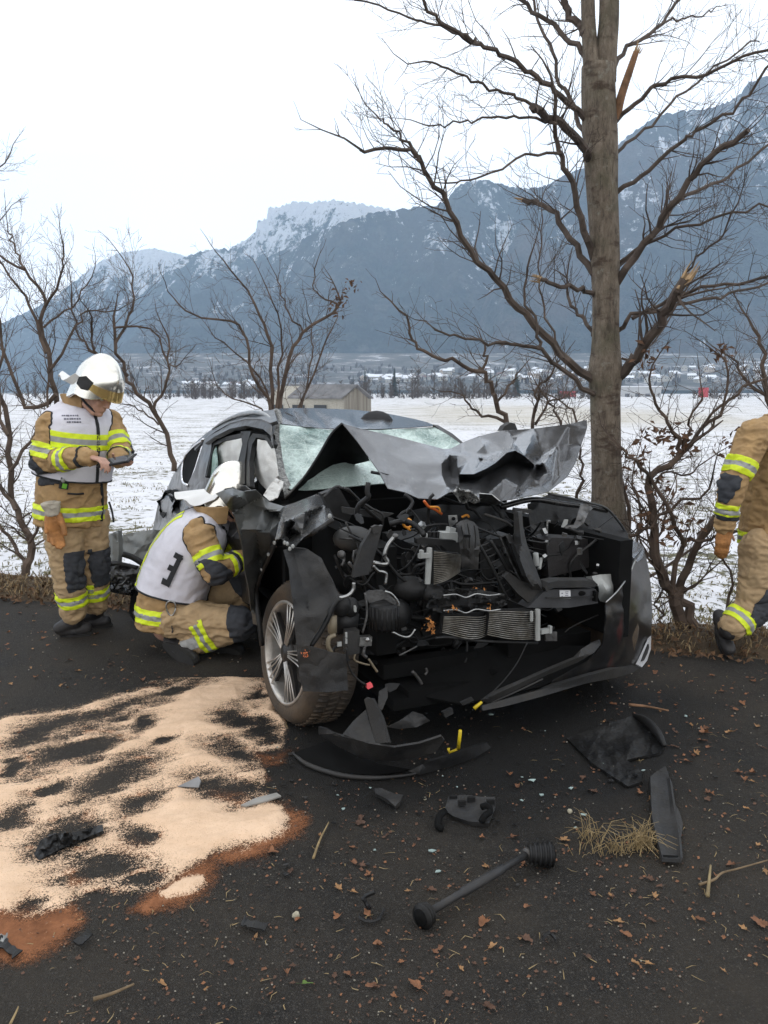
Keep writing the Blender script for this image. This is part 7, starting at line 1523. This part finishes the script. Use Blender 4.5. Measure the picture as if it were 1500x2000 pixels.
# ---- drive shaft
Zr = .045; A0, A1 = gnd(838, 1782, .035), gnd(1030, 1668, .05); e_ = empty('drive_shaft', (A0 + A1) / 2 * 1.0, 'black drive shaft with ribbed rubber boots at both ends lying on the asphalt', 'drive shaft')
e_.location.z = 0
ax = (A1 - A0).normalized(); b = MB(); b.tube([A0, A0.lerp(A1, .3), A0.lerp(A1, .32), A0.lerp(A1, .72), A0.lerp(A1, .74), A1], [.012, .012, .0155, .0155, .012, .012], 14); b.build('shaft', simple('shaft_black', (.02, .02, .021), .5, .2, .3, 20, dirt=(.06, .055, .05)), e_, True)
def bellows(b, p0, p1, r0, r1, n, sides=20):
    p0, p1 = Vector(p0), Vector(p1); pts = []; rad = []
    for i in range(n * 4 + 1):
        t = i / (n * 4); pts.append(p0.lerp(p1, t)); rad.append((r0 + (r1 - r0) * t) * (1 + .16 * math.sin(t * n * 2 * math.pi)))
    b.tube(pts, rad, sides)
C0, C1 = A1 + ax * .005, gnd(1078, 1669, .045); b = MB(); bellows(b, C0, C1, .028, .042, 5); b.build('rubber_boot', RUBBER2 if 'RUBBER2' in globals() else BLKPL, e_, True)
axc = (C1 - C0).normalized(); b = MB(); b.tube([C1 + axc * .001, C1 + axc * .006], .030, 18); b.build('joint_opening', SEATB, e_, True)
b = MB(); b.tube([A1 - ax * .008, A1 + ax * .006], .021, 16); b.tube([A0 - ax * .004, A0 + ax * .004], .018, 16); b.build('hose_clamp', STEEL, e_, True)
D1 = gnd(822, 1792, .036); b = MB(); bellows(b, A0, D1, .028, .036, 3); b.build('rubber_boot', BLKPL, e_, True); axd = (D1 - A0).normalized(); b = MB(); b.tube([D1 + axd * .001, D1 + axd * .004], .026, 16); b.build('joint_opening', SEATB, e_, True)

# ---- plastic parts
def piece(name, pts, label, cat, mat, z0=.006, h=.02, zs=None, wr=.01, grooves=(), seed=3, sp=5, lift=None):
    c = gnd(sum(p_[0] for p_ in pts) / len(pts), sum(p_[1] for p_ in pts) / len(pts)); e_ = empty(name, c, label, cat)
    out = [Z_(p_[0], p_[1], p_[2] if len(p_) > 2 else z0 + h) for p_ in pts]
    sheet('shell', out, mat, e_, (), grooves, sp, h * .6, .1, wr, 18, seed); return e_
UT = simple('undertray_plastic', (.006, .006, .0062), .38, var=.4, scale=12, bump=.3, dirt=(.03, .028, .025), dirt_amt=.4, spec=.3)
e_ = piece('broken_undertray', [(1107, 1442, .012), (1150, 1426, .02), (1190, 1412, .03), (1238, 1397, .03), (1270, 1416, .03), (1296, 1458, .02), (1288, 1470, .015), (1250, 1478, .02), (1224, 1484, .02), (1254, 1508, .02), (1254, 1526, .02), (1227, 1536, .012), (1202, 1520, .015), (1156, 1490, .015)], 'flat broken black undertray piece with curved raised rim on the asphalt below the bumper', 'undertray', UT, grooves=[[Z_(1130, 1448, .016), Z_(1200, 1440, .012), Z_(1270, 1432, .015)], [Z_(1180, 1470, .01), Z_(1215, 1500, .01)], [Z_(1235, 1448, .03), Z_(1262, 1470, .012)]], wr=.02)
b = MB(); b.tube(crom([gnd(1238, 1396, .03), gnd(1262, 1408, .05), gnd(1284, 1432, .05), gnd(1299, 1457, .03)], 16), [.008 + .014 * math.sin(math.pi * i / 16) for i in range(17)], 7); b.build('raised_rim', BLKPL, e_, True)
b = MB(); b.ball(gnd(1240, 1514, .022), (.012, .012, .004), 8, 5); b.build('bolt_hole', SEATB, e_)
e_ = piece('trim_strip', [(1300, 1496, .03), (1283, 1506, .03), (1270, 1517, .03), (1272, 1560, .03), (1274, 1598, .03), (1284, 1640, .03), (1294, 1676, .03), (1329, 1678, .035), (1326, 1630, .035), (1315, 1570, .035), (1308, 1520, .035)], 'long grooved grey plastic trim strip lying right of the dry grass tuft', 'trim strip', GRYPL, h=.02, wr=.003, grooves=[[Z_(1283, 1530, .022), Z_(1289, 1600, .022), Z_(1304, 1670, .022)], [Z_(1294, 1530, .022), Z_(1301, 1600, .022), Z_(1316, 1670, .022)], [Z_(1303, 1524, .025), Z_(1311, 1600, .025), Z_(1323, 1668, .025)]])
b = MB(); b.prism([gnd(1294, 1676, .0), gnd(1329, 1678, .0), gnd(1329, 1678, .03), gnd(1294, 1676, .028)], Vector((0, .02, 0))); b.build('end_face', SEATB, e_)
sheet('side_flap', [Z_(1314, 1565, .025), Z_(1326, 1582, .02), Z_(1334, 1608, .015), (*Z_(1331, 1632, .012),), Z_(1327, 1640, .02)], GRYPL, e_, (), (), 4, .006)
e_ = piece('plastic_bracket', [(868, 1582, .02), (876, 1556, .05), (905, 1552, .05), (940, 1556, .05), (967, 1556, .05), (966, 1580, .03), (955, 1608, .02), (915, 1604, .02), (885, 1594, .02)], 'black plastic bracket with clips and a torn corner near the middle of the road', 'car part', GRYPL, h=.03, wr=.012)
b = MB()
for (x, y) in ((885, 1558), (920, 1561), (902, 1568), (958, 1566)): b = MB(); b.box(gnd(x, y, .05), (.03, .012, .018), (0, 0, .1)); b.build('clip', BLKPL, e_)
b = MB(); b.tube(crom([gnd(940, 1576, .05), gnd(952, 1574, .06), (gnd(958, 1584, .05)), gnd(946, 1594, .045), gnd(940, 1606, .03)], 12), .012, 6); b.build('torn_lug', SEATB, e_, True); b = MB(); b.tube(crom([gnd(868, 1584, .03), gnd(858, 1596, .03), gnd(856, 1614, .015), gnd(866, 1618, .012)], 10), .014, 6); b.build('torn_lug', SEATB, e_, True)
piece('grey_block', [(731, 1540, .03), (745, 1539, .035), (770, 1550, .035), (788, 1552, .03), (780, 1566, .03), (772, 1575, .02), (755, 1560, .03), (734, 1550, .025)], 'small grey plastic wedge lying just in front of the dropped bumper', 'car part', GRYPL, h=.03, wr=.006)
piece('plastic_cover', [(66, 1668, .02), (80, 1640, .045), (110, 1628, .05), (150, 1625, .04), (200, 1610, .03), (202, 1622, .03), (160, 1640, .02), (118, 1658, .015), (75, 1680, .01)], 'crumpled black plastic cover lying on the pale granules', 'car part', UT, h=.02, wr=.04)
piece('grey_shard', [(346, 1536, .016), (372, 1524, .03), (388, 1516, .04), (392, 1524, .03), (388, 1538, .01)], 'short light grey shard standing up in the pale granules', 'shard', simple('pale_grey_shard', (.2, .2, .2), .4), h=.014, wr=.004, sp=4)
piece('grey_strip', [(470, 1572, .014), (500, 1558, .016), (540, 1548, .02), (549, 1554, .02), (520, 1564, .016), (480, 1574, .014)], 'thin light grey strip at the right edge of the pale granules', 'shard', simple('pale_grey_strip', (.24, .23, .21), .4), h=.01, wr=.003, sp=4)
def bit(name, pts, r, label, mat=None):
    e_ = MB(); P_ = crom([gnd(x, y, z) for x, y, z in pts], 7); rb = random.Random(int(pts[0][0] * 7 + 3))
    if 'hook' in name or 'clip' in name: e_.tube(P_, [r * .62 * rb.uniform(.6, 1.15) for _ in P_], 5)
    else:
        d_ = (P_[-1] - P_[0]).normalized(); sd_ = Vector((-d_.y, d_.x, 0)); up_ = Vector((0, 0, .004))
        top = [p_ + sd_ * r * rb.uniform(.5, 1.3) + Vector((0, 0, rb.uniform(0, .012))) for p_ in P_]; bot = [p_ - sd_ * r * rb.uniform(.4, 1.2) for p_ in P_]
        for k in range(len(P_) - 1): e_.prism([top[k], top[k + 1], bot[k + 1], bot[k]], up_)
    o_ = e_.build(name, mat or BLKPL)
    c = Vector((0, 0, 0))
    return tag(o_, label, 'car part')
def _old(name, pts, r, label, mat=None):
    e_ = MB(); e_.tube(crom([gnd(x, y, z) for x, y, z in pts], 12), r, 6); o_ = e_.build(name, mat or BLKPL, None, True); c = sum((v.co for v in o_.data.vertices), Vector()) / len(o_.data.vertices)
    return tag(o_, label, 'car part')
bit('black_clip', [(722, 1774, .012), (716, 1766, .03), (712, 1752, .05), (732, 1742, .07)], .014, 'upright black plastic clip left of the drive shaft')
bit('black_hook', [(702, 1790, .012), (716, 1799, .012), (738, 1796, .012), (750, 1776, .012)], .009, 'small curved black hook under the upright plastic clip')
bit('black_sliver', [(474, 1802, .012), (492, 1808, .016), (520, 1816, .010)], .014, 'flat black plastic sliver below the granules at the middle of the road')
bit('black_clip', [(1060, 1836, .012), (1070, 1822, .03), (1078, 1826, .02), (1086, 1836, .012)], .010, 'tiny black clip lying right of the lower end of the drive shaft')
bit('black_sliver', [(150, 1846, .012), (164, 1834, .02), (176, 1824, .014)], .014, 'black plastic scrap at the rim of the orange-stained patch')
bit('black_bar', [(-4, 1838, .012), (14, 1852, .014), (34, 1868, .012)], .014, 'short black bar at the left edge beside the orange stain')
bit('white_shard', [(0, 1834, .012), (8, 1836, .018), (14, 1832, .012)], .012, 'small white shard at the left edge on the orange stain', WHITEP)
STICK = simple('twig_wood', (.16, .11, .06), .85, var=.4, scale=20); STRAWC = simple('straw', (.25, .18, .085), .85, var=.3, scale=30)
def stick(pts, r, label, mat=STICK):
    b = MB(); P_ = crom([gnd(x, y, .01 + r) for x, y in pts], 14); b.tube(P_, [r * (1 - .5 * i / 14) for i in range(15)], 6); return tag(b.build('twig', mat, None, True), label, 'twig')
stick([(1382, 1750), (1385, 1720), (1388, 1690)], .0065, 'short thick broken twig end at the right, cut face towards the viewer', simple('pale_twig', (.24, .18, .09), .85, var=.3))
stick([(1366, 1728), (1395, 1718), (1410, 1705), (1440, 1697), (1500, 1680)], .005, 'longer brown twig running off to the right edge behind the short broken one')
stick([(612, 1676), (625, 1640), (642, 1606)], .005, 'pale straw-like stick left of the middle, leaning upwards', STRAWC)
stick([(1228, 1376), (1265, 1380), (1306, 1388)], .008, 'reddish brown twig lying beyond the broken undertray', DEADBARK)
stick([(182, 1952), (220, 1940), (262, 1922)], .006, 'dark twig at the lower left edge of the road'); stick([(20, 2000), (30, 1980), (36, 1966)], .004, 'pale stalk at the bottom left corner', STRAWC)

# ---- fallen leaves
LEAFC = [simple('leaf_rust', (.20, .085, .036), .75, var=.35, scale=40), simple('leaf_brown', (.15, .065, .030), .8, var=.35, scale=40), simple('leaf_ochre', (.27, .145, .06), .75, var=.3, scale=40), simple('leaf_dark', (.085, .042, .024), .8, var=.35, scale=40)]
def leaf_mesh(seed):
    r = random.Random(seed); lobes = 5; n = 30; vs = [(0, 0, .006)]; lobes = r.choice([3, 4, 5, 5]); sq = r.uniform(.5, .95); cu = r.uniform(.3, 1.3); tw = r.uniform(-1, 1)
    for k in range(n):
        a = 2 * math.pi * k / n; rad = .5 + .36 * abs(math.cos(a * lobes / 2 + .2)) ** 1.5 + r.uniform(-.12, .12); rad *= (.75 + .25 * math.cos(a)); x, y = math.cos(a) * rad, math.sin(a) * rad * sq
        vs.append((x, y, cu * (y * y) * 1.1 + .6 * tw * x * y + r.uniform(0, .16) + .02))
    vs2 = [((0, 0, .01))] + [(v[0] * .5, v[1] * .5, v[2] * .45 + .01) for v in vs[1:]] + vs[1:]
    fs = [(0, 1 + k, 1 + (k + 1) % n) for k in range(n)] + [(1 + k, 1 + n + k, 1 + n + (k + 1) % n, 1 + (k + 1) % n) for k in range(n)]
    b = MB(); b.add(vs2, fs); b.tube([(-.35, 0, .03), (-.8, .05, .04), (-1.0, .12, .02)], .022, 4); me = bpy.data.meshes.new('fallen_leaf'); me.from_pydata(b.v, [], b.f); me.polygons.foreach_set('use_smooth', [True] * len(me.polygons)); return me
LM = []
for k in range(12): m_ = leaf_mesh(200 + k); m_.materials.append(LEAFC[k % 4]); LM.append(m_)
rl = random.Random(88)
spots = [(1488, 1806, 18), (1025, 1832, 16), (1270, 1796, 12), (1270, 1560, 8), (1160, 1546, 13), (1315, 1458, 10), (1360, 1470, 14), (1340, 1486, 10), (1440, 1508, 9), (1250, 1548, 10), (1320, 1430, 8), (1380, 1422, 9), (1425, 1430, 9), (1478, 1418, 9), (1375, 1448, 12), (945, 1800, 16), (960, 1850, 14), (815, 1926, 18), (740, 1846, 11), (730, 1925, 13), (654, 1907, 9), (680, 1902, 9), (952, 1965, 16), (662, 1735, 12), (690, 1655, 9), (625, 1632, 9), (705, 1690, 10), (700, 1607, 13), (1022, 1686, 11), (950, 1692, 9), (1100, 1640, 12), (1170, 1684, 9), (1010, 1535, 9), (995, 1512, 9), (1140, 1518, 9), (530, 1664, 12), (500, 1830, 9), (660, 1790, 9), (590, 1846, 8), (315, 1920, 12), (150, 1872, 8), (405, 1930, 7), (1380, 1560, 8), (1390, 1550, 6), (1330, 1632, 7), (1430, 1688, 13), (1290, 1730, 10), (1030, 1770, 9), (1195, 1750, 8), (1355, 1795, 7), (1205, 1800, 12), (1080, 1820, 8), (770, 1945, 7), (1230, 1340, 9), (1290, 1370, 9), (1200, 1376, 9), (1180, 1410, 6), (300, 1334, 9), (278, 1329, 7), (120, 1338, 8), (70, 1322, 7), (60, 1304, 6), (240, 1308, 7), (20, 1336, 6), (95, 1260, 5), (155, 1310, 6), (250, 1349, 5), (40, 1430, 6), (480, 1310, 5), (30, 1280, 5), (305, 1315, 5), (1410, 1350, 8), (1450, 1375, 8), (1350, 1330, 7), (1390, 1320, 6), (1470, 1330, 8), (1330, 1300, 6), (1490, 1460, 8), (1460, 1580, 8), (1420, 1620, 7), (1480, 1650, 8), (900, 1890, 9), (860, 1850, 8), (1150, 1870, 9), (560, 1900, 8), (450, 1880, 8)]
for _ in range(26): spots.append((rl.uniform(0, 480), rl.uniform(1190, 1330), rl.uniform(4, 7)))
for _ in range(34): spots.append((rl.uniform(1120, 1500), rl.uniform(1310, 1900), rl.uniform(6, 11)))
for _ in range(24): spots.append((rl.uniform(560, 1100), rl.uniform(1560, 1980), rl.uniform(6, 11)))
for (x, y, sz) in spots:
    c = gnd(x, y, .006); o = bpy.data.objects.new('fallen_leaf', LM[rl.randrange(12)]); COL.objects.link(o); o.location = c; d_ = (c - CAM).length; s_ = sz * d_ / FPX * rl.uniform(1.0, 1.35); o.scale = (s_, s_, s_ * rl.uniform(.8, 1.3)); o.rotation_euler = (rl.uniform(-.2, .2), rl.uniform(-.2, .2), rl.uniform(0, 6.28))
    tag(o, 'dry brown fallen leaf lying on the asphalt', 'leaf', 'fallen leaves on the road')
o = bpy.data.objects.new('green_leaf', LM[0].copy()); o.data.materials.clear(); o.data.materials.append(simple('leaf_green', (.10, .17, .03), .7)); COL.objects.link(o); o.location = gnd(596, 1921, .006); s_ = .013; o.scale = (s_ * 2, s_ * .8, s_); tag(o, 'the only green leaf on the asphalt near the bottom edge', 'leaf')
# fine litter: crumbs of leaf, straw and grit, too many to count
lit = MB(); LITM = LEAFC + [STRAWC, simple('grit', (.20, .18, .145), .9, var=.5, scale=60)]
for k in range(6500):
    x = rl.uniform(-60, 1560); y = 1180 + 830 * rl.random() ** 1.15; c = gnd(x, y, .004)
    dn = float(fbm(np.array([c.x * 4.2]), np.array([c.y * 4.2]), oct=3, seed=90)[0])
    if dn < .36 + .25 * rl.random() - (.1 if x > 1150 else 0): continue
    if (c - E0).dot(EN) > 0 : continue
    if sdf(np.array([[x]]), np.array([[y]]), sandp)[0, 0] > 4 and rl.random() < .93: continue
    t = rl.random(); a = rl.uniform(0, 6.28); u = Vector((math.cos(a), math.sin(a), 0)); v = Vector((-u.y, u.x, 0)); fz = .45 + .26 * c.y
    if t < .72:
        s_ = rl.uniform(.002, .008) * fz; lit.add([c - u * s_, c + v * s_ * .6 + Vector((0, 0, s_ * .6)), c + u * s_ + Vector((0, 0, s_ * .3)), c - v * s_ * .6], [(0, 1, 2), (0, 2, 3)], rl.choice([1, 3, 3, 3, 3, 0]))
    elif t < .82:
        l_ = rl.uniform(.012, .045) * fz; w_ = rl.uniform(.0008, .0016); m_ = c + u * l_ * .5 + v * rl.uniform(-.3, .3) * l_ + Vector((0, 0, .004)); lit.add([c - v * w_, c + v * w_, m_ + v * w_, m_ - v * w_, c + u * l_], [(0, 1, 2, 3), (3, 2, 4)], 4)
    else:
        s_ = rl.uniform(.0012, .0038) * fz; lit.ball(c + Vector((0, 0, s_ * .5)), (s_, s_ * .8, s_ * .7), 5, 4, 5)
tag(lit.build('road_litter', LITM), kind='stuff')
# stones
STONE = simple('pale_pebble', (.33, .30, .22), .85, var=.3, scale=40)
def stone(x, y, r, label):
    b = MB(); c = gnd(x, y, r * .6); b.ball(c, r, 9, 7); rr_ = random.Random(int(x)); b.v = [tuple(c + (Vector(v) - c) * rr_.uniform(.8, 1.15)) for v in b.v]; tag(b.build('pebble', STONE, None, True), label, 'pebble')
stone(578, 1788, .012, 'pale yellowish pebble on the asphalt left of the black clips'); stone(1113, 1585, .010, 'pale pebble above the ribbed end of the drive shaft'); stone(1115, 1584, .006, 'pale pebble above the ribbed end of the drive shaft') if False else None
stone(830, 1560, .007, 'small pale pebble left of the black plastic bracket'); stone(1310, 1533, .006, 'tiny white pebble at the top end of the grooved trim strip')
# dry grass tuft on the road
rt = random.Random(17); b = MB()
for (cx, cy, n, spx, h_) in ((1150, 1640, 34, 12, .09), (1255, 1652, 90, 16, .085), (1205, 1662, 50, 30, .05), (1190, 1668, 30, 40, .035)):
    for _ in range(n):
        q_ = gnd(cx + rt.gauss(0, spx), cy + rt.gauss(0, 6), .006); a = rt.uniform(0, 6.28); d = Vector((math.cos(a), math.sin(a), 0)); hh = h_ * rt.uniform(.4, 1.4); s_ = Vector((-d.y, d.x, 0)) * .0014; ln = rt.uniform(.3, 1.2)
        b.tube([q_, q_ + d * hh * ln * .4 + Vector((0, 0, hh * .6)), q_ + d * hh * ln * 1.1 + Vector((0, 0, hh * (1.0 - .5 * ln)))], [.0013, .0011, .0005], 3, cap=False)
tag(b.build('grass_tuft', STRAWC, None), 'torn-out tuft of dry yellow grass lying left of the grooved trim strip', 'grass tuft', None, 'thing')

fr = MB(); rf_ = random.Random(33)
for k in range(170):
    x, y = rf_.gauss(800, 300), rf_.gauss(1500, 110)
    if y < 1340 or x < 520 or x > 1480: continue
    c = gnd(x, y, .006); s_ = rf_.uniform(.003, .013); a0 = rf_.uniform(0, 6.28); pts = [c + Vector((math.cos(a0 + a) * s_ * rf_.uniform(.4, 1.6), math.sin(a0 + a) * s_ * rf_.uniform(.3, 1.2), rf_.uniform(0, s_ * .5))) for a in (0, 1.4, 2.6, 4.1, 5.2)]
    fr.prism(pts, (0, 0, .003), rf_.choice([0, 0, 0, 1, 2]))
tag(fr.build('broken_fragments', [BLKPL, GRYPL, simple('glass_crumb', (.30, .38, .36), .15)]), kind='stuff')
